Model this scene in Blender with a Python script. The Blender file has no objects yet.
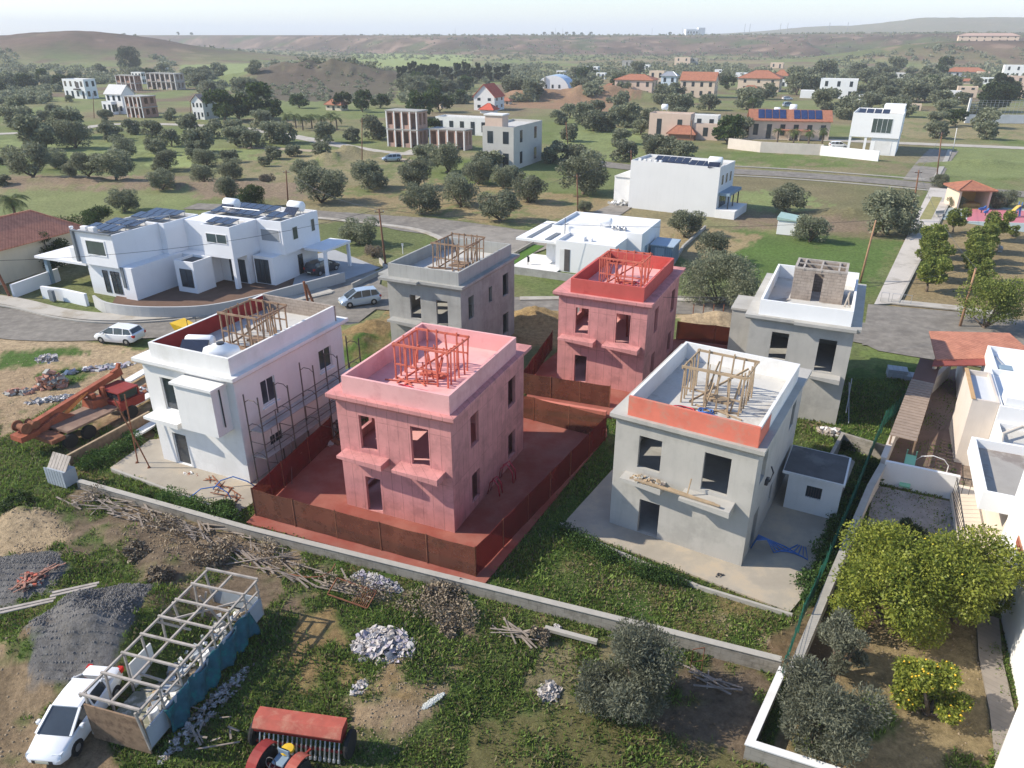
import bpy, math, random
import numpy as np
from mathutils import Vector, Matrix, noise as mnoise
random.seed(7); RNG=np.random.default_rng(7)
SC=bpy.context.scene; COL=SC.collection
F=740.; PITCH=math.atan(349/740.); CH=24.
def G(px,py,z=0.):
    a=(px-512)/F; b=(384-py)/F
    d=(a, math.cos(PITCH)+b*math.sin(PITCH), -math.sin(PITCH)+b*math.cos(PITCH))
    t=(z-CH)/d[2]
    return (d[0]*t,d[1]*t)
def edge(a,b,z=0.):
    A=G(*a,z);B=G(*b,z); return A, math.atan2(B[1]-A[1],B[0]-A[0]), math.hypot(B[0]-A[0],B[1]-A[1])
# ---------------- camera
cd=bpy.data.cameras.new('camera'); cam=bpy.data.objects.new('camera',cd); COL.objects.link(cam)
cd.sensor_fit='HORIZONTAL'; cd.sensor_width=36; cd.lens=36*F/1024; cd.clip_start=.5; cd.clip_end=30000
cam.location=(0,0,CH); cam.rotation_euler=(math.radians(90)-PITCH,0,0); SC.camera=cam
# ---------------- light
SUN_AZ=math.radians(-3); SUN_EL=math.radians(36)   # direction of travel of the light, elevation
w=bpy.data.worlds.new('World'); SC.world=w; w.use_nodes=True
nt=w.node_tree; nt.nodes.clear()
sky=nt.nodes.new('ShaderNodeTexSky'); sky.sky_type='NISHITA'; sky.sun_disc=False
sky.sun_elevation=SUN_EL
sx,sy=-math.cos(SUN_AZ),-math.sin(SUN_AZ)
sky.sun_rotation=math.atan2(sx,sy)
sky.air_density=1.0; sky.dust_density=.35; sky.ozone_density=1.5
bg=nt.nodes.new('ShaderNodeBackground'); bg.inputs['Strength'].default_value=.138
ow=nt.nodes.new('ShaderNodeOutputWorld'); tint=nt.nodes.new('ShaderNodeMix'); tint.data_type='RGBA'; tint.blend_type='MULTIPLY'; tint.inputs[0].default_value=1; tint.inputs[7].default_value=(.87,.91,1.0,1); nt.links.new(sky.outputs[0],tint.inputs[6]); nt.links.new(tint.outputs[2],bg.inputs[0]); nt.links.new(bg.outputs[0],ow.inputs[0])
sd=bpy.data.lights.new('sun','SUN'); sd.energy=4.2; sd.angle=math.radians(.5); sd.color=(1,.91,.77)
so=bpy.data.objects.new('sun',sd); COL.objects.link(so)
dv=Vector((math.cos(SUN_AZ)*math.cos(SUN_EL),math.sin(SUN_AZ)*math.cos(SUN_EL),-math.sin(SUN_EL)))
so.rotation_euler=dv.to_track_quat('-Z','Y').to_euler(); so.location=(0,0,80)
vs=SC.view_settings; vs.view_transform='Standard'; vs.look='None'; vs.gamma=1; vs.exposure=0.66; vs.use_curve_mapping=False
SC.cycles.max_bounces=6; SC.cycles.diffuse_bounces=3; SC.cycles.transparent_max_bounces=12; SC.cycles.volume_bounces=1
# ---------------- materials
MATS={}
def mat(name,col,rough=.85,var=.12,scale=1.5,bump=.0,bscale=30,col2=None,streak=0,panel=None,metal=0,c2scale=.6,c2w=(.5,.62),spec=.3,coat=0):
    """procedural paint / stone / metal: base colour varied by two noises, a second colour in patches, rain streaks, panel joints"""
    if name in MATS: return MATS[name]
    m=bpy.data.materials.new(name); MATS[name]=m; m.use_nodes=True; t=m.node_tree; N=t.nodes; L=t.links
    p=N['Principled BSDF']; p.inputs['Roughness'].default_value=rough; p.inputs['Metallic'].default_value=metal
    p.inputs['Specular IOR Level'].default_value=spec
    if coat: p.inputs['Coat Weight'].default_value=coat; p.inputs['Coat Roughness'].default_value=.08
    tc=N.new('ShaderNodeTexCoord')
    def noise(sc,det=6,vec=None,r=.6):
        n=N.new('ShaderNodeTexNoise'); n.inputs['Scale'].default_value=sc; n.inputs['Detail'].default_value=det; n.inputs['Roughness'].default_value=r
        L.new(vec or tc.outputs['Object'],n.inputs['Vector']); return n.outputs['Fac']
    def mr(x,a,b,c,d):
        q=N.new('ShaderNodeMapRange'); q.inputs[1].default_value=a;q.inputs[2].default_value=b;q.inputs[3].default_value=c;q.inputs[4].default_value=d
        L.new(x,q.inputs[0]); return q.outputs[0]
    def mix(f,a,b,mode='MIX'):
        q=N.new('ShaderNodeMix'); q.data_type='RGBA'; q.blend_type=mode
        for i,v in ((0,f),(6,a),(7,b)):
            if hasattr(v,'links') or hasattr(v,'is_linked'): L.new(v,q.inputs[i])
            elif i==0: q.inputs[i].default_value=v
            else: q.inputs[i].default_value=(*v,1)
        return q.outputs[2]
    c=tuple(col); lo=tuple(x*(1-var) for x in c); hi=tuple(min(1,x*(1+var)) for x in c)
    out=mix(mr(noise(scale),.3,.7,0,1),lo,hi)
    if col2 is not None: out=mix(mr(noise(c2scale,8,r=.7),c2w[0],c2w[1],0,1),out,tuple(col2))
    if streak:
        mp=N.new('ShaderNodeMapping'); mp.inputs['Scale'].default_value=(1,1,.13); L.new(tc.outputs['Object'],mp.inputs[0])
        f=mr(noise(2.6,8,mp.outputs[0],.7),.5,.75,0,streak); out=mix(f,out,tuple(x*.55 for x in c))
    if panel:
        sp=N.new('ShaderNodeSeparateXYZ'); L.new(tc.outputs['Object'],sp.inputs[0])
        ad=N.new('ShaderNodeMath'); ad.operation='ADD'; L.new(sp.outputs[0],ad.inputs[0]); L.new(sp.outputs[1],ad.inputs[1])
        cb=N.new('ShaderNodeCombineXYZ'); L.new(ad.outputs[0],cb.inputs[0]); L.new(sp.outputs[2],cb.inputs[1])
        br=N.new('ShaderNodeTexBrick'); br.offset=0; L.new(cb.outputs[0],br.inputs['Vector'])
        br.inputs['Scale'].default_value=1; br.inputs['Brick Width'].default_value=panel[0]; br.inputs['Row Height'].default_value=panel[1]
        br.inputs['Mortar Size'].default_value=panel[2]; br.inputs['Mortar Smooth'].default_value=.6
        k=panel[3] if len(panel)>3 else .35
        br.inputs['Color1'].default_value=(0,0,0,1);br.inputs['Color2'].default_value=(.12,.12,.12,1);br.inputs['Mortar'].default_value=(1,1,1,1)
        if len(panel)>4: br.offset=panel[4]
        q=N.new('ShaderNodeMath'); q.operation='MULTIPLY'; L.new(br.outputs['Color'],q.inputs[0]); L.new(mr(noise(1.3,3),.35,.6,.15,k),q.inputs[1])
        out=mix(q.outputs[0],out,tuple(x*.35 for x in c))
    L.new(out,p.inputs['Base Color'])
    if bump:
        b=N.new('ShaderNodeBump'); b.inputs['Strength'].default_value=bump; b.inputs['Distance'].default_value=.02
        L.new(noise(bscale,5),b.inputs['Height']); L.new(b.outputs[0],p.inputs['Normal'])
    return m
def glass(name='window_glass',col=(.03,.04,.05)):
    if name in MATS: return MATS[name]
    m=mat(name,col,.12,.3,.8,spec=.8); return m
# ---------------- mesh builder
class MB:
    def __init__(s): s.v=[]; s.f=[]; s.m=[]; s.mi=0; s.M=None
    def add(s,vs,fs):
        n=len(s.v)
        if s.M is not None: vs=[tuple(s.M@Vector(v)) for v in vs]
        s.v+=[tuple(v) for v in vs]; s.f+=[tuple(i+n for i in f) for f in fs]; s.m+=[s.mi]*len(fs); return s
    def box(s,x0,x1,y0,y1,z0,z1):
        v=[(x,y,z) for z in (z0,z1) for y in (y0,y1) for x in (x0,x1)]
        return s.add(v,[(0,2,3,1),(4,5,7,6),(0,1,5,4),(2,6,7,3),(0,4,6,2),(1,3,7,5)])
    def cham(s,x0,x1,y0,y1,z0,z1,c):
        """box with chamfered top edges and vertical corners"""
        def ring(i,z): return [(x0+i+c,y0+i,z),(x1-i-c,y0+i,z),(x1-i,y0+i+c,z),(x1-i,y1-i-c,z),(x1-i-c,y1-i,z),(x0+i+c,y1-i,z),(x0+i,y1-i-c,z),(x0+i,y0+i+c,z)]
        return s.loft([ring(0,z0),ring(0,z1-c),ring(c,z1)])
    def loft(s,rings,cap=True):
        n=len(rings[0]); v=[p for r in rings for p in r]; f=[]
        for k in range(len(rings)-1):
            for i in range(n): j=(i+1)%n; f.append((k*n+i,k*n+j,(k+1)*n+j,(k+1)*n+i))
        if cap: f.append(tuple(reversed(range(n)))); f.append(tuple(range((len(rings)-1)*n,len(rings)*n)))
        return s.add(v,f)
    def prism(s,poly,z0,z1): return s.loft([[(x,y,z0) for x,y in poly],[(x,y,z1) for x,y in poly]])
    def bar(s,a,b,w=.05,h=None,up=(0,0,1)):
        h=h or w; a=Vector(a);b=Vector(b);d=(b-a)
        if d.length<1e-5: return s
        d.normalize(); u=Vector(up)
        if abs(d.dot(u))>.98: u=Vector((1,0,0))
        r=d.cross(u).normalized(); u=r.cross(d)
        R=lambda c:[tuple(c+r*(i*w/2)+u*(j*h/2)) for i,j in ((-1,-1),(1,-1),(1,1),(-1,1))]
        return s.loft([R(a),R(b)])
    def tube(s,pts,r,n=8,cap=True):
        pts=[Vector(p) for p in pts]; rr=r if isinstance(r,(list,tuple)) else [r]*len(pts); rings=[]
        for i,p in enumerate(pts):
            d=(pts[min(i+1,len(pts)-1)]-pts[max(i-1,0)]).normalized()
            u=Vector((0,0,1)) if abs(d.z)<.95 else Vector((1,0,0))
            a=d.cross(u).normalized(); b=a.cross(d)
            rings.append([tuple(p+a*rr[i]*math.cos(2*math.pi*k/n)+b*rr[i]*math.sin(2*math.pi*k/n)) for k in range(n)])
        return s.loft(rings,cap)
    def lathe(s,c,prof,n=16,axis='z'):
        rings=[]
        for r,h in prof:
            ring=[]
            for k in range(n):
                a=2*math.pi*k/n; x,y=r*math.cos(a),r*math.sin(a)
                q={'z':(x,y,h),'x':(h,x,y),'y':(y,h,x)}[axis]; ring.append((c[0]+q[0],c[1]+q[1],c[2]+q[2]))
            rings.append(ring)
        return s.loft(rings)
    def quad(s,*p): return s.add(p,[tuple(range(len(p)))])
    def build(s,name,m,parent=None,smooth=False,loc=None,rz=0):
        me=bpy.data.meshes.new(name); me.from_pydata(s.v,[],s.f)
        for x in (m if isinstance(m,(list,tuple)) else [m]): me.materials.append(x)
        if any(s.m): me.polygons.foreach_set('material_index',s.m)
        if smooth: me.polygons.foreach_set('use_smooth',[True]*len(s.f))
        me.update(); o=bpy.data.objects.new(name,me); COL.objects.link(o)
        if parent is not None: o.parent=parent
        if loc is not None: o.location=loc; o.rotation_euler=(0,0,rz)
        return o
def tag(o,label=None,cat=None,group=None,kind=None):
    if label: o['label']=label
    if cat: o['category']=cat
    if group: o['group']=group
    if kind: o['kind']=kind
    return o
def thing(name,label,cat,loc=(0,0,0),rz=0,group=None):
    o=bpy.data.objects.new(name,None); COL.objects.link(o); o.empty_display_size=.5
    o.location=loc if len(loc)==3 else (*loc,0); o.rotation_euler=(0,0,rz); return tag(o,label,cat,group)
def copy_tree(o,parent=None,loc=None,rz=None,label=None,group=None,scale=None):
    c=o.copy(); COL.objects.link(c)
    if parent is not None: c.parent=parent
    if loc is not None: c.location=loc if len(loc)==3 else (*loc,0)
    if rz is not None: c.rotation_euler=(0,0,rz)
    if scale is not None: c.scale=scale if isinstance(scale,(tuple,list)) else (scale,)*3
    if label: c['label']=label
    if group: c['group']=group
    for ch in list(KIDS(o)): copy_tree(ch,c)
    return c
def KIDS(o): return [x for x in COL.objects if x.parent is o] if False else list(o.children)
def wall(mb,o,u,n,x0,x1,z0,z1,ops,t=.2):
    """upright wall with real openings. o: origin, u: unit vector along, n: unit INWARD vector; ops: (x0,x1,z0,z1)"""
    xs=sorted({x0,x1,*[a for q in ops for a in q[:2] if x0<a<x1]}); zs=sorted({z0,z1,*[a for q in ops for a in q[2:4] if z0<a<z1]})
    def solid(i,j):
        if not(0<=i<len(xs)-1 and 0<=j<len(zs)-1): return False
        cx=(xs[i]+xs[i+1])/2; cz=(zs[j]+zs[j+1])/2
        return not any(a<cx<b and c<cz<d for a,b,c,d in [q[:4] for q in ops])
    P=lambda x,z,k:(o[0]+u[0]*x+n[0]*k,o[1]+u[1]*x+n[1]*k,z)
    for i in range(len(xs)-1):
        for j in range(len(zs)-1):
            if not solid(i,j): continue
            a,b,c,d=xs[i],xs[i+1],zs[j],zs[j+1]
            mb.quad(P(a,c,0),P(b,c,0),P(b,d,0),P(a,d,0)); mb.quad(P(a,d,t),P(b,d,t),P(b,c,t),P(a,c,t))
            if not solid(i-1,j): mb.quad(P(a,c,t),P(a,c,0),P(a,d,0),P(a,d,t))
            if not solid(i+1,j): mb.quad(P(b,c,0),P(b,c,t),P(b,d,t),P(b,d,0))
            if not solid(i,j-1): mb.quad(P(a,c,0),P(a,c,t),P(b,c,t),P(b,c,0))
            if not solid(i,j+1): mb.quad(P(a,d,0),P(b,d,0),P(b,d,t),P(a,d,t))
# ======================= the ground: one sheet, zones given by outline, heights by hills and mounds
def fbm(x,y,s,o=4,seed=0):
    """cheap value noise on arrays"""
    r=np.zeros_like(x); amp=1; tot=0
    for k in range(o):
        xs=x/s+seed*17.3+k*5.1; ys=y/s-seed*9.7+k*3.3
        xi=np.floor(xs); yi=np.floor(ys); fx=xs-xi; fy=ys-yi; fx=fx*fx*(3-2*fx); fy=fy*fy*(3-2*fy)
        def h(a,b): v=np.sin(a*127.1+b*311.7+k*13.7)*43758.5453; return v-np.floor(v)
        v=(h(xi,yi)*(1-fx)+h(xi+1,yi)*fx)*(1-fy)+(h(xi,yi+1)*(1-fx)+h(xi+1,yi+1)*fx)*fy
        r+=v*amp; tot+=amp; amp*=.5; s=s/2
    return r/tot
ys=[6.]
while ys[-1]<14000: ys.append(ys[-1]+ .0095*(ys[-1]+6))
ys=[-80,-50,-30,-15,-6,0,3]+ys; ys=np.array(ys); NX=560
ts=np.linspace(-1,1,NX)
Y=np.repeat(ys[:,None],NX,1); X=ts[None,:]*(np.maximum(Y,0)*.86+17)
X[:7]=ts[None,:]*np.array([90,70,50,35,25,22,21])[:,None]
def inpoly(X,Y,poly):
    r=np.zeros(X.shape,bool); n=len(poly)
    x0=min(p[0] for p in poly)-1;x1=max(p[0] for p in poly)+1;y0=min(p[1] for p in poly)-1;y1=max(p[1] for p in poly)+1
    m=(X>x0)&(X<x1)&(Y>y0)&(Y<y1); xx=X[m];yy=Y[m]; q=np.zeros(xx.shape,bool)
    for i in range(n):
        ax,ay=poly[i];bx,by=poly[(i+1)%n]
        if ay==by: continue
        q^=((ay>yy)!=(by>yy))&(xx<(bx-ax)*(yy-ay)/(by-ay)+ax)
    r[m]=q; return r
gp=lambda *pts:[G(*p) for p in pts]
dist=np.hypot(X,Y)
wa=2.6*np.minimum(4,dist/70+.6); wx=X+(fbm(X,Y,3.5,5,1)-.5)*wa; wy=Y+(fbm(X,Y,3.5,5,2)-.5)*wa
GRASS=np.array((.09,.118,.036)); LUSH=np.array((.065,.115,.026)); DRY=np.array((.22,.19,.105)); STRAW=np.array((.27,.21,.115)); DIRT=np.array((.36,.265,.165))
SAND=np.array((.46,.35,.22)); GRAVEL=np.array((.125,.12,.115)); SCRUB=np.array((.165,.125,.085)); FIELD=np.array((.15,.175,.07)); REDD=np.array((.30,.085,.045)); CONC=np.array((.36,.33,.28)); OCHRE=np.array((.30,.21,.10)); BROWN=np.array((.13,.085,.055)); YARD=np.array((.21,.165,.13))
n1=fbm(X,Y,5,5,3); n2=fbm(X,Y,22,5,4); n3=fbm(X,Y,1.2,3,5); n4=fbm(X,Y,90,5,6)
def L3(a,b,t): t=np.clip(t,0,1)[...,None]; return a*(1-t)+b*t
near=L3(L3(LUSH,GRASS,(n1-.35)*4),OCHRE*.75,(n2*.5+n3*.5-.56)*5)
near=L3(near,DIRT*.8,(n1*.6+n3*.4-.62)*7)
mid=L3(L3(FIELD,GRASS*1.3,(n1-.4)*4),DRY,(n2*.7+n1*.3-.46)*6)
col=L3(near,mid,(Y-48)/8)
far=L3(L3(FIELD*1.1,DRY,(n4-.45)*6),SCRUB,(n2-.5)*5)
col=L3(col,far,(Y-210)/90)
veg=np.where(Y<48,1.,.6)          # how much weed grows (also used to scatter tufts)
bumpy=np.ones_like(X)
n5=fbm(X,Y,.9,4,8)*.6+fbm(X,Y,2.8,3,18)*.4; n5=(n5-n5.mean())*1.5+.5
WARPS=[((fbm(X,Y,q,4,20+i)-.5)*am*np.minimum(5,dist/60+.5),(fbm(X,Y,q,4,30+i)-.5)*am*np.minimum(5,dist/60+.5)) for i,(q,am) in enumerate(((1.,1.2),(2.2,2.),(4.,3.2),(7.,3.5)))]
def zone(poly,c,v=0.,soft=True,bump=.3,amt=1.,mixn=None):
    s=sum(inpoly(X+a_[0],Y+a_[1],poly).astype(float) for a_ in WARPS)/len(WARPS)
    a=amt*np.clip((s+(n5-.5)*1.3-.5)*3+.5,0,1)*(s>0)
    if mixn is not None: a=a*np.clip((n1*.4+n5*.6-mixn)*7+.5,0,1)
    for k in range(3): col[...,k]=col[...,k]*(1-a)+c[k]*a
    veg[...]=veg*(1-a)+v*a; bumpy[...]=bumpy*(1-s)+bump*s
# construction terrace dirt left (behind the crane)
zone(gp((-30,318),(20,330),(150,352),(160,400),(130,440),(60,400),(0,440),(-30,440)),DIRT,.05,mixn=.32)
zone(gp((-10,325),(40,334),(150,350),(150,372),(60,352),(-10,350)),SAND*.85,0)
zone(gp((-10,352),(30,348),(75,345),(88,352),(30,366),(-10,368)),LUSH*1.1,1)
zone(gp((40,372),(85,364),(90,380),(60,388),(40,384)),LUSH,1)
zone(gp((60,440),(150,400),(160,430),(70,480)),BROWN*1.6,.3,mixn=.4)
zone(gp((0,440),(60,430),(70,500),(130,520),(0,520)),GRASS,1,amt=.7)
# earth strips between the plots, far side
zone(gp((318,345),(398,305),(400,345),(330,372)),OCHRE*.85,.3,mixn=.35)
zone(gp((330,350),(398,334),(392,362),(340,366)),LUSH*1.2,1,mixn=.45)
zone(gp((480,300),(560,300),(560,345),(500,345)),OCHRE,.15,mixn=.3)
zone(gp((676,300),(745,300),(740,345),(676,345)),SAND*.9,.1,mixn=.3)
zone(gp((676,305),(760,304),(760,312),(676,314)),SAND*.8,0)
# big meadow with piles left foreground
zone(gp((0,520),(60,515),(75,545),(20,560),(-10,560)),SAND*.8,.1,mixn=.3)
zone(gp((85,535),(150,530),(205,545),(215,590),(150,600),(130,560)),DIRT,.2,mixn=.45)
zone(gp((-20,560),(60,556),(75,580),(55,605),(-20,615)),GRAVEL*1.3,0,mixn=.1)
zone(gp((-60,645),(20,650),(60,690),(70,768),(60,860),(-120,860)),DIRT*.7,.1,mixn=.32)
zone(gp((30,680),(90,700),(140,830),(30,830)),DIRT*.75,.1,mixn=.35)
zone(gp((35,650),(110,603),(165,600),(140,655),(90,695),(40,690)),GRAVEL*1.35,0)
zone(gp((80,482),(250,535),(400,590),(480,612),(470,640),(380,600),(250,560),(120,520),(60,500)),SCRUB*1.3,.3,mixn=.42)
zone(gp((350,690),(430,640),(470,640),(440,700),(370,790),(330,760)),DIRT*.8,.3,mixn=.5)
zone(gp((540,640),(620,640),(600,720),(560,768),(500,768)),DRY*.8,.5,mixn=.5)
zone(gp((470,720),(620,690),(760,740),(760,860),(440,860)),np.array((.13,.12,.05)),.6,mixn=.42)
zone(gp((60,500),(240,560),(330,600),(250,640),(60,560)),SCRUB,.4,mixn=.47)
zone(gp((300,600),(450,640),(420,700),(280,690)),OCHRE*.8,.5,mixn=.55)
zone(gp((680,640),(775,680),(750,760),(640,720)),SCRUB*.9,.4,mixn=.42)
# lawn between wall and grey house
zone(gp((560,560),(660,570),(780,650),(700,640),(560,600)),SAND*.8,.5,mixn=.62)
zone(gp((485,585),(607,445),(612,470),(560,560),(530,590)),LUSH*.9,1)
# orchard right
zone(gp((770,770),(800,640),(880,560),(1000,640),(1010,860),(740,860)),STRAW*.95,.2,mixn=.36)
zone(gp((800,700),(900,690),(900,740),(800,760)),LUSH*.9,.8,amt=.8)
zone(gp((770,640),(860,560),(905,560),(880,620),(800,700)),BROWN,.3,amt=.8)
# dark garden right of house F4
zone(gp((850,370),(940,352),(885,450),(830,440)),LUSH*.9,1)
zone(gp((868,346),(940,352),(930,366),(866,368)),GRASS*1.6,1)
# fields middle distance
zone(gp((316,222),(400,220),(430,232),(420,250),(350,256),(320,250)),FIELD*.85,.8)
zone(gp((340,168),(620,200),(615,222),(560,228),(300,200),(290,185)),STRAW,.2,mixn=.42)
zone(gp((240,150),(400,150),(420,190),(240,190)),DRY*1.1,.3,mixn=.45)
zone(gp((0,175),(200,176),(330,190),(300,200),(0,190)),SCRUB*1.4,.3,mixn=.4)
zone(gp((0,190),(200,190),(180,215),(0,215)),FIELD*1.25,.6,amt=.8)
zone(gp((0,135),(380,130),(380,150),(0,152)),FIELD*1.1,.5,amt=.6)
zone(gp((0,140),(260,150),(260,160),(0,160)),FIELD*1.4,.5,mixn=.45)
zone(gp((150,155),(190,152),(200,165),(155,168)),FIELD*1.7,.6)
zone(gp((728,172),(930,182),(900,235),(880,250),(700,215)),DRY*.8,.3,amt=.75)
zone(gp((728,190),(800,190),(830,206),(790,214),(728,206)),FIELD*1.3,.7,mixn=.45)
zone(gp((735,230),(900,240),(870,290),(720,275)),LUSH*1.3,.9,amt=.75)
zone(gp((735,214),(880,222),(880,234),(735,228)),SCRUB*1.3,.2,mixn=.4)
zone(gp((530,214),(640,218),(760,236),(700,272),(650,235),(560,212)),STRAW*1.1,.1,mixn=.3)
zone(gp((728,150),(840,150),(900,168),(728,166)),GRASS*1.4,.5,mixn=.4)
zone(gp((942,145),(1100,148),(1100,180),(936,176)),FIELD*1.2,.6)
zone(gp((850,145),(935,145),(910,176),(850,168)),DRY*.9,.3,mixn=.42)
zone(gp((895,118),(1100,122),(1100,140),(895,138)),DRY*1.1,.3,mixn=.4)
zone(gp((560,130),(640,128),(640,160),(560,162)),FIELD*1.3,.6,mixn=.4)
zone(gp((500,95),(600,86),(640,100),(600,112),(500,106)),np.array((.27,.17,.105)),0,mixn=.3)
zone(gp((180,68),(260,66),(260,76),(180,80)),FIELD*1.5,.5)
zone(gp((350,53),(475,52),(470,66),(360,68)),FIELD*1.6,.5)
zone(gp((380,86),(420,86),(420,105),(370,103)),FIELD*1.2,.5)
zone(gp((255,72),(400,78),(395,103),(250,100)),np.array((.105,.085,.065)),0,amt=.9)
# the paved park and earth beds
zone(gp((0,668),(40,650),(48,655),(10,690),(-10,860),(-60,860),(-30,700)),DIRT*.5,.05,mixn=.4)
zone(gp((905,215),(1100,235),(1100,330),(960,318),(895,305)),STRAW*.95,.05,mixn=.2)
zone(gp((1000,350),(1060,350),(1060,500),(960,500)),YARD,0)
# --- heights
Z=-.05-.10*bumpy*fbm(X,Y,2.5,4,7)*np.clip(1.2-dist/300,0,1)
def mound(px,py,rx,ry,h,rough=.35,pw=2):
    cx,cy=G(px,py); d=np.exp(-((np.abs(X-cx)/rx)**pw+(np.abs(Y-cy)/ry)**pw)); Z[...]+=d*h*(1-rough+2*rough*fbm(X,Y,max(1.3,rx/7),4,9))
mound(92,655,3.6,1.8,1.9,.3); mound(135,618,3.2,1.6,1.5,.3); mound(30,583,3,1.8,1.0,.3)
mound(25,520,2.4,1.5,.7,.4); mound(110,535,2.2,1.1,.5,.4); mound(165,565,2.2,1.2,.7,.4)
mound(375,335,2.6,2.2,1.1,.5); mound(352,348,2.2,1.8,.8,.5); mound(535,320,2.8,1.6,1.2,.5); mound(715,322,3.2,1.3,1.1,.5)
mound(395,690,1.6,2.4,.35,.4)
mound(845,215,5,2.4,1.2,.5); mound(60,183,22,2,1,.5); mound(220,187,25,2,1,.5)
mound(350,155,5,3,2,.4); mound(330,160,4,3,1.6,.4)
mound(550,100,34,7,3.6,.5); mound(612,100,24,6,3.2,.5)
mound(320,82,48,28,11,.3); mound(980,165,8,3,1.2,.4)
az=X/np.maximum(Y,1.)    # bearing
def pxaz(px): return (px-512)/F*1.0/math.cos(PITCH)*.905   # bearing of a pixel near the horizon
def sm(a,b,v): t=np.clip((v-a)/(b-a),0,1); return t*t*(3-2*t)
rough1=(fbm(X,Y,160,5,11)-.5); ridge=1-np.abs(2*fbm(X,Y,240,5,12)-1)
# mesa behind the village: rises between 850 and 1250 m, its edge nearer on the right
edge0=900+fbm(X,Y,700,3,13)*260-sm(.1,.6,az)*260+sm(-.1,-.5,az)*700
mesa=sm(0,330,Y-edge0+rough1*130)
gully=sm(.55,.8,ridge)*sm(0,200,Y-edge0)*(1-sm(150,450,Y-edge0))
Z+=mesa*(23.5+sm(0.15,.5,az)*3)-gully*10+mesa*(1-mesa)*4*9*(np.abs(2*fbm(X,Y,110,4,51)-1)*1.6-.4)
hx,hy=-(.56)*760,790.
Z+=27*np.exp(-(((X-hx)/150)**2+((Y-hy)/110)**2)**.9)*(.85+.3*fbm(X,Y,70,4,14))
hx2,hy2=.63*760,760
Z+=20*np.exp(-(((X-hx2)/170)**2+((Y-hy2)/90)**2)**1.4)*(.85+.3*fbm(X,Y,60,4,15))
for px,d,h,wd in ((878,2600,30,260),(990,2400,34,330),(1100,2400,36,300),(800,3000,24,300)):
    a=pxaz(px); Z+=h*np.exp(-(((X-a*d)/wd)**2+((Y-d)/260)**2))*(.8+.4*fbm(X,Y,150,4,16))
hill=np.clip(mesa*14,0,1)
HB=np.array((.145,.10,.075)); HB2=np.array((.085,.062,.045)); HG=np.array((.085,.095,.045))
hn=fbm(X,Y,38,4,61); hc=L3(L3(HB,HB2,(n4*.4+hn*.6-.42)*6),HG,(fbm(X,Y,60,5,21)-.57)*7); hc=L3(hc,HB*1.7,(fbm(X,Y,26,3,62)-.62)*8)
plate=sm(60,250,Y-edge0-250)
hc=L3(hc,np.array((.16,.15,.08)),plate*.7)
for k in range(3): col[...,k]=col[...,k]*(1-hill)+hc[...,k]*hill
for hx_,hy_,rx,ry in ((hx,hy,230,150),(hx2,hy2,200,110)):
    a=np.clip(1.6-1.3*np.hypot((X-hx_)/rx,(Y-hy_)/ry),0,1)
    for k in range(3): col[...,k]=col[...,k]*(1-a)+hc[...,k]*a
# flatten under roads / pads handled by the -0.05 datum
V=np.stack([X,Y,Z],-1).reshape(-1,3); NR=len(ys)
idx=np.arange(NR*NX).reshape(NR,NX)
Fq=np.stack([idx[:-1,:-1],idx[:-1,1:],idx[1:,1:],idx[1:,:-1]],-1).reshape(-1,4)
me=bpy.data.meshes.new('ground'); me.vertices.add(len(V)); me.vertices.foreach_set('co',V.ravel().astype(np.float32))
me.loops.add(Fq.size); me.loops.foreach_set('vertex_index',Fq.ravel()); me.polygons.add(len(Fq)); me.polygons.foreach_set('loop_start',np.arange(len(Fq))*4)
me.polygons.foreach_set('use_smooth',np.ones(len(Fq),bool)); me.update(); me.validate()
ca=me.color_attributes.new('soil','FLOAT_COLOR','POINT'); ca.data.foreach_set('color',np.concatenate([col.reshape(-1,3),np.ones((len(V),1))],1).ravel().astype(np.float32))
def ground_h(x,y):
    j=np.searchsorted(ys,y)-1; j=max(0,min(NR-2,j)); row=X[j]; i=int(np.argmin(np.abs(row-x))); return float(Z[j,i])
m=bpy.data.materials.new('soil_and_grass'); m.use_nodes=True; t=m.node_tree; N=t.nodes; L=t.links; p=N['Principled BSDF']; p.inputs['Roughness'].default_value=.95; p.inputs['Specular IOR Level'].default_value=.1
at=N.new('ShaderNodeAttribute'); at.attribute_name='soil'; geo=N.new('ShaderNodeNewGeometry')
def nz(sc,det=8,r=.7):
    n=N.new('ShaderNodeTexNoise'); n.inputs['Scale'].default_value=sc; n.inputs['Detail'].default_value=det; n.inputs['Roughness'].default_value=r; L.new(geo.outputs['Position'],n.inputs['Vector']); return n.outputs['Fac']
def mr(x,a,b,c,d):
    q=N.new('ShaderNodeMapRange'); q.inputs[1].default_value=a;q.inputs[2].default_value=b;q.inputs[3].default_value=c;q.inputs[4].default_value=d; L.new(x,q.inputs[0]); return q.outputs[0]
v1=N.new('ShaderNodeVectorMath'); v1.operation='SCALE'; L.new(at.outputs['Color'],v1.inputs[0]); L.new(mr(nz(2.6,12,.8),.3,.7,.45,1.6),v1.inputs['Scale'])
v2=N.new('ShaderNodeVectorMath'); v2.operation='SCALE'; L.new(v1.outputs[0],v2.inputs[0]); L.new(mr(nz(.12,10,.75),.3,.7,.8,1.22),v2.inputs['Scale'])
v3=N.new('ShaderNodeMix'); v3.data_type='RGBA'; L.new(mr(nz(7,6,.85),.58,.66,0,.55),v3.inputs[0]); L.new(v2.outputs[0],v3.inputs[6]); v3.inputs[7].default_value=(.27,.21,.12,1)
L.new(v3.outputs[2],p.inputs['Base Color'])
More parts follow.
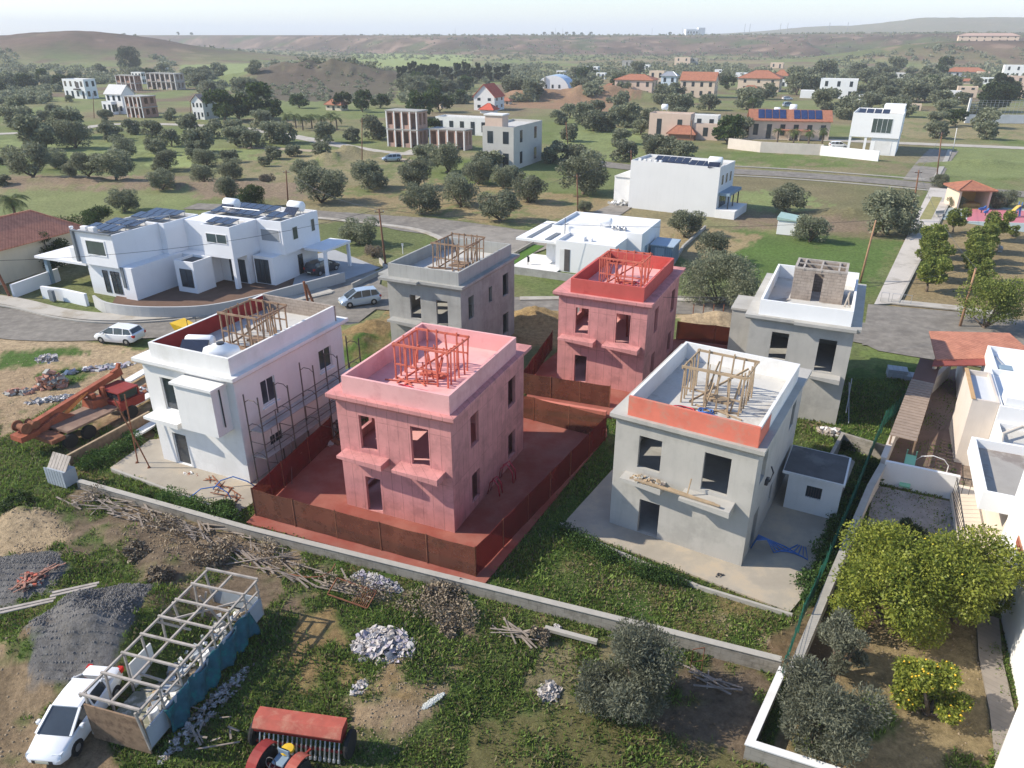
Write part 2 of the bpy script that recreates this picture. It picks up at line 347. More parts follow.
b=N.new('ShaderNodeBump'); b.inputs['Strength'].default_value=.9; b.inputs['Distance'].default_value=.16; L.new(nz(4.5,12,.8),b.inputs['Height']); L.new(b.outputs[0],p.inputs['Normal'])
me.materials.append(m); ground=bpy.data.objects.new('ground',me); COL.objects.link(ground); tag(ground,kind='structure')
# ======================= roads, pavements, slabs
ASPH=mat('asphalt',(.27,.245,.21),.9,.16,.6,bump=.3,bscale=25,col2=(.20,.18,.155),c2scale=.35,c2w=(.5,.62),panel=(7,5,.012,.5,.37))
PAVE=mat('pavement',(.42,.39,.34),.9,.1,.5,panel=None,col2=(.33,.29,.23),c2scale=.4)
KERB=mat('kerb_concrete',(.37,.35,.31),.9,.1,2)
PADC=mat('pad_concrete',(.36,.32,.26),.9,.14,.5,bump=.2,col2=(.43,.36,.27),c2scale=.5,streak=0)
PADR=mat('red_ground',(.31,.115,.085),.95,.18,.6,bump=.4,bscale=14,col2=(.27,.07,.05),c2scale=.4,c2w=(.42,.6))
def sheet(name,poly,z,mt,kind='structure',thick=.0,parent=None):
    mb=MB(); 
    if thick: mb.prism(poly,z-thick,z)
    else: mb.quad(*[(x,y,z) for x,y in poly])
    o=mb.build(name,mt,parent)
    if kind: tag(o,kind=kind)
    return o
def ribbon(name,pts,wd,z,mt,thick=0,kind='structure'):
    """road along a centre line of ground points, width per point"""
    P=[Vector((*p,0)) for p in pts]; l=[];r=[]
    for i,p in enumerate(P):
        d=(P[min(i+1,len(P)-1)]-P[max(i-1,0)]).normalized(); nrm=Vector((-d.y,d.x,0)); w_=wd[i] if isinstance(wd,(list,tuple)) else wd
        l.append(p+nrm*w_/2); r.append(p-nrm*w_/2)
    mb=MB()
    for i in range(len(P)-1):
        q=[(r[i].x,r[i].y,z),(r[i+1].x,r[i+1].y,z),(l[i+1].x,l[i+1].y,z),(l[i].x,l[i].y,z)]; mb.quad(*q)
        if thick:
            for a,b in ((q[0],q[1]),(q[2],q[3])): mb.quad((a[0],a[1],z-thick),(b[0],b[1],z-thick),b,a)
    if thick:
        for a,b in (((l[0]),(r[0])),((r[-1]),(l[-1]))): mb.quad((a.x,a.y,z-thick),(b.x,b.y,z-thick),(b.x,b.y,z),(a.x,a.y,z))
    o=mb.build(name,mt); tag(o,kind=kind); return o
def smooth_line(pts,n=8):
    out=[]; P=[Vector(p) for p in pts]
    for i in range(len(P)-1):
        p0=P[max(i-1,0)];p1=P[i];p2=P[i+1];p3=P[min(i+2,len(P)-1)]
        for k in range(n):
            s=k/n; out.append(tuple(.5*((2*p1)+(p2-p0)*s+(2*p0-5*p1+4*p2-p3)*s*s+(3*p1-p0-3*p2+p3)*s**3)))
    out.append(tuple(P[-1])); return out
# road in front of the white villa, running on behind the building site to the right
c1=smooth_line(gp((-140,300),(0,322),(60,328),(150,326),(230,320),(300,310),(350,292)))
ribbon('road',c1,6.2,.0,ASPH)
ribbon('road',smooth_line(gp((318,322),(352,300),(392,290))),7.4,.004,ASPH)
ribbon('road',smooth_line(gp((345,296),(352,277),(330,268),(300,262))),6.,.008,ASPH)
ribbon('road',smooth_line(gp((380,300),(520,306),(620,304),(740,308),(870,334),(960,348),(1040,360))),[5.5]*33+[7.5]*16,.002,ASPH)
sheet('road',gp((862,345),(868,304),(960,312),(1040,322),(1040,352),(950,346)),.006,ASPH)
# pavement with kerb on the villa side
ribbon('pavement',smooth_line(gp((-120,286),(0,300),(60,313),(120,318),(200,313),(270,303),(330,290))),[1.9]*49,.12,PAVE,.12)
ribbon('kerb',smooth_line(gp((-120,291),(0,306),(60,319),(120,323.5),(200,318),(270,307),(332,293.5))),.22,.135,KERB,.13)
ribbon('pavement',smooth_line(gp((520,299),(620,298.5),(740,302),(760,304))),1.0,.10,PAVE,.10)
ribbon('pavement',gp((880,301),(960,309),(1010,316)),1.4,.12,PAVE,.12)
# road behind the villa that swings in front of the grey house, and the far cross road
ribbon('road',smooth_line(gp((190,206),(260,209),(330,215),(400,222),(470,231),(520,238),(560,236))),[4.2]*17+[5,5,5,5,6,6,7,7,8]+[8.5]*30,.003,ASPH)
sheet('road',gp((430,236),(470,226),(545,232),(610,205),(628,190),(640,176),(655,176),(648,196),(622,214),(560,244),(520,258),(460,246)),.012,ASPH)
ribbon('pavement',smooth_line(gp((318,218),(400,227),(430,234),(450,244))),.9,.09,PAVE,.09)
ribbon('road',smooth_line(gp((560,158),(640,168),(728,171),(800,175),(880,181),(960,189),(1100,200))),6.2,.004,ASPH)
ribbon('kerb',smooth_line(gp((640,172),(728,175.4),(800,179.6),(880,186),(935,191))),.5,.11,KERB,.12)
ribbon('kerb',smooth_line(gp((728,166),(800,170),(880,176),(925,179.6))),.5,.11,KERB,.12)
ribbon('road',smooth_line(gp((700,138),(800,139),(900,143),(1000,147),(1120,152))),5,.003,PAVE)
ribbon('road',smooth_line(gp((921,181),(935,160),(944,150))),6,.008,ASPH)
ribbon('kerb',gp((934,181),(946,160),(950,150)),.9,.12,KERB,.12)
ribbon('road',smooth_line(gp((-40,135),(60,131),(120,124),(240,128),(380,152),(420,150))),4.5,.003,PAVE)
ribbon('path',smooth_line(gp((240,147),(300,150),(390,158),(420,164))),3,.004,mat('dirt_track',(.36,.29,.2),.95,.15,.4))
# paved footway down to the right
fw=gp((874,305),(930,188),(955,190),(897,304)); sheet('path',fw,.09,mat('footway_paving',(.52,.48,.43),.9,.08,.4,panel=(4,4,.03,.25),col2=(.34,.31,.27),c2scale=.2),thick=.1)
ribbon('kerb',gp((898,304),(956,190)),.18,.16,KERB,.16)
sheet('path',gp((919,220),(932,197),(942,198),(931,220)),.096,mat('planting_bed',(.26,.24,.10),.95,.2,1))
# building pads
sheet('house_pad',gp((110,468),(150,440),(240,430),(340,408),(345,425),(250,505),(238,512)),.02,PADC,thick=.1)
sheet('house_pad',gp((562,525),(612,470),(700,450),(845,455),(855,462),(800,600),(790,612)),.02,PADC,thick=.1)
sheet('red_yard',gp((246,523),(335,436),(420,400),(606,424),(607,436),(483,586)),.03,PADR,thick=.1)
sheet('red_yard',gp((523,408),(535,370),(560,350),(690,338),(750,345),(612,418)),.034,PADR,thick=.1)
# ======================= materials for buildings
def netmat(name,c):
    m=mat(name,c,.95,.18,.7,col2=tuple(x*.75 for x in c),c2scale=1.2); N=m.node_tree.nodes; L=m.node_tree.links; p=N['Principled BSDF']; tr=N.new('ShaderNodeBsdfTransparent'); tr.inputs[0].default_value=(.8,.5,.4,1); ms=N.new('ShaderNodeMixShader'); ms.inputs[0].default_value=.36
    L.new(p.outputs[0],ms.inputs[1]); L.new(tr.outputs[0],ms.inputs[2]); L.new(ms.outputs[0],N['Material Output'].inputs[0]); return m
M_CONC=mat('raw_concrete',(.36,.355,.33),.92,.10,.9,bump=.2,bscale=18,col2=(.29,.285,.265),c2scale=.5,streak=.35)
M_CONCP=mat('panel_concrete',(.37,.37,.345),.92,.08,.9,bump=.2,bscale=18,streak=.3,panel=(.62,2.9,.02,.5))
M_REND=mat('grey_render',(.42,.405,.37),.92,.07,.7,bump=.15,col2=(.35,.34,.31),c2scale=.4,streak=.25)
M_PINK=mat('pink_concrete',(.60,.27,.255),.92,.13,.9,bump=.25,bscale=16,col2=(.46,.21,.20),c2scale=.7,streak=.4,panel=(.62,2.9,.022,.75))
M_PINKT=mat('pink_parapet',(.74,.40,.385),.9,.06,.8,col2=(.64,.32,.31),c2scale=.5)
M_REDPAR=mat('red_parapet',(.50,.095,.08),.9,.08,.8,col2=(.43,.07,.06))
M_ORANGE=mat('orange_primer_band',(.60,.17,.115),.9,.1,1.2,col2=(.50,.22,.16),c2scale=1.1)
M_WHITE=mat('white_paint',(.80,.80,.79),.8,.03,.8,streak=.08)
M_OFFW=mat('off_white_render',(.74,.73,.71),.85,.04,.8,streak=.16,col2=(.66,.65,.62),c2scale=.3)
M_CREAM=mat('cream_render',(.66,.52,.40),.85,.06,.6,streak=.15)
M_BEIGE=mat('beige_render',(.62,.55,.42),.85,.06,.6,streak=.15)
M_GREYR=mat('blue_grey_render',(.30,.32,.34),.9,.06,.6,streak=.12)
M_ROOF=mat('flat_roof_screed',(.52,.51,.48),.9,.1,.5,col2=(.38,.36,.33),c2scale=.5)
M_ROOFD=mat('dark_roof_felt',(.095,.097,.10),.9,.2,1,col2=(.15,.15,.15))
M_TIMB=mat('formwork_timber',(.27,.18,.12),.9,.3,2.5,bump=.2)
M_TIMBL=mat('pale_timber',(.36,.27,.175),.9,.2,2.5)
M_DEADW=mat('grey_deadwood',(.25,.21,.175),.95,.35,4)
M_TIMBG=mat('weathered_timber',(.38,.34,.30),.95,.25,2.5)
M_TIMBR=mat('red_timber',(.55,.15,.10),.9,.2,2.5)
M_BLOCK=mat('hollow_block',(.36,.30,.25),.95,.18,4,panel=(.42,.21,.03,.6,.5),col2=(.28,.23,.19),c2scale=2)
M_BRICK=mat('clay_block',(.42,.20,.12),.95,.15,3,panel=(.4,.21,.03,.5,.5))
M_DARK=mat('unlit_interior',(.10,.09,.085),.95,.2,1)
M_TILE=mat('terracotta_tile',(.36,.15,.09),.85,.22,3,col2=(.27,.11,.075),c2scale=1.5,bump=.5,bscale=8)
M_STEEL=mat('scaffold_steel',(.13,.11,.10),.6,.25,3,metal=.4)
M_GALV=mat('galvanised_steel',(.46,.47,.48),.45,.12,2,metal=.6)
M_TANK=mat('white_tank',(.82,.83,.84),.35,.02,1,spec=.5)
M_PV=mat('solar_glass',(.018,.024,.045),.18,.2,2,panel=(.8,.5,.03,.3),spec=.7)
M_FRAME=mat('white_window_frame',(.75,.75,.74),.5,.02,1)
M_FRAMED=mat('dark_window_frame',(.05,.05,.055),.4,.1,1)
M_GLASS=glass(); M_GLASSG=mat('green_grey_glass',(.06,.085,.08),.12,.25,.7,spec=.8)
M_BLUEP=mat('blue_pipe',(.05,.15,.42),.4,.1,1); M_REDP=mat('red_pipe',(.55,.05,.08),.4,.1,1)
M_RUST=mat('rusty_iron',(.22,.09,.05),.9,.3,5)
M_BLUEW=mat('blue_grey_paint',(.22,.30,.37),.7,.08,1)
M_SCREEN=netmat('brown_shade_net',(.17,.075,.048))
M_SCREENR=netmat('red_shade_net',(.18,.024,.024))
def par_ring(mb,x0,x1,y0,y1,z0,z1,t=.15,sides='fblr'):
    if 'f' in sides: mb.box(x0,x1,y0,y0+t,z0,z1)
    if 'b' in sides: mb.box(x0,x1,y1-t,y1,z0,z1)
    e0=y0+(t if 'f' in sides else 0); e1=y1-(t if 'b' in sides else 0)
    if 'l' in sides: mb.box(x0,x0+t,e0,e1,z0,z1)
    if 'r' in sides: mb.box(x1-t,x1,e0,e1,z0,z1)
def cage(root,u0,u1,v0,v1,z0,h,m,seed=0,name='stair_formwork'):
    """open box of timber props round the stair hole"""
    r=random.Random(seed); mb=MB(); j=lambda s=.05:r.uniform(-s,s)
    zt=z0+h
    for k in range(6):
        x=u0+(u1-u0)*k/5
        for y in (v0,v1): mb.bar((x+j(),y+j(),z0),(x+j(.08),y+j(),zt+j(.12)),.075,.075)
    for k in range(1,5):
        y=v0+(v1-v0)*k/5
        for x in (u0,u1): mb.bar((x+j(),y+j(),z0),(x+j(),y+j(.08),zt+j(.1)),.07,.07)
    for z in (zt-.06,):
        mb.bar((u0-.1,v0-.05,z),(u1+.15,v0-.05,z+j(.05)),.07,.12); mb.bar((u0-.1,v1+.05,z),(u1+.15,v1+.05,z),.07,.12)
        mb.bar((u0-.05,v0-.1,z-.08),(u0-.05,v1+.1,z-.08),.07,.1); mb.bar((u1+.05,v0-.1,z-.08),(u1+.05,v1+.1,z-.08),.07,.1)
    mb.bar((u0,v0,z0+.9+j()),(u1,v0,z0+.8),.05,.09); mb.bar((u0,v1,z0+1.0),(u1,v1,z0+1.1),.05,.09)
    for k in range(7): 
        a=(r.uniform(u0,u1),r.uniform(v0,v1),z0); mb.bar(a,(a[0]+r.uniform(-.5,.5),a[1]+r.uniform(-.5,.5),z0+r.uniform(1.2,h)),.05,.08)
    mb.bar((u0+.4,v0+.2,z0+.05),(u1-.3,v1-.2,z0+h*.8),.06,.1)
    mb.box(u0+.9,u1-.7,v0+.9,v1-.9,z0,z0+.12)
    for k in range(6): mb.bar((r.uniform(u0-.6,u1+.5),v0-r.uniform(.1,.6),z0+.05),(r.uniform(u0-.6,u1+.5),v0+r.uniform(0,.5),z0+.07),.08,.05)
    return mb.build(name,m,root)
def coil(root,c,r,m,name='pipe_coil',n=3,flat=True):
    mb=MB(); rr=random.Random(int(c[0]*77))
    for k in range(n):
        R=r*(1-.12*k); ox,oy=rr.uniform(-.1,.1),rr.uniform(-.1,.1)
        pts=[(c[0]+ox+R*math.cos(a)*(1.15),c[1]+oy+R*math.sin(a),c[2]+.03+.03*k+.03*math.sin(3*a)) for a in [i*2*math.pi/18 for i in range(19)]]
        mb.tube(pts,.03,5)
    return mb.build(name,m,root,smooth=True)
def slab_balc(root,x0,x1,dep,z,m,th=.42,deb=False,cham=.5,label=None):
    mb=MB()
    # slab with a splayed underside on its right end
    mb.loft([[(x0,-.002,z-th),(x0,-dep,z-.16),(x0,-dep,z),(x0,-.002,z)],[(x1-cham,-.002,z-th),(x1-cham,-dep,z-.30),(x1-cham,-dep,z),(x1-cham,-.002,z)],[(x1,-.002,z-th),(x1,-dep,z-.34),(x1,-dep,z),(x1,-.002,z)]])
    o=mb.build('balcony_slab',m,root)
    if label: o['label']=label
    return o
def rubble(root_or_none,c,rx,ry,h,n,mats,name,sz=(.06,.2),seed=1,world=False,rz=0,rag=False):
    r=random.Random(seed); mb=MB()
    for k in range(n):
        a=r.uniform(0,6.28); q=math.sqrt(r.random()); x=rx*q*math.cos(a); y=ry*q*math.sin(a); z=h*(1-q*q)*r.uniform(.3,1.0)
        s=r.uniform(*sz); e=Matrix.Rotation(r.uniform(0,6),4,'Z')@Matrix.Rotation(r.uniform(-.6,.6),4,'X')@Matrix.Rotation(r.uniform(-.6,.6),4,'Y')
        mb.mi=r.randrange(len(mats)); mb.M=Matrix.Translation((x+c[0],y+c[1],z+c[2]))@e
        l=s*r.uniform(.7,1.8)
        if rag:
            g=3; V_=[(-l/2+l*i/g+r.uniform(-.1,.1)*l,-s*.6+s*1.2*j/g+r.uniform(-.12,.12)*s,r.uniform(-.28,.28)*s) for j in range(g+1) for i in range(g+1)]
            mb.add(V_,[(j*(g+1)+i,j*(g+1)+i+1,(j+1)*(g+1)+i+1,(j+1)*(g+1)+i) for j in range(g) for i in range(g)])
        else:
            n0=len(mb.v); jt=lambda: r.uniform(-.16,.16)*s
            mb.add([(x+jt(),y+jt(),z+jt()*.6) for z in (-s*.3,s*.3) for y in (-s/2,s/2) for x in (-l/2,l/2)],[(0,2,3,1),(4,5,7,6),(0,1,5,4),(2,6,7,3),(0,4,6,2),(1,3,7,5)])
    return mb.build(name,mats,root_or_none)
def stairhouse(root,u0,u1,v0,v1,z0,h):
    mb=MB(); wall(mb,(0,v0),(1,0),(0,1),u0,u1,z0,z0+h,[(u0+1.35,u0+1.95,z0,z0+2.0)],.2)
    wall(mb,(0,v1),(1,0),(0,-1),u0,u1,z0,z0+h,[],.2)
    wall(mb,(u0,0),(0,1),(1,0),v0+.2,v1-.2,z0,z0+h,[],.2); wall(mb,(u1,0),(0,1),(-1,0),v0+.2,v1-.2,z0,z0+h,[],.2)
    o=mb.build('stair_block',M_BLOCK,root); mb=MB()
    for k in range(3): x=u0+(u1-u0)*(k+.5)/3; mb.bar((x,v0-.05,z0+h+.05),(x,v1+.05,z0+h+.05),.12,.1)
    par_ring(mb,u0-.02,u1+.02,v0-.02,v1+.02,z0+h+.001,z0+h+.13,.16); mb.bar((u0,(v0+v1)/2,z0+h+.1),(u1,(v0+v1)/2,z0+h+.1),.1,.08)
    mb.build('roof_formwork',M_TIMBG,o)
def site_house(name,label,org,ang,w,d,mw,mc,mp,mpin,front,right,balc=True,h=6.9,par=None,rear_par=None,group=None,ledge=None,par_h=1.05,parx=(.55,.0),bmat=None,pard=8.4,mcage=None,floor_mat=None,ov=.36,cg=(2.2,5.3,2.6,5.0),seed=1,balcs=None,left=((1.6,2.8,4.0,5.9),(3.6,4.6,4.0,5.9),(1.4,2.6,.3,2.3))):  # left: openings added in the unseen left wall to let sun into the rooms
    root=thing(name,label,'house',(*org,0),math.radians(ang),group)
    mb=MB()
    wall(mb,(0,0),(1,0),(0,1),0,w,-.3,h,front); wall(mb,(w,0),(0,1),(-1,0),.2,d-.2,-.3,h,right)
    wall(mb,(0,d),(1,0),(0,-1),0,w,-.3,h,[(1.5,2.7,.2,2.2),(4,5,1,2.2),(1.5,2.6,4,5.8)]); wall(mb,(0,0),(0,1),(1,0),.2,d-.2,-.3,h,list(left))
    mb.build('wall',mw,root)
    mb=MB(); mb.box(.2,w-.2,.2,d-.2,-.2,.05); mb.box(.2,w-.2,.2,d-.2,3.25,3.45); mb.box(.2,w-.2,d*.6,d*.6+.15,3.45,h-.15); mb.build('floor_slab',floor_mat or M_CONC,root)
    mb=MB(); o=ov; mb.loft([[(-o+.12,-o+.12,h-.14),(w+o-.12,-o+.12,h-.14),(w+o-.12,d+o-.12,h-.14),(-o+.12,d+o-.12,h-.14)],[(-o,-o,h),(w+o,-o,h),(w+o,d+o,h),(-o,d+o,h)],[(-o,-o,h+.2),(w+o,-o,h+.2),(w+o,d+o,h+.2),(-o,d+o,h+.2)]])
    mb.build('roof_slab',mc,root)
    z0=h+.2; x0,x1,y0,y1=parx[0],w-parx[1],-.05,pard
    mb=MB(); mb.box(x0+.15,x1-.15,y0+.15,y1-.15,z0+.001,z0+.03); mb.build('roof_screed',floor_mat or M_ROOF,root)
    sides=par or {'f':mp,'b':mp,'l':mp,'r':mp}
    zt=z0+par_h; t=.15
    for s,m_ in sides.items():
        mb=MB()
        if s=='f': mb.box(x0,x1,y0,y0+t,z0,zt)
        if s=='b': mb.box(x0,x1,y1-t,y1,z0,zt)
        if s=='l': mb.box(x0,x0+t,y0+t,y1-t,z0,zt)
        if s=='r': mb.box(x1-t,x1,y0+t,y1-t,z0,zt)
        mb.build('parapet',m_,root)
    if cg: cage(root,*cg,z0+.03,2.1,mcage or M_TIMB,seed)
    for b in (balcs if balcs is not None else [(.3,3.05,.85,3.75),(3.75,6.4,.95,3.75)]): slab_balc(root,b[0],b[1],b[2],b[3],bmat or mc)
    # door and window reveals left rough: a thin lintel band
    return root
FR=[(1.35,2.35,4.0,6.0),(4.45,5.5,3.75,6.0),(1.4,2.35,.05,2.25)]
RT=[(2.2,3.2,4.0,5.9),(7.2,8.3,4.0,5.8),(2.2,3.2,.5,2.3),(7.2,8.3,.5,2.2)]
pink=site_house('house','pink-red tinted unfinished house in the foreground with pale pink parapet, the larger red one','house',0,0,0,0,0,0,0,[],[]) if False else None
A=site_house('unfinished_house','nearer of the two pink-red concrete shells, with pale pink parapet and red timber roof cage',(-9.3,34.9),-23,6.8,9.6,M_PINK,M_PINK,M_PINKT,M_PINKT,FR,RT,group='unfinished houses of the building site',mcage=M_TIMBR,floor_mat=M_PINKT,seed=3)
coil(A,(4.2,1.3,7.15),.55,M_REDP); coil(A,(3.2,1.6,7.15),.4,M_REDP)
mb=MB()
for x in (.2,.6): mb.tube([(6.85,3.9+x,.05),(7.0,3.9+x,.8),(7.25,3.9+x,1.05),(7.5,3.9+x,.7),(7.6,3.9+x,.03)],.04,6); mb.tube([(6.85,5.4+x,.05),(7.0,5.4+x,.9),(7.35,5.5+x,1.2),(7.7,5.5+x,.7),(7.75,5.5+x,.03)],.04,6)
mb.build('service_pipe',M_REDP,A,smooth=True)
rubble(A,(6.3,-1.2,.05),.5,.25,.1,14,[M_RUST,M_TIMB],'rubble_pile',seed=4)
B=site_house('unfinished_house','farther pink-red concrete shell with deep red parapet, behind the brown screen fence',(3.45,51.9),-25,6.7,9.4,M_PINK,M_PINK,M_REDPAR,M_REDPAR,FR,RT,group='unfinished houses of the building site',mcage=M_TIMBR,floor_mat=M_PINKT,seed=8,parx=(.9,.35),par={'f':M_REDPAR,'b':M_REDPAR,'l':M_REDPAR,'r':M_REDPAR})
coil(B,(3.6,1.4,7.15),.6,M_REDP); coil(B,(5.0,1.2,7.15),.5,M_REDP); coil(B,(4.3,3.4,7.15),.7,M_REDP)
FRg=[(2.0,2.95,3.9,5.8),(4.35,5.35,3.6,5.7),(2.0,3.0,.05,2.2)]
Cg=site_house('unfinished_house','bare grey concrete shell with grey parapet beyond the pink-red house',(-9.75,55.7),-25,6.5,9.6,M_CONC,M_CONC,M_CONCP,M_CONC,FRg,[(1.2,2.1,4.0,5.8),(4.7,5.3,4.3,5.6),(7.3,8.4,4.0,5.9),(7.3,8.4,.5,2.4)],group='unfinished houses of the building site',mcage=M_TIMB,seed=11,parx=(.2,.1),cg=(2.3,5.2,3.2,6.4),par_h=1.0,pard=9.2)
mb=MB(); mb.box(-1.0,.001,.3,2.2,6.88,7.08); mb.box(-.362,3.1,-.7,-.36,6.9,7.09); mb.build('roof_ledge',M_CONC,Cg)
Dr=site_house('unfinished_house','pale grey rendered shell with orange-red roof band, right of the pink house',(5.3,33.2),-31,7.15,10.2,M_REND,M_REND,M_OFFW,M_WHITE,[(1.3,2.5,3.95,5.8),(4.65,5.95,3.75,5.85),(1.6,2.7,.05,2.1)],[(1.2,2.3,4.1,5.9),(7.6,8.6,4.1,5.8),(1.3,2.3,.1,2.3),(4.7,5.3,1.,2.1)],group='unfinished houses of the building site',mcage=M_TIMBL,seed=5,h=6.6,parx=(.6,.12),par={'f':M_ORANGE,'b':M_OFFW,'l':M_OFFW,'r':M_OFFW},cg=(2.4,5.4,2.6,5.0),balcs=[(.7,2.9,.8,3.55),(3.9,6.4,1.0,3.55)],ov=.27)
mb=MB(); mb.box(7.033,7.05,-.045,2.0,6.805,7.7); mb.build('painted_band',M_ORANGE,Dr)
coil(Dr,(4.3,1.4,6.85),.55,M_BLUEP); coil(Dr,(2.9,1.6,6.85),.6,M_REDP); coil(Dr,(3.9,2.2,6.85),.3,M_BLUEP)
rubble(Dr,(2.0,-.45,3.56),.9,.28,.25,60,[M_BLOCK,M_TIMBL,M_CONC],'rubble_pile',(.08,.2),seed=6)
mb=MB(); mb.bar((1.5,-.7,3.66),(5.6,-.75,3.62),.2,.07); mb.bar((3.2,-.5,3.6),(5.9,-.9,3.7),.12,.06); mb.bar((4.2,-.6,3.6),(4.25,-.35,4.4),.05,.05); mb.build('plank',M_TIMBL,Dr)
mb=MB(); 
for k in range(5): mb.tube([(7.2,1.6+k*.1,.1),(7.4,1.6+k*.12,.7),(7.9,1.7+k*.15,.85-.1*k),(8.3+k*.1,1.9+k*.2,.06),(8.9+k*.25,2.6-k*.1,.05),(9.2+k*.1,3.2,.05)],.035,6)
mb.build('water_pipe',M_BLUEP,Dr,smooth=True)
mb=MB(); mb.tube([(7.18,2.9,3.3),(7.35,2.9,3.5),(7.45,2.95,4.0),(7.3,3,4.3)],.04,6); mb.box(7.15,7.3,2.7,3.1,3.3,3.6); mb.build('service_pipe',M_FRAMED,Dr,smooth=True)
rubble(Dr,(6.5,-1.3,.03),.25,.2,.1,7,[M_FRAMED],'rubble_pile',(.05,.1),seed=8)
# annex of the rendered house: low white outbuilding with felt roof and a barred window
an=thing('outbuilding','low white annexe with dark felt roof, right of the orange-banded shell','outbuilding',(*G(783,507),0),math.radians(-28))
mb=MB(); wall(mb,(0,0),(1,0),(0,1),0,2.75,-.3,2.2,[(1.0,1.8,1.0,1.75)]); wall(mb,(2.75,0),(0,1),(-1,0),.2,2.9,-.3,2.2,[]); wall(mb,(0,0),(0,1),(1,0),.2,2.9,-.3,2.2,[]); wall(mb,(0,3.1),(1,0),(0,-1),0,2.75,-.3,2.2,[]); mb.build('wall',M_OFFW,an)
mb=MB(); mb.box(-.35,2.85,-.1,3.15,2.202,2.34); mb.build('roof_slab',M_OFFW,an); mb=MB(); mb.box(-.3,2.75,.0,3.05,2.342,2.37); mb.build('roof_felt',M_ROOFD,an)
mb=MB(); mb.box(1.0,1.8,.12,.15,1.0,1.75); w_=mb.build('window',M_GLASS,an); mb=MB(); [mb.bar((1.0+.13*k,.06,1.0),(1.0+.13*k,.06,1.75),.02) for k in range(1,6)]; mb.build('window_bars',M_FRAMED,w_)
# right rear house with block stairhouse
Ed=site_house('unfinished_house','pale rendered shell with white parapet and hollow-block stair tower, beside the street on the right',(16.2,47.3),-25,6.5,9.8,M_REND,M_REND,M_WHITE,M_WHITE,[(1.5,2.6,4.0,5.9),(4.5,5.6,3.6,5.9)],[(1.0,2.0,4.1,5.9),(4.5,5.2,1,2.2),(7.0,8.0,4.1,5.8),(1.3,2.2,.4,2.3),(7,8,.8,2.1)],group='unfinished houses of the building site',seed=15,h=6.8,parx=(.45,.3),cg=None,balcs=[(4.2,6.2,.8,3.5)],pard=9.3)
stairhouse(Ed,2.0,5.4,4.2,6.8,7.03,2.2)
mb=MB(); mb.box(2.9,6.501,-.28,-.003,-.2,6.65); 
mb=MB(); mb.box(2.8,6.6,-.6,-.36,6.8,7.0); mb.box(-.1,2.4,-.02,.1,7.0,7.01); mb.build('roof_ledge',M_REND,Ed)
mb=MB(); mb.box(-1.7,-.002,3.2,6.2,-.2,6.0); mb.box(-1.8,-.002,3.1,6.3,6.0,6.15); mb.build('side_wing',M_REND,Ed)
mb=MB(); mb.bar((1.9,4.0,7.05),(1.2,2.9,7.1),.5,.05); mb.bar((5.6,3.9,7.0),(5.8,3.7,8.2),.08,.08); mb.bar((5.9,4.2,7.0),(5.7,3.9,8.0),.06,.06); mb.build('plank',M_TIMBG,Ed)
mb=MB(); mb.tube([(7.0,.1,.9),(7.05,4.5,1.6)],.03,6); mb.tube([(7.3,.2,.1),(6.9,3.5,1.7)],.03,6); mb.build('service_pipe',M_GALV,Ed)
# ---- white house with scaffolding
W=site_house('unfinished_house','white painted house with scaffolding on its right side and a red inner parapet',(-21.75,39.86),-24,6.9,10.0,M_OFFW,M_OFFW,M_OFFW,M_OFFW,[(1.2,2.2,3.8,5.9),(1.2,2.3,.05,2.2)],[(2.0,3.2,4.2,5.75),(7.4,8.7,4.2,5.6),(2.1,3.2,1.0,2.1)],group='unfinished houses of the building site',mcage=M_TIMB,seed=21,h=6.8,parx=(.95,.0),cg=(3.2,5.9,3.4,6.0),balcs=[(.2,2.9,.9,3.5)],par={'f':M_OFFW,'b':M_BLOCK,'r':M_OFFW,'l':M_OFFW},pard=9.6)
mb=MB(); mb.box(1.102,1.12,.1,9.4,7.04,8.02); mb.build('inner_red_face',mat('dark_red_waterproofing',(.30,.035,.03),.9,.15,1),W)
mb=MB(); mb.box(3.6,6.35,-1.15,-.002,3.55,6.4); mb.box(3.45,6.5,-1.3,-.002,6.4,6.55); mb.build('bay',M_OFFW,W)
mb=MB(); mb.tube([(6.4,-.6,6.5),(6.42,-.6,4.0)],.04,6); mb.build('drain_pipe',M_FRAMED,W)
def win(root,face,pos,ww,z0,z1,w=0,frame=M_FRAME,gl=M_GLASS,n=2,inset=.1,parent=None,t=.05,proud=False):
    """framed window; face f: along x at y=pos.y ; r: along y at x"""
    mb=MB(); a0,a1=pos,pos+ww; y0,y1=(inset,inset+.05) if not proud else (-.05,.0)
    def B(m_,p,q,c,d,e0=y0,e1=y1):
        if face=='f': m_.box(p,q,w+e0,w+e1,c,d)
        elif face=='r': m_.box(w-e1,w-e0,p,q,c,d)
        elif face=='l': m_.box(w+e0,w+e1,p,q,c,d)
    B(mb,a0,a1,z0,z0+t);B(mb,a0,a1,z1-t,z1);B(mb,a0,a0+t,z0+t,z1-t);B(mb,a1-t,a1,z0+t,z1-t)
    for k in range(1,n): x=a0+(a1-a0)*k/n; B(mb,x-t/2,x+t/2,z0+t,z1-t)
    f=mb.build('window',frame,root); mb=MB(); B(mb,a0+t,a1-t,z0+t,z1-t,y0+.015,y1-.015); mb.build('pane',gl,f); return f
win(W,'f',1.2,1.0,3.8,5.9,0,n=1); dW=win(W,'f',1.2,1.1,.05,2.2,0,n=1); dW.name='door'
win(W,'r',2.0,1.2,4.2,5.75,6.9); win(W,'r',7.4,1.3,4.2,5.6,6.9); win(W,'r',2.1,1.1,1.0,2.1,6.9)
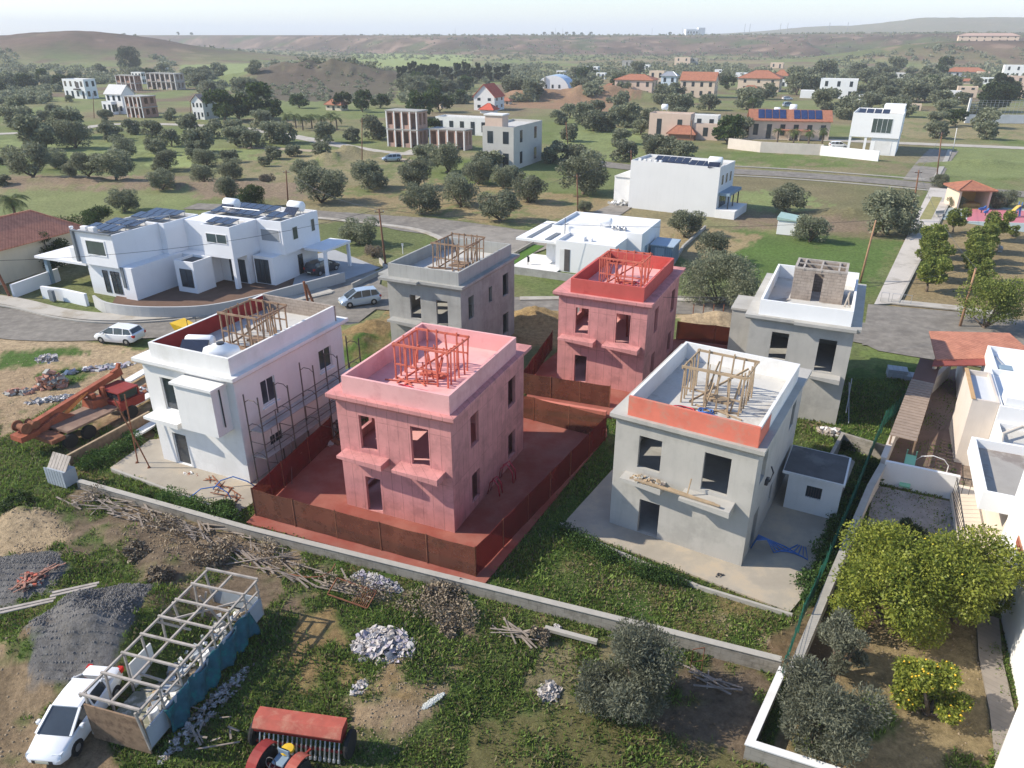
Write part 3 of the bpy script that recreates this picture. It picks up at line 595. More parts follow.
for y0,y1,z in ((1.9,3.3,4.12),(7.3,8.8,4.12),(2.0,3.3,.92)):
    mb=MB(); mb.box(6.902,7.05,y0,y1,z-.1,z); mb.build('sill',M_WHITE,W)
# two solar water heaters on its roof: tanks stand on the roof, things of their own
def Wp(root,x,y,z=0.): 
    c,s=math.cos(root.rotation_euler.z),math.sin(root.rotation_euler.z); return (root.location.x+x*c-y*s,root.location.y+x*s+y*c,z)
def water_tank(label,loc,rz,r=.36,l=1.3,group=None,panel=True,axis='x'):
    t_=thing('water_heater',label,'water heater',loc,rz,group); mb=MB()
    mb.lathe((0,0,r+.35),[(.02,-l/2),(r*.8,-l/2+.03),(r,-l/2+.14),(r,l/2-.14),(r*.8,l/2-.03),(.02,l/2)],18,'x'); mb.build('tank',M_TANK,t_,smooth=True)
    mb=MB()
    for x in (-l*.35,l*.35):
        for y in (-.3,.3): mb.bar((x,y,0),(x,y*.5,.5),.04)
    mb.build('stand',M_GALV,t_)
    if panel:
        mb=MB(); mb.M=Matrix.Translation((0,-.95,.55))@Matrix.Rotation(math.radians(38),4,'X'); mb.box(-.8,.8,-.6,.6,-.03,.03); mb.build('solar_panel',M_PV,t_)
    return t_
wt=water_tank('cylindrical water heater on a tilted panel frame on the roof of the scaffolded white house',Wp(W,2.8,2.0,7.03),math.radians(-4),.34,1.7,panel=True)
t2=thing('water_tank','squat rounded white water tank standing at the front roof corner of the scaffolded white house','water tank',Wp(W,5.2,1.2,7.03),math.radians(5)); mb=MB()
mb.lathe((0,0,.1),[(.3,0),(.72,.12),(.8,.5),(.72,.85),(.35,1.0),(.34,1.06),(.05,1.08)],20); o=mb.build('tank',M_TANK,t2,smooth=True); o.scale=(1.35,.8,1.0)
mb=MB(); mb.lathe((0,0,1.1),[(.22,.05),(.22,.16),(.05,.18)],12); mb.build('lid',M_FRAMED,t2)
# scaffolding along the right side
sc=thing('scaffolding','rusty steel scaffold frames with plank decks against the right wall of the white house','scaffolding',(*W.location.xy,0),W.rotation_euler.z)
xs0,xs1=7.35,8.35
for i,y in enumerate((.15,2.6,5.0,7.4,9.8)):
    mb=MB()
    for x in (xs0,xs1):
        mb.tube([(x,y,0),(x,y,5.6 if i%2 else 5.9)],.042,6)
    for z in (2.0,3.9,5.4): 
        mb.tube([(xs0,y,z),(xs0+.3,y,z+.22),(xs1-.3,y,z+.22),(xs1,y,z)],.024,5)
    mb.tube([(xs0,y,2.9),(xs1,y,2.9)],.024,5)
    mb.build('scaffold_frame',M_STEEL,sc)
ysn=[.15,2.6,5.0,7.4,9.8]
for i in range(4):
    for lev in (1.9,3.6):
        mb=MB(); 
        for k in range(3): mb.box(xs0+.08+k*.3,xs0+.35+k*.3,ysn[i]+.04,ysn[i+1]-.04+.08,lev,lev+.05)
        mb.build('deck',M_GALV,sc)
    mb=MB()
    for lev in (1.9,3.6):
        for hh in (.5,1.0): mb.tube([(xs1+.03,ysn[i],lev+hh),(xs1+.03,ysn[i+1],lev+hh)],.028,5)
        mb.tube([(xs0,ysn[i],lev-.1),(xs0,ysn[i+1],lev-.1)],.028,5); mb.tube([(xs1,ysn[i]+1.2,lev-1.7),(xs1,ysn[i]+1.2,lev+1.0)],.03,5)
    mb.tube([(xs1+.05,ysn[i],.2 if i%2 else 1.8),(xs1+.05,ysn[i+1],1.8 if i%2 else .2)],.022,5)
    if i in(0,3): mb.tube([(xs1+.6,ysn[i]+.2,.1),(xs0,ysn[i+1]-.8,3.5)],.022,5); mb.tube([(xs1+.9,ysn[i]+.7,.1),(xs1,ysn[i+1]-.3,2.2)],.022,5); mb.tube([(xs1+.3,ysn[i],.9),(xs1+.4,ysn[i+1],1.2)],.022,5)
    mb.build('brace',M_STEEL,sc)
rubble(None,(0,0,0),1.1,2.6,.3,90,[M_STEEL,M_CONC,M_RUST],'rubble_pile',(.1,.4),seed=31)
o=bpy.context.scene.objects.get('rubble_pile.003') or None
for o in [x for x in COL.objects if x.name.startswith('rubble_pile') and x.parent is None and 'label' not in x]:
    q=Wp(W,8.0,7.8,0.0); o.location=q; o.rotation_euler=(0,0,W.rotation_euler.z); tag(o,'dark heap of offcuts and rubble under the far end of the scaffolding','rubble heap')
# two steel props standing left of the white house
for i,(a,b) in enumerate((((150,468),(118,368)),((138,463),(127,365)))):
    x,y=G(*a); mb=MB(); mb.tube([(0,0,0),(.05 if i else -1.3,.3,4.6)],.04,6); mb.tube([(0,0,0),(-.12,0,.02)],.1,6); o=mb.build('scaffold_pole',M_RUST,None,loc=(x,y,0)); tag(o,['leaning rusty scaffold pole nearest the wall of the white house','outer rusty scaffold pole standing clear of the white house wall'][i],'pole')
# ======================= trees
def leafmat(name,c1,c2,rough=.6,trans=.35,scale=1.1,c3=None):
    m=bpy.data.materials.new(name); MATS[name]=m; m.use_nodes=True; t=m.node_tree; N=t.nodes; L=t.links; p=N['Principled BSDF']
    p.inputs['Roughness'].default_value=rough; p.inputs['Specular IOR Level'].default_value=.25
    tc=N.new('ShaderNodeTexCoord'); n=N.new('ShaderNodeTexNoise'); n.inputs['Scale'].default_value=scale; n.inputs['Detail'].default_value=5; L.new(tc.outputs['Object'],n.inputs['Vector'])
    oi=N.new('ShaderNodeObjectInfo'); g=N.new('ShaderNodeNewGeometry')
    ad=N.new('ShaderNodeMath'); ad.operation='MULTIPLY_ADD'; L.new(g.outputs['Random Per Island'],ad.inputs[0]); ad.inputs[1].default_value=.55; L.new(n.outputs['Fac'],ad.inputs[2])
    mr=N.new('ShaderNodeMapRange'); mr.inputs[1].default_value=.45; mr.inputs[2].default_value=1.05; L.new(ad.outputs[0],mr.inputs[0])
    mx=N.new('ShaderNodeMix'); mx.data_type='RGBA'; L.new(mr.outputs[0],mx.inputs[0]); mx.inputs[6].default_value=(*c1,1); mx.inputs[7].default_value=(*c2,1)
    hs=N.new('ShaderNodeHueSaturation'); r2=N.new('ShaderNodeMapRange'); L.new(oi.outputs['Random'],r2.inputs[0]); r2.inputs[3].default_value=.8; r2.inputs[4].default_value=1.2; L.new(r2.outputs[0],hs.inputs['Value']); L.new(mx.outputs[2],hs.inputs['Color'])
    L.new(hs.outputs[0],p.inputs['Base Color'])
    if trans:
        tr=N.new('ShaderNodeBsdfTranslucent'); L.new(hs.outputs[0],tr.inputs['Color']); ms=N.new('ShaderNodeMixShader'); ms.inputs[0].default_value=trans
        L.new(p.outputs[0],ms.inputs[1]); L.new(tr.outputs[0],ms.inputs[2]); L.new(ms.outputs[0],N['Material Output'].inputs[0])
    return m
L_OLIVE=leafmat('olive_leaves',(.09,.105,.062),(.29,.305,.195),scale=.9)
L_OLIVEN=leafmat('silver_olive_leaves',(.09,.10,.065),(.27,.28,.20),scale=.8)
L_GREEN=leafmat('green_leaves',(.02,.04,.012),(.075,.115,.03))
L_CITRUS=leafmat('citrus_leaves',(.08,.12,.018),(.31,.33,.055),rough=.45)
L_PARK=leafmat('park_tree_leaves',(.07,.11,.02),(.27,.30,.07))
L_PINE=leafmat('conifer_needles',(.018,.03,.014),(.06,.085,.035))
L_DRY=leafmat('dry_twigs',(.15,.115,.08),(.32,.26,.18),trans=0)
L_PALM=leafmat('palm_leaves',(.04,.06,.02),(.13,.17,.05))
BARK=mat('bark',(.13,.10,.075),.95,.25,3,bump=.5,bscale=12)
FRUIT_Y2=mat('ripe_lemon',(.80,.50,.04),.45,.05,3); FRUIT_O=mat('orange_fruit',(.85,.33,.02),.45,.05,3); FRUIT_Y=mat('lemon_fruit',(.80,.60,.06),.45,.05,3)
def mesh_np(name,V,Fc,mats,mi=None,parent=None,link=True):
    me=bpy.data.meshes.new(name); V=np.asarray(V,np.float32); me.vertices.add(len(V)); me.vertices.foreach_set('co',V.ravel())
    n=Fc.shape[1]; me.loops.add(Fc.size); me.loops.foreach_set('vertex_index',Fc.ravel().astype(np.int32)); me.polygons.add(len(Fc)); me.polygons.foreach_set('loop_start',np.arange(len(Fc))*n)
    for x in mats: me.materials.append(x)
    if mi is not None: me.polygons.foreach_set('material_index',mi.astype(np.int32))
    me.update(calc_edges=True); me.validate()
    if not link: return me
    o=bpy.data.objects.new(name,me); COL.objects.link(o)
    if parent is not None: o.parent=parent
    return o
def crown_pts(rng,R,Hh,zc,nl,flat=.75,jit=.5):
    """lobes filling a crown: centres and radii"""
    c=[];r=[]
    for k in range(nl):
        a=rng.uniform(0,2*math.pi); q=rng.uniform(.1,.78)**.55; ph=rng.uniform(-.85,1)
        x=R*q*math.cos(a)*math.sqrt(max(0,1-ph*ph*.6)); y=R*q*math.sin(a)*math.sqrt(max(0,1-ph*ph*.6)); z=zc+Hh*.5*ph*.8
        c.append((x,y,z)); r.append(R*rng.uniform(.26,.46))
    return np.array(c),np.array(r)
def leaves(rng,c,r,n,ls,asp=.45,depth=.45,flat=.85,droop=0.,quad=True,spiky=0.):
    k=rng.integers(0,len(c),n); k=rng.choice(len(c),n,p=(r**2)/(r**2).sum())
    d=rng.normal(size=(n,3)); d/=np.linalg.norm(d,axis=1)[:,None]
    rad=r[k]*(1-depth*rng.random(n)**1.5+spiky*rng.random(n)**3)
    P=c[k]+d*rad[:,None]*np.array([1,1,flat])
    ax=rng.normal(size=(n,3))+d*1.2; ax[:,2]-=droop; ax/=np.linalg.norm(ax,axis=1)[:,None]
    b=np.cross(ax,rng.normal(size=(n,3))+d*.2); b/=np.linalg.norm(b,axis=1)[:,None]
    s=ls*rng.uniform(.6,1.4,n)[:,None]
    V=np.stack([P-ax*s*.5,P+b*s*asp*.5,P+ax*s*.5,P-b*s*asp*.5],1).reshape(-1,3)
    return V,np.arange(4*n).reshape(-1,4)
def limbs(rng,c,zb,r0,nb=5,lean=.3):
    mb=MB(); top=Vector((rng.uniform(-lean,lean),rng.uniform(-lean,lean),zb)); 
    mb.tube([(0,0,-.2),(top.x*.3,top.y*.3,zb*.5),tuple(top)],[r0*1.25,r0*.9,r0*.75],7)
    for i in rng.choice(len(c),min(nb,len(c)),replace=False):
        e=Vector(c[i]); m_=top.lerp(e,.5)+Vector((0,0,-.08*e.length)); mb.tube([tuple(top-Vector((0,0,.1))),tuple(m_),tuple(e)],[r0*.55,r0*.35,r0*.12],6)
    return mb
def make_tree(name,rng,R,Ht,base,nl,n,ls,lm,asp=.45,r0=.16,droop=0,depth=.5,one=False,flat=.85,nb=6,spiky=.15,fruit=None,link=True):
    """returns (root) with trunk + crown at origin, total height Ht, crown radius R, bottom of crown at base"""
    zc=(Ht+base)/2; c,r=crown_pts(rng,R,Ht-base,zc,nl)
    c[:,2]=np.clip(c[:,2],base+r*.5,Ht-r*.7)
    V,Fc=leaves(rng,c,r,n,ls,asp,depth,flat,droop,spiky=spiky); tb=limbs(rng,c,max(base*.8,.25),r0,nb)
    if one:
        tv=np.array(tb.v); root=None
        # trunk quads/ngons: triangulate fan into quads by repeating
        q=[]
        for f in tb.f:
            if len(f)==4: q.append(f)
        q=np.array(q)+len(V); FF=np.concatenate([Fc,q]); mi=np.concatenate([np.zeros(len(Fc)),np.ones(len(q))])
        return mesh_np(name,np.concatenate([V,tv]),FF,[lm,BARK],mi,link=link)
    root=thing(name,'','tree'); tb.build('trunk',BARK,root,smooth=True); mesh_np('crown',V,Fc,[lm],parent=root)
    if fruit:
        fm,nf=fruit; mb=MB()
        for k in range(nf):
            i=rng.integers(len(c)); d=rng.normal(size=3); d/=np.linalg.norm(d); p=c[i]+d*r[i]*np.array([1,1,flat])*1.02; s=.05
            mb.add([(p[0]+s*x,p[1]+s*y,p[2]+s*z) for x,y,z in ((1,0,0),(-1,0,0),(0,1,0),(0,-1,0),(0,0,1),(0,0,-1))],[(0,2,4),(2,1,4),(1,3,4),(3,0,4),(2,0,5),(1,2,5),(3,1,5),(0,3,5)])
        tag(mb.build('fruit',fm,root,smooth=True),kind='stuff')
    return root
def depth_of(x,y): return y*math.cos(PITCH)+CH*math.sin(PITCH)
rt=np.random.default_rng(5)
# prototypes (unit: crown radius 2.5 m, about 4.4 m high)
PO=[make_tree('olive_tree',np.random.default_rng(40+i),2.5,4.3,.25,24,6000,.30,L_OLIVE,asp=.42,r0=.22,droop=.2) for i in range(5)]
PFAR=[make_tree('olive_tree',np.random.default_rng(60+i),2.5,4.3,.15,20,2400,.5,L_OLIVE,asp=.6,one=True) for i in range(5)]
PGREEN=[make_tree('green_tree',np.random.default_rng(80+i),2.5,4.6,.4,14,1700,.5,L_GREEN,asp=.6,one=True) for i in range(3)]
used=set()
def put(proto,px,py,wpx,label,group,hs=1.,rz=None,cat='tree',name=None):
    x,y=G(px,py); s=1.0*wpx*depth_of(x,y)/F/5.0; z=ground_h(x,y)
    rz=random.uniform(0,6.28) if rz is None else rz
    key=proto.name
    if key not in used: used.add(key); o=proto; o.location=(x,y,z); o.rotation_euler=(0,0,rz); o['label']=label
    else: o=copy_tree(proto,loc=(x,y,z),rz=rz,label=label)
    if group: o['group']=group
    o.scale=(s,s,s*hs); o['category']=cat; return o
# (px, py of the trunk foot, crown width in px)
OL_A=[(33,178,40),(55,168,28),(90,182,30),(72,182,17),(117,182,40),(125,159,28),(75,148,34),(156,153,20),(166,170,28),(164,190,27),(125,211,30),(206,166,24),(204,184,24),(232,180,28),(227,197,26),(305,179,26),(323,202,48),(370,189,38),(416,188,34),(446,172,36),(422,213,40),(461,206,38),(478,184,34),(500,221,40),(527,202,34),(583,194,52),(361,244,38),(503,188,26)]
LBL_A=['spreading olive tree at the left edge of the grove above the tiled house','small olive tree behind the broad one at the grove\'s left','olive tree left of the double-crowned olive above the villa','little low olive beside the villa-side olive row','broad olive with two merged crowns above the white villa roof','far olive just behind the broad double-crowned one','wide olive in the second row near the field edge','lone rounded olive in the middle of the left field','olive standing directly behind the slim-trunked one','slim-trunked olive with visible leaning trunk and dark crown','dark bushy olive directly behind the solar panels','olive right of the lone rounded one in the left field','pale small-crowned olive beside the left field track','pale olive with loose crown near the far wooden pole','tall narrow olive just behind the bright green bush','half-hidden olive left of the big dark olive','big dark olive near the wooden pole with a wide shadow','rounded olive in front of the parked light blue car','olive right of the light blue parked car','tall olive directly before the green tree and unfinished villa','largest front olive of the cluster by the road bend','front right olive of the cluster by the road bend','olive in front of the low grey block house','pale ragged olive beside the road at the bend','olive right of the ragged roadside one','large silvery olive beside the lane left of the white block house','lone olive on the green verge inside the road bend','small dark olive behind the pale ragged one']
for (a,b,c),l in zip(OL_A,LBL_A): put(PO[random.randrange(5)],a,b,c,l,'olive trees of the grove behind the villa',random.uniform(.8,.98))
OL_B=[(684,236,34),(787,212,38),(809,241,34),(888,234,54),(939,187,17),(955,207,16),(585,212,15),(993,208,22),(1007,206,19)]
LBL_B=['small olive with gaps between the white block house and the blue shed','olive in the field above the small white hut','round dark olive beside the small white hut','widest silver olive beside the footway','tree beside the lane just above the tiled pavilion\'s left','small tree before the left post of the tiled pavilion','little shrub behind the flat-roofed white bungalow','dark small tree right of the tiled pavilion','outer small tree right of the tiled pavilion']
for (a,b,c),l in zip(OL_B,LBL_B): put(PO[random.randrange(5)],a,b,c,l,'single olives by the lanes',random.uniform(.8,.95))
# far belts: nothing in the picture tells these apart inside their own patch
FARS={'far olives in the field left of the half-built villas':[(22,116,24),(18,128,30),(56,116,15),(33,103,10),(69,102,9),(45,121,13),(70,138,36),(35,150,40),(106,121,15),(108,131,13),(116,139,17),(2,164,12),(2,186,16),(112,141,20)],
'far olives between the half-built villas and the tall green trees':[(134,134,17),(152,137,20),(172,146,22),(157,155,18),(192,130,22),(200,152,30),(238,146,25),(252,148,24),(171,120,14),(213,138,22),(197,157,20),(272,143,27),(284,143,27),(261,129,22),(235,134,20),(193,160,14),(272,159,18),(230,162,17),(265,166,12),(294,156,16),(322,158,20),(324,143,24),(353,142,18),(374,139,27),(426,163,24),(490,170,30),(512,184,24)],
'far olives behind the cream low house and its field':[(553,163,26),(572,162,26),(571,141,20),(583,124,24),(594,131,30),(605,131,26),(624,127,30),(622,109,20),(635,119,18),(649,126,24),(679,113,26),(663,104,22),(675,98,18),(680,123,20),(708,110,22),(619,144,22),(622,161,26),(652,150,22),(669,158,26),(682,162,26),(654,156,24),(596,112,16),(570,118,18),(560,124,18),(640,134,18)],
'far olives on the right between the houses':[(747,110,30),(767,99,20),(797,95,25),(810,93,22),(825,113,28),(848,119,28),(867,83,19),(880,72,12),(894,74,19),(887,84,17),(860,97,17),(878,97,23),(899,93,20),(907,102,26),(917,91,18),(921,98,22),(930,83,20),(948,94,24),(926,102,20),(939,107,24),(946,117,24),(903,117,20),(901,108,18),(885,104,22),(935,138,22),(937,127,20),(984,139,22),(984,128,24),(794,85,22),(823,81,24),(856,79,20),(739,138,24),(835,88,20),(845,95,18),(870,108,20),(890,112,20),(960,104,18),(968,120,18)]}
for g,lst in FARS.items():
    for a,b,c in lst: put(PFAR[random.randrange(5)],a,b,c,'grey-green olive, one of the '+g,g,random.uniform(.75,.98))
GR=[(224,121,34),(240,120,30),(257,119,36),(272,120,26),(728,90,15),(727,143,32),(941,77,18),(955,126,20),(433,140,22),(420,118,30),(440,112,26),(300,108,18),(345,110,20),(363,112,20),(380,108,18)]
LG=['deep green tree hiding the pale barn-like house\'s right end','second deep green tree right of the pale barn-like house','widest deep green tree of the row by the barn-like house','last deep green tree of that row toward the palms','dark slender tree left of the red-roofed cream house','green leafy tree left of the solar-roofed house','dark green tree high up left of the tiled bungalow','green shrub-like tree at the foot of the fenced court','round green tree between the unfinished villa and the low grey block house','dark tree just left of the steep red-roofed house','dark tree behind the steep red-roofed house\'s left gable','green tree left of the low terracotta roof','green tree right of the low terracotta roof','farther green tree beyond the low terracotta roof','dark tree at the end of the palm garden']
for (a,b,c),l in zip(GR,LG): put(PGREEN[random.randrange(3)],a,b,c,l,None,random.uniform(.85,1.1))
# background trees scattered through the village and plain
def scatter(n,x0,x1,y0,y1,w0,w1,g,seed,avoid=()):
    r=random.Random(seed)
    for k in range(n):
        for _ in range(20):
            a=r.uniform(x0,x1); b=y0+(y1-y0)*r.random()**.8
            if not any(q[0]<a<q[1] and q[2]<b<q[3] for q in avoid): break
        put((PFAR if r.random()<.8 else PGREEN)[r.randrange(3)],a,b,r.uniform(w0,w1)*(b-30)/50,'small dark tree, one of the '+g,g,r.uniform(.8,1.05))
AV=[(60,200,88,122),(190,240,95,125),(265,400,76,112),(470,510,85,112),(530,580,75,100),(610,830,80,110)]
scatter(34,0,330,74,98,11,17,'scattered trees on the left plain',11,AV)
scatter(34,330,560,76,104,10,16,'scattered trees on the middle plain',12,AV+[(350,480,50,72)])
scatter(34,560,1020,74,98,10,16,'scattered trees around the far houses',13,[(640,720,76,104),(725,790,76,104),(810,850,76,104),(930,1020,60,82)])
# far-off wood: one mass
cs=[];rs=[];r_=np.random.default_rng(3)
for k in range(2600):
    px=r_.uniform(-60,1084); py=66+ (r_.random()**1.3)*16 - (1.5 if px>600 else 0)
    if 345<px<480 and py<70: continue
    if 175<px<262 and py<79: continue
    if 20<px<100 and py<70 : continue
    if fbm(np.array([px*1.]),np.array([py*6.]),60,3,33)[0]<.43: continue
    x,y=G(px,py); y=min(y,900); cs.append((x,y,ground_h(x,y)+1.2)); rs.append(r_.uniform(1.8,3.4))
cs=np.array(cs);rs=np.array(rs); V,Fc=leaves(r_,cs,rs,60000,1.5,.8,.5,.75); tag(mesh_np('far_woodland',V,Fc,[L_OLIVE]),'far-off belt of small dark olives across the plain','woodland',kind='stuff')
cs=[];rs=[]
for k in range(3200):
    a=r_.uniform(-.75,.78); d=r_.uniform(820,1500); x=a*d; y=d; cs.append((x,y,ground_h(x,y)+.6)); rs.append(r_.uniform(1.0,3.0))
cs=np.array(cs);rs=np.array(rs); V,Fc=leaves(r_,cs,rs,45000,1.8,.8,.5,.7); tag(mesh_np('hillside_scrub',V,Fc,[L_OLIVE]),'scattered dark scrub on the dry hillsides','scrub',kind='stuff')
cs=[];rs=[];kk=0
for k in range(4000):
    px=r_.uniform(-20,1040); py=70+r_.random()*34
    if any(q[0]<px<q[1] and q[2]<py<q[3]+2 for q in AV+[(350,480,50,74),(640,720,76,106),(725,790,66,106),(930,1030,54,104),(380,560,104,112),(600,660,70,100)]): continue
    if fbm(np.array([px*1.]),np.array([py*5.]),45,3,35)[0]<.53: continue
    x,y=G(px,py); cs.append((x,y,ground_h(x,y)+1.3)); rs.append(r_.uniform(1.4,2.6))
cs=np.array(cs);rs=np.array(rs); V,Fc=leaves(r_,cs,rs,70000,1.0,.8,.5,.8); tag(mesh_np('far_orchard',V,Fc,[L_OLIVE]),'patches of olive orchard merging between the far houses','orchard',kind='stuff')
# the big olive behind the red house, silver olives in the foreground, citrus trees
def near_tree(px,py,R,Ht,base,nl,n,ls,lm,label,seed,asp=.3,droop=.3,fruit=None,r0=.2,spiky=.25,name='olive_tree',flat=.9,depth=.55):
    o=make_tree(name,np.random.default_rng(seed),R,Ht,base,nl,n,ls,lm,asp=asp,r0=r0,droop=droop,depth=depth,fruit=fruit,spiky=spiky,flat=flat); x,y=G(px,py); o.location=(x,y,ground_h(x,y)); o['label']=label; return o
near_tree(716,304,3.5,5.0,.3,26,16000,.26,L_OLIVE,'big dense olive between the red-walled shell and the rear street',101)
near_tree(712,262,2.1,3.6,.3,14,6000,.26,L_OLIVE,'smaller olive directly behind the big dense one',102)
near_tree(628,712,1.9,3.6,.15,22,26000,.15,L_OLIVEN,'silvery olive casting a dark shadow in front of the boundary wall',103,droop=-.6)
near_tree(818,738,1.75,3.6,.2,20,22000,.15,L_OLIVEN,'large silver olive in the lower corner of the walled orchard',104,droop=-.6)
near_tree(842,668,1.15,3.0,.3,12,9000,.15,L_OLIVEN,'slimmer silver olive behind the large one in the walled orchard',105,droop=-.6)
near_tree(885,622,2.6,4.3,.3,26,40000,.14,L_CITRUS,'wide yellow-green citrus tree at the left of the walled orchard',106,asp=.5,fruit=(FRUIT_Y,18),name='citrus_tree')
near_tree(958,622,2.45,4.5,.3,26,40000,.14,L_CITRUS,'tall yellow-green citrus tree against the white house wall',107,asp=.5,fruit=(FRUIT_Y,20),name='citrus_tree')
near_tree(925,712,1.25,2.4,.15,14,14000,.13,L_CITRUS,'small round lemon tree full of yellow fruit in front of the citrus pair',108,asp=.5,fruit=(FRUIT_Y2,170),name='lemon_tree')
o=near_tree(908,548,.9,1.9,.2,8,2600,.18,L_PINE,'dark shrub with reddish blooms on the paved yard',109,asp=.5,name='shrub'); o['category']='shrub'
# park trees: two rows
PK=make_tree('park_tree',np.random.default_rng(120),1.25,2.9,.75,12,3000,.2,L_PARK,asp=.55,r0=.09)
pk=[(927,291,26),(930,280,25),(928,268,24),(931,258,22),(933,250,20),(953,232,18),(971,282,24),(975,270,24),(978,262,23),(983,252,22),(992,240,22),(975,292,22)]
for i,(a,b,c) in enumerate(pk):
    near=('left row' if i<6 else 'right row'); nm=['nearest','second','third','fourth','fifth','farthest'][i%6] if i<11 else 'lowest'
    lab=f'round clipped tree, {nm} from the street in the {near} of the park' if i<11 else 'round clipped tree beside the leaning pole at the end of the right park row'
    if i in(6,): lab='round clipped tree just behind the one by the leaning pole, right park row'
    x,y=G(a,b); s=1.3*c*depth_of(x,y)/F/2.5
    o=PK if i==0 else copy_tree(PK); o.location=(x,y,0); o.scale=(s,s,s*.95); o.rotation_euler=(0,0,i*1.3); o['label']=lab; o['group']='clipped round trees of the park'
near_tree(984,328,3.0,5.0,.1,18,9000,.2,L_PARK,'big bright green bush by the street above the red-tiled roof',121,asp=.5,name='bush')['category']='bush'
near_tree(1012,236,.8,1.5,.1,8,1500,.2,L_PARK,'yellow-green shrub at the right edge beside the red court',122,name='shrub')['category']='shrub'
near_tree(873,236,.8,1.9,.3,8,1500,.2,L_PARK,'yellow-green small tree in front of the widest silver olive',123)
near_tree(254,205,2.3,3.2,.1,16,6000,.24,L_GREEN,'bright green rounded bush beside the road behind the villa',124,asp=.5,name='bush')['category']='bush'
near_tree(266,184,1.6,1.4,.05,10,2500,.3,L_DRY,'low heap-like dead brown bush in the left field',125,name='bush')['category']='bush'
near_tree(372,256,1.3,1.2,.05,10,2500,.2,L_DRY,'dry brown scrub beside the pole at the road bend',126,name='bush')['category']='bush'
for i,(px,py,R,Hh,l) in enumerate([(56,268,1.9,4.4,'green bush crowding the eave of the red-tiled house, nearest the chimney'),(80,246,2.4,4.4,'tallest green bush between the tiled house and the villa'),(98,226,2.0,2.6,'green bush behind the villa\'s rear left corner'),(35,268,1.4,2.4,'small bush under the red-tiled eave')]):
    near_tree(px,py,R,Hh,.1,14,4500,.22,L_GREEN,l,130+i,asp=.5,name='bush')['category']='bush'
# weeds along the wall, low shrubs: a few clumps each its own
for i,(px,py,R,Hh,m_,l) in enumerate([(222,512,.7,.6,L_GREEN,'low green weed clump at the corner of the concrete slab'),(170,428,.9,.8,L_GREEN,'green weeds left of the white house\'s slab'),(140,560,.7,.45,L_DRY,'dry thistle bush on the sandy heap'),(160,585,.6,.6,L_DRY,'smaller dry thistle bush on the sandy heap'),(210,560,1.1,.3,L_DRY,'tangle of dry branches behind the long wooden frame'),(440,606,1.5,.35,L_DRY,'grey tangle of dry brush at the foot of the boundary wall'),(447,632,.4,.2,L_DRY,'lower grey brush beside the white rubbish heap'),(540,640,.4,.6,L_DRY,'thin dry shrub beside the wall with bent stalks'),(18,510,.8,.4,L_GREEN,'green weed patch below the crane truck'),(730,560,.3,.3,L_GREEN,'tiny weed by the slab edge'),(405,432,.3,.3,L_GREEN,'tiny weed tuft by the red yard'),(762,445,.6,.6,L_GREEN,'low bush in the gap behind the annexe'),(845,405+40,.8,.8,L_GREEN,'green bush at the foot of the rear shell by the block wall'),(440,215+380,.5,.5,L_DRY,'dry bramble on the wall top')]):
    if i in (9,10): continue
    near_tree(px,py,R,Hh,.02,9,2200,.16,m_,l,150+i,asp=.5,name='bush',r0=.03,spiky=.5)['category']='bush'
# palms
def palm(px,py,Ht,fr,label,seed,group=None,n=26):
    rng=random.Random(seed); x,y=G(px,py); t_=thing('palm_tree',label,'palm',(x,y,ground_h(x,y)),0,group); mb=MB()
    mb.tube([(0,0,-.2),(.05,0,Ht*.5),(0,.05,Ht)],[.24,.18,.2],8); mb.build('trunk',BARK,t_)
    V=[];Fc=[]
    for k in range(n):
        a=k*2.4+rng.uniform(-.2,.2); up=rng.uniform(-.2,1.1); L_=fr*rng.uniform(.8,1.1); p=Vector((0,0,Ht)); el=up
        for s in range(9):
            d=Vector((math.cos(a)*math.cos(el),math.sin(a)*math.cos(el),math.sin(el))); q=p+d*L_/9; side=Vector((-math.sin(a),math.cos(a),0)); wl=fr*.24*math.sin(math.pi*(s+.9)/10)
            for sg in (-1,1):
                for j in (0,.5):
                    b=p.lerp(q,j); tip=b+side*sg*wl+d*wl*.5-Vector((0,0,wl*.45)); n0=len(V); V+= [tuple(b),tuple(b+d*L_/26),tuple(tip+d*.02),tuple(tip)]; Fc.append((n0,n0+1,n0+2,n0+3))
            p=q; el-=.22
    mesh_np('crown',np.array(V),np.array(Fc),[L_PALM],parent=t_); return t_
palm(17,222,3.2,2.9,'palm with long arching fronds behind the red-tiled house',1)
palm(752,112+0,4,2.6,'single tall palm beside the cream gabled house',2)
for i,(a,b) in enumerate([(287,126),(296,128),(303,130),(312,128),(322,129),(331,126),(337,130)]): palm(a,b,3.2,2.6,'short palm, one of the row in front of the low terracotta house',10+i,'palms in the garden of the low terracotta house',18)
for i,(a,b,l) in enumerate([(793,144,'palm at the left of the solar-roofed house\'s garden'),(808,145,'palm in the middle of the solar-roofed house\'s garden'),(822,143,'palm right of the tile porch of the solar-roofed house'),(832,98,'palm at the corner of the small white two-storey house'),(777,143,'tallest slim palm before the solar panels')]): palm(a,b,3.0,2.0,l,30+i,None,18)
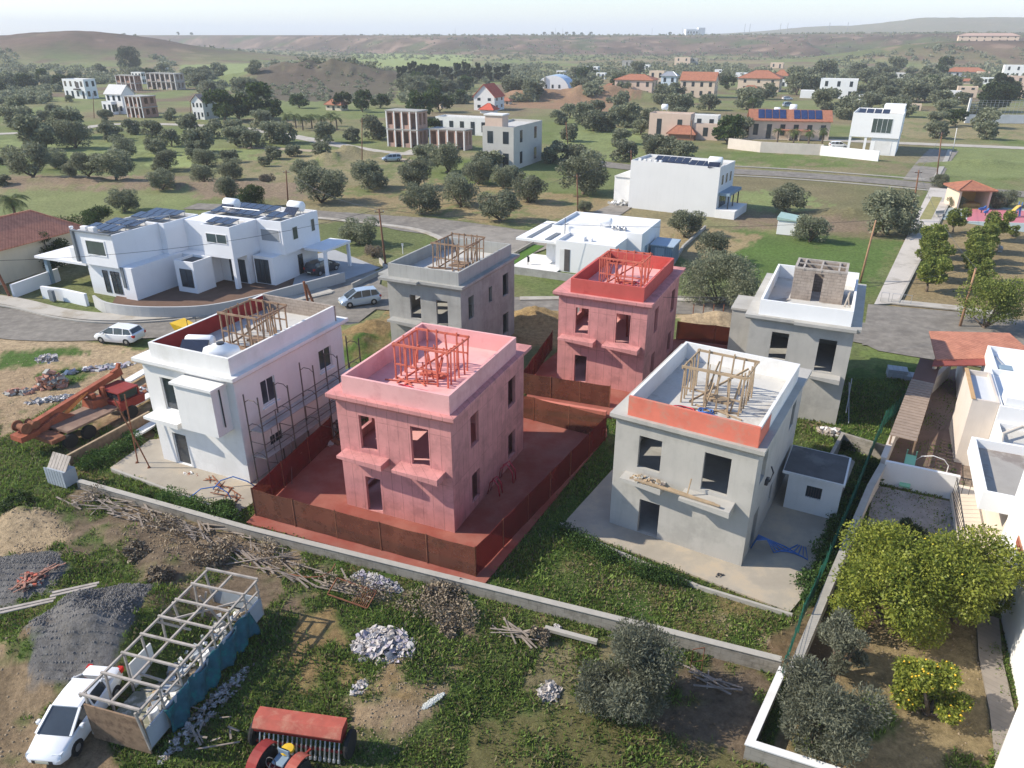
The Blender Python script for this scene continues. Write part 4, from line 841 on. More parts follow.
# dark conifer group at the upper right and tall trees on the plain
for i,(px,py,R,Hh,l) in enumerate([(993,112,6,9,'wide dark conifer behind the fenced court at the right'),(1000,100,4.5,10,'taller brownish conifer behind the fenced court'),(130,72,9,16,'tall dark tree clump standing alone before the left hill'),(135,58,4,8,'lone tree on the ridge above the left hill')]):
    if i==3: continue
    o=make_tree('conifer',np.random.default_rng(200+i),R,Hh,.6,18,6000,.8,L_PINE,asp=.6,r0=.3); x,y=G(px,py); o.location=(x,y,ground_h(x,y)); o['label']=l
cs=[];rs=[]
for k in range(420):
    px=r_.uniform(258,392); py=r_.uniform(78,101); x,y=G(px,py); q=fbm(np.array([px*1.]),np.array([py*2.]),14,2,3)[0]
    if q<.45: continue
    cs.append((x,y,ground_h(x,y)+.4)); rs.append(r_.uniform(.6,1.5))
V,Fc=leaves(r_,np.array(cs),np.array(rs),9000,.8,.8,.5,.7); tag(mesh_np('mound_scrub',V,Fc,[L_OLIVE]),'low dark scrub dotted over the brown mound','scrub',kind='stuff')
# row of cypress-like trees on the plain
cy=make_tree('cypress_tree',np.random.default_rng(230),1.6,9,.5,16,1300,.8,L_PINE,asp=.6,one=True,flat=1.6)
for i in range(26):
    px=398+i*4.4+random.uniform(-1.5,1.5); x,y=G(px,84+random.uniform(-1,1)-(i*.12)); o=cy if i==0 else copy_tree(cy)
    o.location=(x,y,ground_h(x,y)); o.scale=(1,1,random.uniform(.75,1.1)); tag(o,'upright dark cypress, one of the long row across the middle plain','tree','cypress row across the middle plain')
# ridge-top trees
def crest(px):
    a=G(px,60)[0]/G(px,60)[1]; best=None
    for k in range(100):
        d=850+k*12; z=ground_h(a*d,d); e=(z-CH)/d
        if best is None or e>best[0]+2e-5: best=(e,d,z)
    return a*best[1],best[1],best[2]
for i,px in enumerate((544,552,558,566,573,581,590,183,196,668,130)):
    x,y,z=crest(px); o=copy_tree(PGREEN[i%3],loc=(x,y,z),label='small tree on the skyline, one of the row along the ridge top',group='trees along the ridge top'); o.scale=(1.6,1.6,1.6); o['category']='tree'
# ======================= weeds and grass: uncountable, one object each
def ground_hv(x,y):
    j=np.clip(np.searchsorted(ys,y)-1,0,NR-2); f=(x/(np.maximum(ys[j],0)*.86+17)+1)/2*(NX-1); i=np.clip(np.round(f).astype(int),0,NX-1); return Z[j,i],j,i
def grass(name,n,y0,y1,size,mt,label,thr=.3,seed=9,hs=1.,vegmin=.2):
    r=np.random.default_rng(seed); u=r.random(n); y=y0*(y1/y0)**u; y=y0+(y1-y0)*r.random(n)**1.6
    x=(r.random(n)*2-1)*(y*.78+6); z,j,i=ground_hv(x,y); v=veg[j,i]; k=fbm(x,y,1.6,4,44)
    ok=(v*(.35+k)>thr+r.random(n)*.35)
    for poly in BLOCK: ok&=~inpoly(x[None],y[None],poly)[0]
    x,y,z=x[ok],y[ok],z[ok]; n=len(x); k=k[ok]
    a=r.random(n)*2*np.pi; h=size*(.5+r.random(n))*(.5+k)*(.8+.2*y/20); w_=h*r.uniform(.25,.5,n); lx=np.cos(a);ly=np.sin(a); tx=r.normal(size=n)*h*.5; ty=r.normal(size=n)*h*.5
    V=np.stack([np.stack([x-lx*w_*.5,y-ly*w_*.5,z-.02],1),np.stack([x+lx*w_*.5,y+ly*w_*.5,z-.02],1),np.stack([x+tx+lx*w_*.35,y+ty+ly*w_*.35,z+h*hs],1),np.stack([x+tx-lx*w_*.35,y+ty-ly*w_*.35,z+h*hs*.8],1)],1).reshape(-1,3)
    return tag(mesh_np(name,V,np.arange(4*n).reshape(-1,4),[mt]),label,'grass',kind='stuff')
def leafrow(name,label,cat,pts,rad,n,ls,lm,seed,cnt=40):
    r=np.random.default_rng(seed); P=[G(*p) for p in pts]; cs=[];rs=[]
    for k in range(cnt):
        u=r.random()*(len(P)-1); i=int(u); f=u-i; x=P[i][0]*(1-f)+P[i+1][0]*f+r.normal()*rad*.7; y=P[i][1]*(1-f)+P[i+1][1]*f+r.normal()*rad*.7; q=r.uniform(.25,.6); cs.append((x,y,q*.45)); rs.append(q)
    V,Fc=leaves(r,np.array(cs),np.array(rs),n,ls,.5,.6,.8,spiky=.4); tag(mesh_np(name,V,Fc,[lm]),label,cat,kind='stuff')
L_LUSHW=leafmat('lush_weed_leaves',(.03,.07,.015),(.10,.18,.04),scale=.8,trans=.3)
leafrow('weed_strip','tall green weeds filling the strip between the slab and the green mesh fence','weeds',[(806,606),(826,560),(842,520),(862,486),(874,468)],.35,16000,.14,L_LUSHW,71,70)
leafrow('weed_strip','dense green weeds along the upper edge of the low slab kerb','weeds',[(560,530),(600,553),(650,575),(680,583)],.25,7000,.11,L_LUSHW,72,40)
leafrow('weed_strip','green weeds hugging the crane side of the brown formwork panel','weeds',[(80,470),(110,455),(140,436)],.4,6000,.13,L_LUSHW,73,26)
leafrow('weed_strip','green weeds between the boundary wall and the scaffolded house slab','weeds',[(130,492),(180,505),(235,522)],.35,6000,.12,L_LUSHW,74,26)
leafrow('dead_weeds','dead brown weeds tangled along the foot of the boundary wall','weeds',[(85,500),(160,525),(250,552),(330,580),(420,612),(480,622)],.55,6000,.12,L_DRY,75,42)
# loose stones on the gravel and bare earth
def stones(name,label,polys,n,sz,m_,seed):
    r=np.random.default_rng(seed); V=[];Fq_=[]
    Ps=[gp(*p) for p in polys]; k=0; X_=[];Y_=[]
    for P in Ps:
        x0=min(p[0] for p in P);x1=max(p[0] for p in P);y0=min(p[1] for p in P);y1=max(p[1] for p in P); m2=n//len(Ps); xs_=r.uniform(x0,x1,m2);ys_=r.uniform(y0,y1,m2); ok=inpoly(xs_[None],ys_[None],P)[0]; X_.append(xs_[ok]);Y_.append(ys_[ok])
    x=np.concatenate(X_);y=np.concatenate(Y_); z,_,_=ground_hv(x,y); n=len(x); s=sz*(.4+1.6*r.random(n)**4)
    base=np.array([(-1,-1,-.6),(1,-1,-.6),(1,1,-.6),(-1,1,-.6),(-.6,-.6,.7),(.6,-.6,.7),(.6,.6,.7),(-.6,.6,.7)])
    v=base[None]*s[:,None,None]*.5*(1+r.uniform(-.35,.35,(n,8,3))); a=r.random(n)*6.28; c_,s_=np.cos(a)[:,None],np.sin(a)[:,None]
    v=np.stack([v[...,0]*c_-v[...,1]*s_,v[...,0]*s_+v[...,1]*c_,v[...,2]],-1)+np.stack([x,y,z+.01],-1)[:,None]
    f=np.array([(4,5,6,7),(0,1,5,4),(1,2,6,5),(2,3,7,6),(3,0,4,7)]); F_=(f[None]+8*np.arange(n)[:,None,None]).reshape(-1,4)
    tag(mesh_np(name,v.reshape(-1,3),F_,[m_]),label,'stones',kind='stuff')
stones('gravel_stones','grey stones strewn over the gravel heaps at the left',[((35,650),(110,603),(165,600),(140,655),(90,695),(40,690)),((-20,560),(55,556),(70,580),(55,603),(-20,612))],40000,.045,mat('grey_stone',(.15,.145,.14),.95,.3,6),81)
stones('earth_clods','clods and stones on the bare earth of the building plots',[((-30,318),(20,330),(150,352),(160,440),(60,400),(0,440)),((85,535),(150,530),(205,545),(215,590),(150,600),(130,560)),((350,690),(430,640),(470,640),(440,700),(370,790),(330,760)),((0,520),(60,515),(75,545),(20,560)),((770,770),(800,640),(880,560),(1000,640),(1010,860)),((-60,645),(20,650),(60,690),(70,768),(-60,860)),((110,520),(480,612),(470,640),(250,570)),((560,560),(660,570),(780,650),(600,600))],22000,.05,mat('earth_clod',(.27,.21,.14),.95,.3,6),82)
BLOCK=[gp((246,523),(335,436),(420,400),(606,424),(607,436),(483,586)),gp((560,526),(612,470),(700,450),(845,455),(855,462),(800,600),(790,612)),gp((110,468),(150,440),(240,430),(340,408),(345,425),(250,505),(238,512)),gp((-140,290),(0,300),(330,285),(330,325),(150,338),(-140,315)),gp((523,408),(535,370),(560,350),(690,338),(750,345),(612,418))]
L_WEED=leafmat('weed_leaves',(.07,.13,.024),(.23,.32,.07),scale=.5,trans=.35); L_STRAWG=leafmat('straw_grass',(.11,.09,.045),(.26,.22,.12),scale=.4,trans=.2)
grass('weeds',420000,13,52,.11,L_WEED,'low green weeds and grass over the plots around the houses',.42,9)
grass('dry_grass',120000,13,52,.11,L_STRAWG,'dry straw-coloured grass between the green weeds',.42,10)
# ======================= walls, fences, objects near the camera
def Q(px,py,z=0.): x,y=G(px,py,z); return Vector((x,y,z))
def off(loc): return Matrix.Translation(-Vector(loc if len(loc)==3 else (*loc,0)))
def wall_line(name,label,cat,pts,th,z1,m,z0=-.3,cap=None,capm=None,group=None,piers=0):
    """free-standing wall along ground points; z1 per point or one value"""
    P=[Vector((p[0],p[1],0)) for p in pts]; zz=z1 if isinstance(z1,(list,tuple)) else [z1]*len(P)
    c=P[0]; root=thing(name,label,cat,(c.x,c.y,0),0,group)
    def strip(t,za,zb):
        L_=[];R_=[]
        for i,p in enumerate(P):
            d1=(P[i]-P[i-1]).normalized() if i else None; d2=(P[i+1]-P[i]).normalized() if i<len(P)-1 else None
            d=((d1 or d2)+(d2 or d1)).normalized(); n=Vector((-d.y,d.x,0)); k=t/2/max(.4,n.dot(Vector((-(d2 or d1).y,(d2 or d1).x,0)))); L_.append(p+n*k-c); R_.append(p-n*k-c)
        mb=MB(); mb.loft([[(R_[i].x,R_[i].y,za[i]),(L_[i].x,L_[i].y,za[i]),(L_[i].x,L_[i].y,zb[i]),(R_[i].x,R_[i].y,zb[i])] for i in range(len(P))]); return mb
    strip(th,[z0]*len(P),zz).build('wall',m,root)
    if cap: strip(th+.08,[z+.001 for z in zz],[z+cap for z in zz]).build('coping',capm or m,root)
    return root
M_WALLC=mat('old_boundary_concrete',(.31,.285,.245),.95,.12,.7,bump=.4,bscale=10,col2=(.22,.20,.165),c2scale=1.2,streak=.5,panel=(.5,.25,.02,.45,.5))
M_CREAMW=mat('cream_garden_wall',(.62,.55,.48),.9,.06,.6,streak=.2)
wall_line('boundary_wall','long low weathered concrete wall running below the pink house across the foreground','wall',gp((80,487),(250,535),(483,594),(640,635),(779,672)),.24,[.45,.45,.5,.62,.7],M_WALLC,cap=.03,capm=KERB)
wall_line('boundary_wall','sloping plot wall with pale top between the grey rendered shell and the orchard','wall',[(11.3,22.0),(14.75,27.1),(20.0,34.9),(21.8,37.3)],.28,[.95,1.1,1.2,1.2],M_CREAMW,cap=.05,capm=KERB)
wall_line('boundary_wall','curving cream wall beside the slatted pergola of the white villa','wall',[(21.85,37.5),(25.0,42.2),(28.5,46.2),(30.6,48.9),(33.6,52.0)],.25,[1.5,1.6,1.5,1.3,1.3],M_CREAMW,cap=.04,capm=M_CREAMW)
wall_line('garden_wall','white rendered cross wall at the head of the paved yard','wall',[(21.9,37.3),(25.35,35.6)],.22,1.45,M_WHITE)
wall_line('orchard_wall','L-shaped low wall with white top at the lower corner of the orchard','wall',[G(783,668,.7),G(750,743,.7),G(860,778,.7)],.22,.68,M_WALLC,cap=.06,capm=M_OFFW)
wall_line('slab_kerb','raised concrete edge of the slab under the grey rendered shell','kerb',gp((560,524),(600,545),(700,588),(792,616)),.14,.12,KERB)
wall_line('slab_kerb','raised concrete edge of the slab under the scaffolded white house','kerb',gp((112,470),(180,495),(240,516)),.14,.12,KERB)
wall_line('block_wall','short rough block wall behind the annexe with pale top','wall',gp((829,466),(840,445),(882,458)),.2,.9,M_WALLC)
# --- shade-net fences round the two red plots
def net_fence(label,runs,hh,name='screen_fence',z0=.03):
    c=runs[0][1][0]; root=thing(name,label,'fence',(*c,0))
    for m_,pts in runs:
        for i in range(len(pts)-1):
            a=Vector((*pts[i],0))-Vector((*c,0)); b=Vector((*pts[i+1],0))-Vector((*c,0)); n=max(1,round((b-a).length/2.6)); d=(b-a).normalized(); nn=Vector((-d.y,d.x,0))
            mb=MB(); N_=n*4
            mb.loft([[(p.x-nn.x*.012,p.y-nn.y*.012,z0+.04),(p.x+nn.x*.012,p.y+nn.y*.012,z0+.04),(p.x+nn.x*.012,p.y+nn.y*.012,z0+hh-sag),(p.x-nn.x*.012,p.y-nn.y*.012,z0+hh-sag)] for p,sag in [(a.lerp(b,k/N_)+nn*.015*math.sin(k*2.1),.04*abs(math.sin(k*math.pi/4))) for k in range(N_+1)]])
            mb.build('net_panel',m_,root)
            for k in range(n+(1 if i==len(pts)-2 else 0)):
                p=a.lerp(b,k/n); mb=MB(); mb.tube([(p.x,p.y,-.1),(p.x,p.y,z0+hh+.06)],.035,6); mb.build('post',M_RUST,root)
    return root
fA=gp((256,516),(476,577),(605,440),(500,412)); fB=gp((262,510),(333,441))
net_fence('brown shade-net fence round the nearer pink-red shell, brown in front and red at its sides',[(M_SCREEN,[fA[0],fA[1]]),(M_SCREENR,[fA[1],fA[2]]),(M_SCREEN,[fA[2],fA[3]]),(M_SCREENR,[fA[0],fB[1]])],1.75)
gB=gp((522,394),(609,408)); 
net_fence('brown shade-net fence in front of the farther red-walled shell',[(M_SCREEN,gB),(M_SCREENR,[gB[0],G(552,350)]),(M_SCREENR,[G(676,340),G(752,349)])],1.7)
wall_line('low_wall','low pink wall strip between the two net fences of the red plots','wall',gp((524,403),(606,417)),.3,.45,mat('pink_low_wall',(.58,.20,.15),.9,.1,1,panel=(1.6,1,.03,.4)))
# green mesh fence above the sloping wall
gf=thing('mesh_fence','green mesh fence leaning along the top of the sloping plot wall','fence',(11.0,22.2,0)); M_GNET=mat('green_net',(.015,.11,.075),.7,.2,3)
pts=[(10.9,22.0),(12.7,25.0),(14.4,27.5),(16.9,31.3),(19.5,35.3),(21.4,38.3),(24.6,43.2),(28.3,47.2)]
for i in range(len(pts)-1):
    a=Vector((*pts[i],.9))-Vector((11,22.2,0)); b=Vector((*pts[i+1],.9))-Vector((11,22.2,0)); mb=MB(); n=int((b-a).length/.12)
    for k in range(n): p=a.lerp(b,k/n); mb.bar(p+Vector((0,0,-.4)),p+Vector((.05*math.sin(k),0,.75)),.010)
    for k in range(9): z=Vector((0,0,-.35+k*.11)); mb.bar(a+z,b+z,.010)
    if i in(4,5,1): mb.loft([[tuple(p+Vector((-.01,.01,-.3))),tuple(p+Vector((.02,-.02,-.3))),tuple(p+Vector((.02,-.02,.5))),tuple(p+Vector((-.01,.01,.52)))] for p in [a.lerp(b,q/4)+Vector((.05*math.sin(q*3),0,0)) for q in range(5)]])
    mb.build('net_panel',M_GNET,gf); mb=MB(); mb.tube([(a.x,a.y,0),(a.x,a.y,1.7)],.03,6); mb.build('post',M_GNET,gf)
# ======================= cars
M_CARW=mat('white_car_paint',(.78,.79,.80),.3,.02,1,spec=.5,coat=.6); M_CARS=mat('silver_blue_car_paint',(.42,.50,.58),.3,.03,1,metal=.3,coat=.6); M_CARD=mat('dark_car_paint',(.03,.035,.045),.3,.1,1,coat=.6)
M_TYRE=mat('tyre_rubber',(.025,.025,.025),.9,.2,3); M_RIM=mat('alloy_rim',(.45,.46,.47),.4,.1,3,metal=.7); M_LAMP=mat('headlamp_glass',(.65,.68,.70),.15,.05,4,spec=.8); M_TAIL=mat('tail_lamp_red',(.45,.02,.015),.3,.1,4); M_PLATE=mat('number_plate',(.75,.72,.55),.5,.05,3)
def car(label,loc,rz,paint,L_=4.2,W_=1.75,H_=1.48,kind='hatch',group=None,name='parked_car',plate=None):
    t=thing(name,label,'car',loc,rz,group); hl=L_/2
    if kind=='hatch': st=[(-hl,.55,.95,.80),(-hl+.12,.36,1.02,.92),(-hl+.7,.2,.98,.99),(-.3,.18,.93,1.0),(.9,.18,.93,1.0),(1.3,.2,.90,.99),(hl-.35,.24,.76,.93),(hl-.08,.32,.64,.84),(hl,.4,.52,.72)]; roof=[(-hl+.10,.92),(-hl+.42,H_-.06),(-.6,H_),(.35,H_-.03),(1.35,.91)]
    else: st=[(-hl,.5,.82,.80),(-hl+.12,.36,.98,.9),(-hl+.8,.2,.98,.98),(-.3,.18,.94,1.0),(.8,.18,.92,1.0),(1.1,.2,.90,.99),(hl-.35,.24,.76,.92),(hl-.08,.32,.66,.82),(hl,.4,.54,.7)]; roof=[(-hl+.55,.97),(-hl+1.15,H_-.04),(-.35,H_),(.35,H_-.04),(1.25,.91)]
    mb=MB(); hw=W_/2
    ring=lambda x,zb,zt,k:[(x,-hw*k*.93,zb),(x,-hw*k,zb+.12),(x,-hw*k,(zb+zt)/2+.05),(x,-hw*k*.95,zt-.07),(x,-hw*k*.80,zt),(x,hw*k*.80,zt),(x,hw*k*.95,zt-.07),(x,hw*k,(zb+zt)/2+.05),(x,hw*k,zb+.12),(x,hw*k*.93,zb)]
    mb.loft([ring(*s) for s in st]); o=mb.build('body',paint,t,smooth=True); 
    bv=o.modifiers.new('e','EDGE_SPLIT'); bv.split_angle=math.radians(38)
    # greenhouse: glass band with painted roof
    mb=MB(); low=[]; 
    xs=[r[0] for r in roof]; zs=[r[1] for r in roof]
    mb.loft([[(xs[i],-hw*.87,.9),(xs[i],-hw*.70-.06*(zs[i]<1.1),zs[i]-.03),(xs[i],hw*.70+.06*(zs[i]<1.1),zs[i]-.03),(xs[i],hw*.87,.9)] for i in range(5)]); mb.build('windows',M_GLASS,t)
    mb=MB(); 
    rr=[[(x,-hw*.72,z-.035),(x,-hw*.6,z),(x,hw*.6,z),(x,hw*.72,z-.035),(x,hw*.6,z-.06),(x,-hw*.6,z-.06)] for x,z in ((xs[1]-.03,zs[1]+.005),(xs[2],zs[2]+.012),(xs[3]+.02,zs[3]+.008))]; mb.loft(rr)
    for s in (-1,1):
        for xa,za,xb,zb in ((xs[0],.93,xs[1],zs[1]),(xs[4],.9,xs[3],zs[3])): mb.bar((xa,s*hw*.85,za),(xb,s*hw*.705,zb-.02),.09,.07)
        for x in (-.1,-1.0): mb.bar((x,s*hw*.878,.92),(x,s*hw*.715,H_-.05),.07,.03)
    mb.build('roof',paint,t)
    for x in (-hl+.8,hl-.82):
        for s in (-1,1):
            w_=MB(); y=s*(hw-.1); w_.lathe((x,y,.31),[(.12,-.1),(.31,-.1),(.32,-.06),(.32,.06),(.31,.1),(.12,.1)],18,'y'); wo=w_.build('wheel',M_TYRE,t,smooth=False)
            w_=MB(); w_.lathe((x,y+s*.075,.31),[(.02,-.035),(.19,-.035),(.2,.02),(.05,.035)],10,'y'); w_.build('rim',M_RIM,wo)
    for s in (-1,1):
        mb=MB(); mb.M=Matrix.Translation((hl-.17,s*hw*.62,.66)); mb.loft([[(-.16,-.17,-.06),(-.16,.17,-.06),(-.16,.17,.05),(-.16,-.17,.05)],[(.1,-.17,-.07),(.02,.17*s if s>0 else .17,-.07),(-.02,.16,.04),(.04,-.16,.04)]]); mb.build('headlight',M_LAMP,t)
        mb=MB(); mb.box(-hl-.01,-hl+.2,s*hw*.80-.10,s*hw*.80+.10,.72,.93); mb.build('tail_light',M_TAIL,t)
        mb=MB(); mb.cham(.72,.9,s*(hw+.06)-.08,s*(hw+.06)+.08,.92,1.05,.03); mb.build('mirror',paint,t)
    mb=MB(); mb.box(hl-.02,hl+.012,-.4,.4,.40,.54); mb.build('grille',M_FRAMED,t)
    for x in (hl+.013,-hl-.02): mb=MB(); mb.box(x-.01,x+.01,-.25,.25,.42,.53); mb.build('number_plate',M_PLATE,t)
    return t
def car_at(label,px,py,ang,*a,**k): x,y=G(px,py); return car(label,(x,y,.01),math.radians(ang),*a,**k)
car_at('white hatchback parked at the road edge below the white villa',121,341,167,M_CARW,L_=4.1)
car_at('silver-blue hatchback on the road beside the grey shell',360,304,205,M_CARS,L_=4.0,H_=1.55)
car('white saloon parked against the gravel heap beside the long wooden frame',(-16.62,20.2,.01),math.radians(265),M_CARW,L_=4.1,W_=1.58,H_=1.4,kind='sedan')
car_at('light blue car parked by earth heaps at the half-built villas',392,161,190,M_CARS)
car_at('dark car under the white villa\'s carport',323,272,60,M_CARD)
car_at('white car behind the garden wall of the solar-roofed house',838,148,-10,M_CARW)
car_at('blue car beside the white cube house wall',884,153,5,M_CARS)
car_at('dark blue car standing in the lane by the far red-roofed houses',822,100,5,M_CARD)
car_at('white car parked among the yards behind the solar-roofed house',787,100,10,M_CARW)
car_at('silver van-like car at the far parking yard left of the small white house',788,107,5,M_CARS,H_=1.8)
M_RAG=mat('white_plastic_rag',(.50,.47,.45),.8,.2,2,col2=(.30,.27,.25),c2scale=2)
# ======================= long wooden frame hut / trailer
def frame_at(px_py_org,ang): pass
TR=thing('wooden_frame_hut','long open hut of timber frame over waist-high sheet walls, beside the white saloon','hut',(-15.75,19.6,0),math.radians(-16)); Wt,Lt=2.55,7.3
M_SHEET=mat('brown_mottled_sheet',(.25,.17,.11),.9,.2,3,col2=(.14,.09,.06),c2scale=2.5,streak=.3); M_GSH=mat('grey_sheet',(.36,.40,.44),.7,.12,1,streak=.3)
M_TARP=mat('teal_tarpaulin',(.03,.10,.13),.8,.35,2.5,bump=.6,bscale=4,col2=(.02,.16,.16),c2scale=2)
mb=MB(); mb.box(0,Wt,-.03,.03,.0,1.75); mb.build('end_panel',M_SHEET,TR)
mb=MB(); mb.box(Wt-.03,Wt+.03,.04,Lt,.25,1.2); mb.build('side_panel',M_GSH,TR)
mb=MB(); mb.box(0,Wt-.04,Lt,Lt+.05,.3,1.15); mb.build('end_panel',M_GSH,TR)
mb=MB(); mb.box(-.03,.03,2.2,3.4,.1,1.5); mb.build('side_panel',M_OFFW,TR)
mb=MB(); mb.box(0.04,Wt-.04,.04,Lt-.02,.12,.2); mb.build('floor',mat('littered_floor',(.23,.23,.17),.95,.3,3,col2=(.5,.47,.42),c2scale=3),TR)
r=random.Random(2)
for k in range(8):
    y=Lt*k/7; mb=MB(); mb.bar((-.05,y,2.25),(Wt+.05,y,2.25),.085,.085); mb.build('cross_rail',M_TIMBG,TR)
    for x in (0,Wt):
        mb=MB(); mb.bar((x,y,.2),(x+r.uniform(-.08,.08),y+r.uniform(-.15,.15),2.2),.075); mb.build('post',M_TIMBG,TR)
for x in (0,Wt*.5,Wt): mb=MB(); mb.bar((x,-.05,2.17),(x,Lt+.05,2.17),.08,.09); mb.build('long_rail',M_TIMBG,TR)
mb=MB(); mb.bar((Wt,0,1.75),(Wt,Lt,1.6),.07); mb.build('long_rail',M_TIMBG,TR)
for a,b in (((.3,5.9,.3),(.8,6.1,2.1)),((1.2,6.2,.3),(.7,5.8,2.1)),((0,4.0,2.1),(.6,5.0,.9)),((.6,4.2,2.2),(Wt,6.3,1.9)),((Wt*.5,1.5,2.1),(Wt,2.0,1.3))): mb=MB(); mb.bar(a,b,.06,.09); mb.build('brace',M_TIMBG,TR)
# tarpaulin hanging on the right side
V=[];nx,nz=40,10
for j in range(nz+1):
    for i in range(nx+1):
        y=.9+i/nx*5.6; z=1.25-j/nz*1.15-.12*math.sin(i*.5); V.append((Wt+.07+.10*math.sin(i*.9+j*.4)+.05*math.sin(i*2.3)+.22*j/nz,y,z))
Fc=[(j*(nx+1)+i,j*(nx+1)+i+1,(j+1)*(nx+1)+i+1,(j+1)*(nx+1)+i) for j in range(nz) for i in range(nx)]
mb=MB(); mb.add(V,Fc); o=mb.build('tarpaulin',M_TARP,TR,smooth=True); sdf=o.modifiers.new('s','SOLIDIFY'); sdf.thickness=.02
rubble(None,(0,0,0),.9,3.0,.35,130,[M_OFFW,M_TIMBL,M_CONC,M_GSH],'junk_heap',(.08,.3),seed=3); o=[x for x in COL.objects if x.name.startswith('junk_heap')][-1]; o.location=Wp(TR,1.4,4.4,.2); o.rotation_euler=(0,0,TR.rotation_euler.z); tag(o,'loose boards and scraps lying inside the long wooden frame hut','scrap heap')
rubble(None,(0,0,0),.4,2.6,.2,240,[M_RAG,M_DEADW,M_CONC],'junk_heap',(.04,.18),seed=4,rag=True); o=[x for x in COL.objects if x.name.startswith('junk_heap')][-1]; o.location=Wp(TR,3.3,2.3,-.05); o.rotation_euler=(0,0,TR.rotation_euler.z-.1); tag(o,'strip of pale debris along the shaded side of the wooden frame hut','scrap heap')
def barrel(label,loc,m,h=.5,r_=.22):
    mb=MB(); mb.lathe((0,0,0),[(r_*.9,0),(r_,.05),(r_*.97,h*.33),(r_*1.03,h*.36),(r_*.97,h*.4),(r_,h*.66),(r_*1.02,h-.03),(r_*.9,h),(r_*.85,h-.04),(.02,h-.05)],18); o=mb.build('barrel',m,None,smooth=True,loc=loc); tag(o,label,'barrel'); return o
barrel('pale barrel standing in the near right corner of the wooden frame hut',Wp(TR,2.1,.9,.9-.7),M_OFFW,.95,.2)
def loose(name,label,cat,m,bars,loc=(0,0,0)):
    mb=MB(); 
    for b in bars: mb.bar(*b)
    o=mb.build(name,m,None,loc=loc); return tag(o,label,cat)
# roll / post standing inside (pale upright sheet)
# ======================= seed drill and tractor
M_TRED=mat('faded_red_paint',(.38,.085,.055),.6,.18,2,col2=(.42,.17,.11),c2scale=1.4,spec=.4)
M_TREDD=mat('dark_red_paint',(.25,.03,.025),.6,.2,3)
sd_=thing('seed_drill','faded red seed drill with long hopper, hitched behind the small old tractor','seed drill',(-7.75,19.15,0),math.radians(-9)); s=1.65
sp=[(-s,0),(s,0)]
mb=MB(); prof=[(-.36,1.0),(-.36,1.18),(-.12,1.42),(.34,1.42),(.42,1.30),(.42,1.0),(.22,.78),(-.2,.78)]
mb.loft([[(x,y,z) for y,z in prof] for x in (-s,s)]); mb.build('hopper',M_TREDD,sd_)
mb=MB(); mb.loft([[(x,y,z) for y,z in ((-.39,1.14),(-.39,1.19),(-.13,1.445),(.36,1.445),(.37,1.425),(-.12,1.422),(-.37,1.17))] for x in (-s-.04,s+.04)]); mb.build('hopper_lid',M_TRED,sd_)
for k in range(18):
    x=-s+.12+k*(2*s-.24)/17; mb=MB(); mb.tube([(x,-.15,.82),(x+.02,-.32,.55),(x,-.42,.1)],.035,6); mb.tube([(x,-.40,.14),(x,-.44,.03)],.06,6); mb.build('seed_tube',M_GALV,sd_)
mb=MB(); mb.bar((-s,-.3,.45),(s,-.3,.45),.08); mb.bar((-s,.3,.5),(s,.3,.5),.08); mb.bar((-.5,-.3,.45),(0,-1.3,.5),.07); mb.bar((.5,-.3,.45),(0,-1.3,.5),.07); mb.build('frame',M_TREDD,sd_)
for sx in (-s-.18,s+.18): mb=MB(); mb.lathe((sx,.05,.5),[(.35,-.08),(.5,-.08),(.52,0),(.5,.08),(.35,.08)],20,'x'); wo=mb.build('wheel',M_TYRE,sd_); mb=MB(); mb.lathe((sx,.05,.5),[(.02,-.05),(.36,-.05),(.36,.05),(.02,.05)],12,'x'); mb.build('rim',M_RUST,wo)
tr=thing('tractor','small old red tractor with worn mudguards, in front of the seed drill','tractor',(-8.15,17.75,0),math.radians(-22))
for sx in (-.72,.72):
    mb=MB(); mb.lathe((sx,0,.62),[(.34,-.17),(.58,-.17),(.62,-.1),(.62,.1),(.58,.17),(.34,.17)],26,'x'); wo=mb.build('wheel',M_TYRE,tr); mb=MB(); mb.lathe((sx,0,.62),[(.02,-.12),(.35,-.12),(.35,.12),(.02,.12)],14,'x'); mb.build('rim',M_RUST,wo)
    mb=MB(); mb.loft([[(sx-.2,y,z),(sx+.2,y,z),(sx+.2,y,z+.04),(sx-.2,y,z+.04)] for y,z in [(.75*math.sin(a),.62+.74*math.cos(a)) for a in [i*.28-1.0 for i in range(8)]]]); mb.build('mudguard',M_TREDD if sx<0 else M_TRED,tr)
for sx in (-.5,.5): mb=MB(); mb.lathe((sx,-1.75,.38),[(.18,-.09),(.36,-.09),(.38,0),(.36,.09),(.18,.09)],20,'x'); mb.build('wheel',M_TYRE,tr)
mb=MB(); mb.cham(-.28,.28,-2.1,-.7,.65,1.15,.08); mb.build('bonnet',M_TRED,tr)
mb=MB(); mb.box(-.22,.22,-.7,.5,.4,.85); mb.box(-.12,.12,-1.8,-.7,.4,.65); mb.box(-.6,.6,-.06,.06,.55,.7); mb.build('chassis',M_TREDD,tr)
mb=MB(); mb.cham(-.25,.25,-.1,.32,.95,1.03,.03); mb.cham(-.25,.25,.28,.36,1.0,1.32,.03); mb.build('seat',M_BLUEW,tr)
mb=MB(); mb.lathe((0,.5,1.02),[(.2,0),(.26,.05),(.22,.12),(.02,.13)],12); mb.build('seat_pad',mat('yellow_paint',(.65,.42,.03),.5,.1,2),tr)
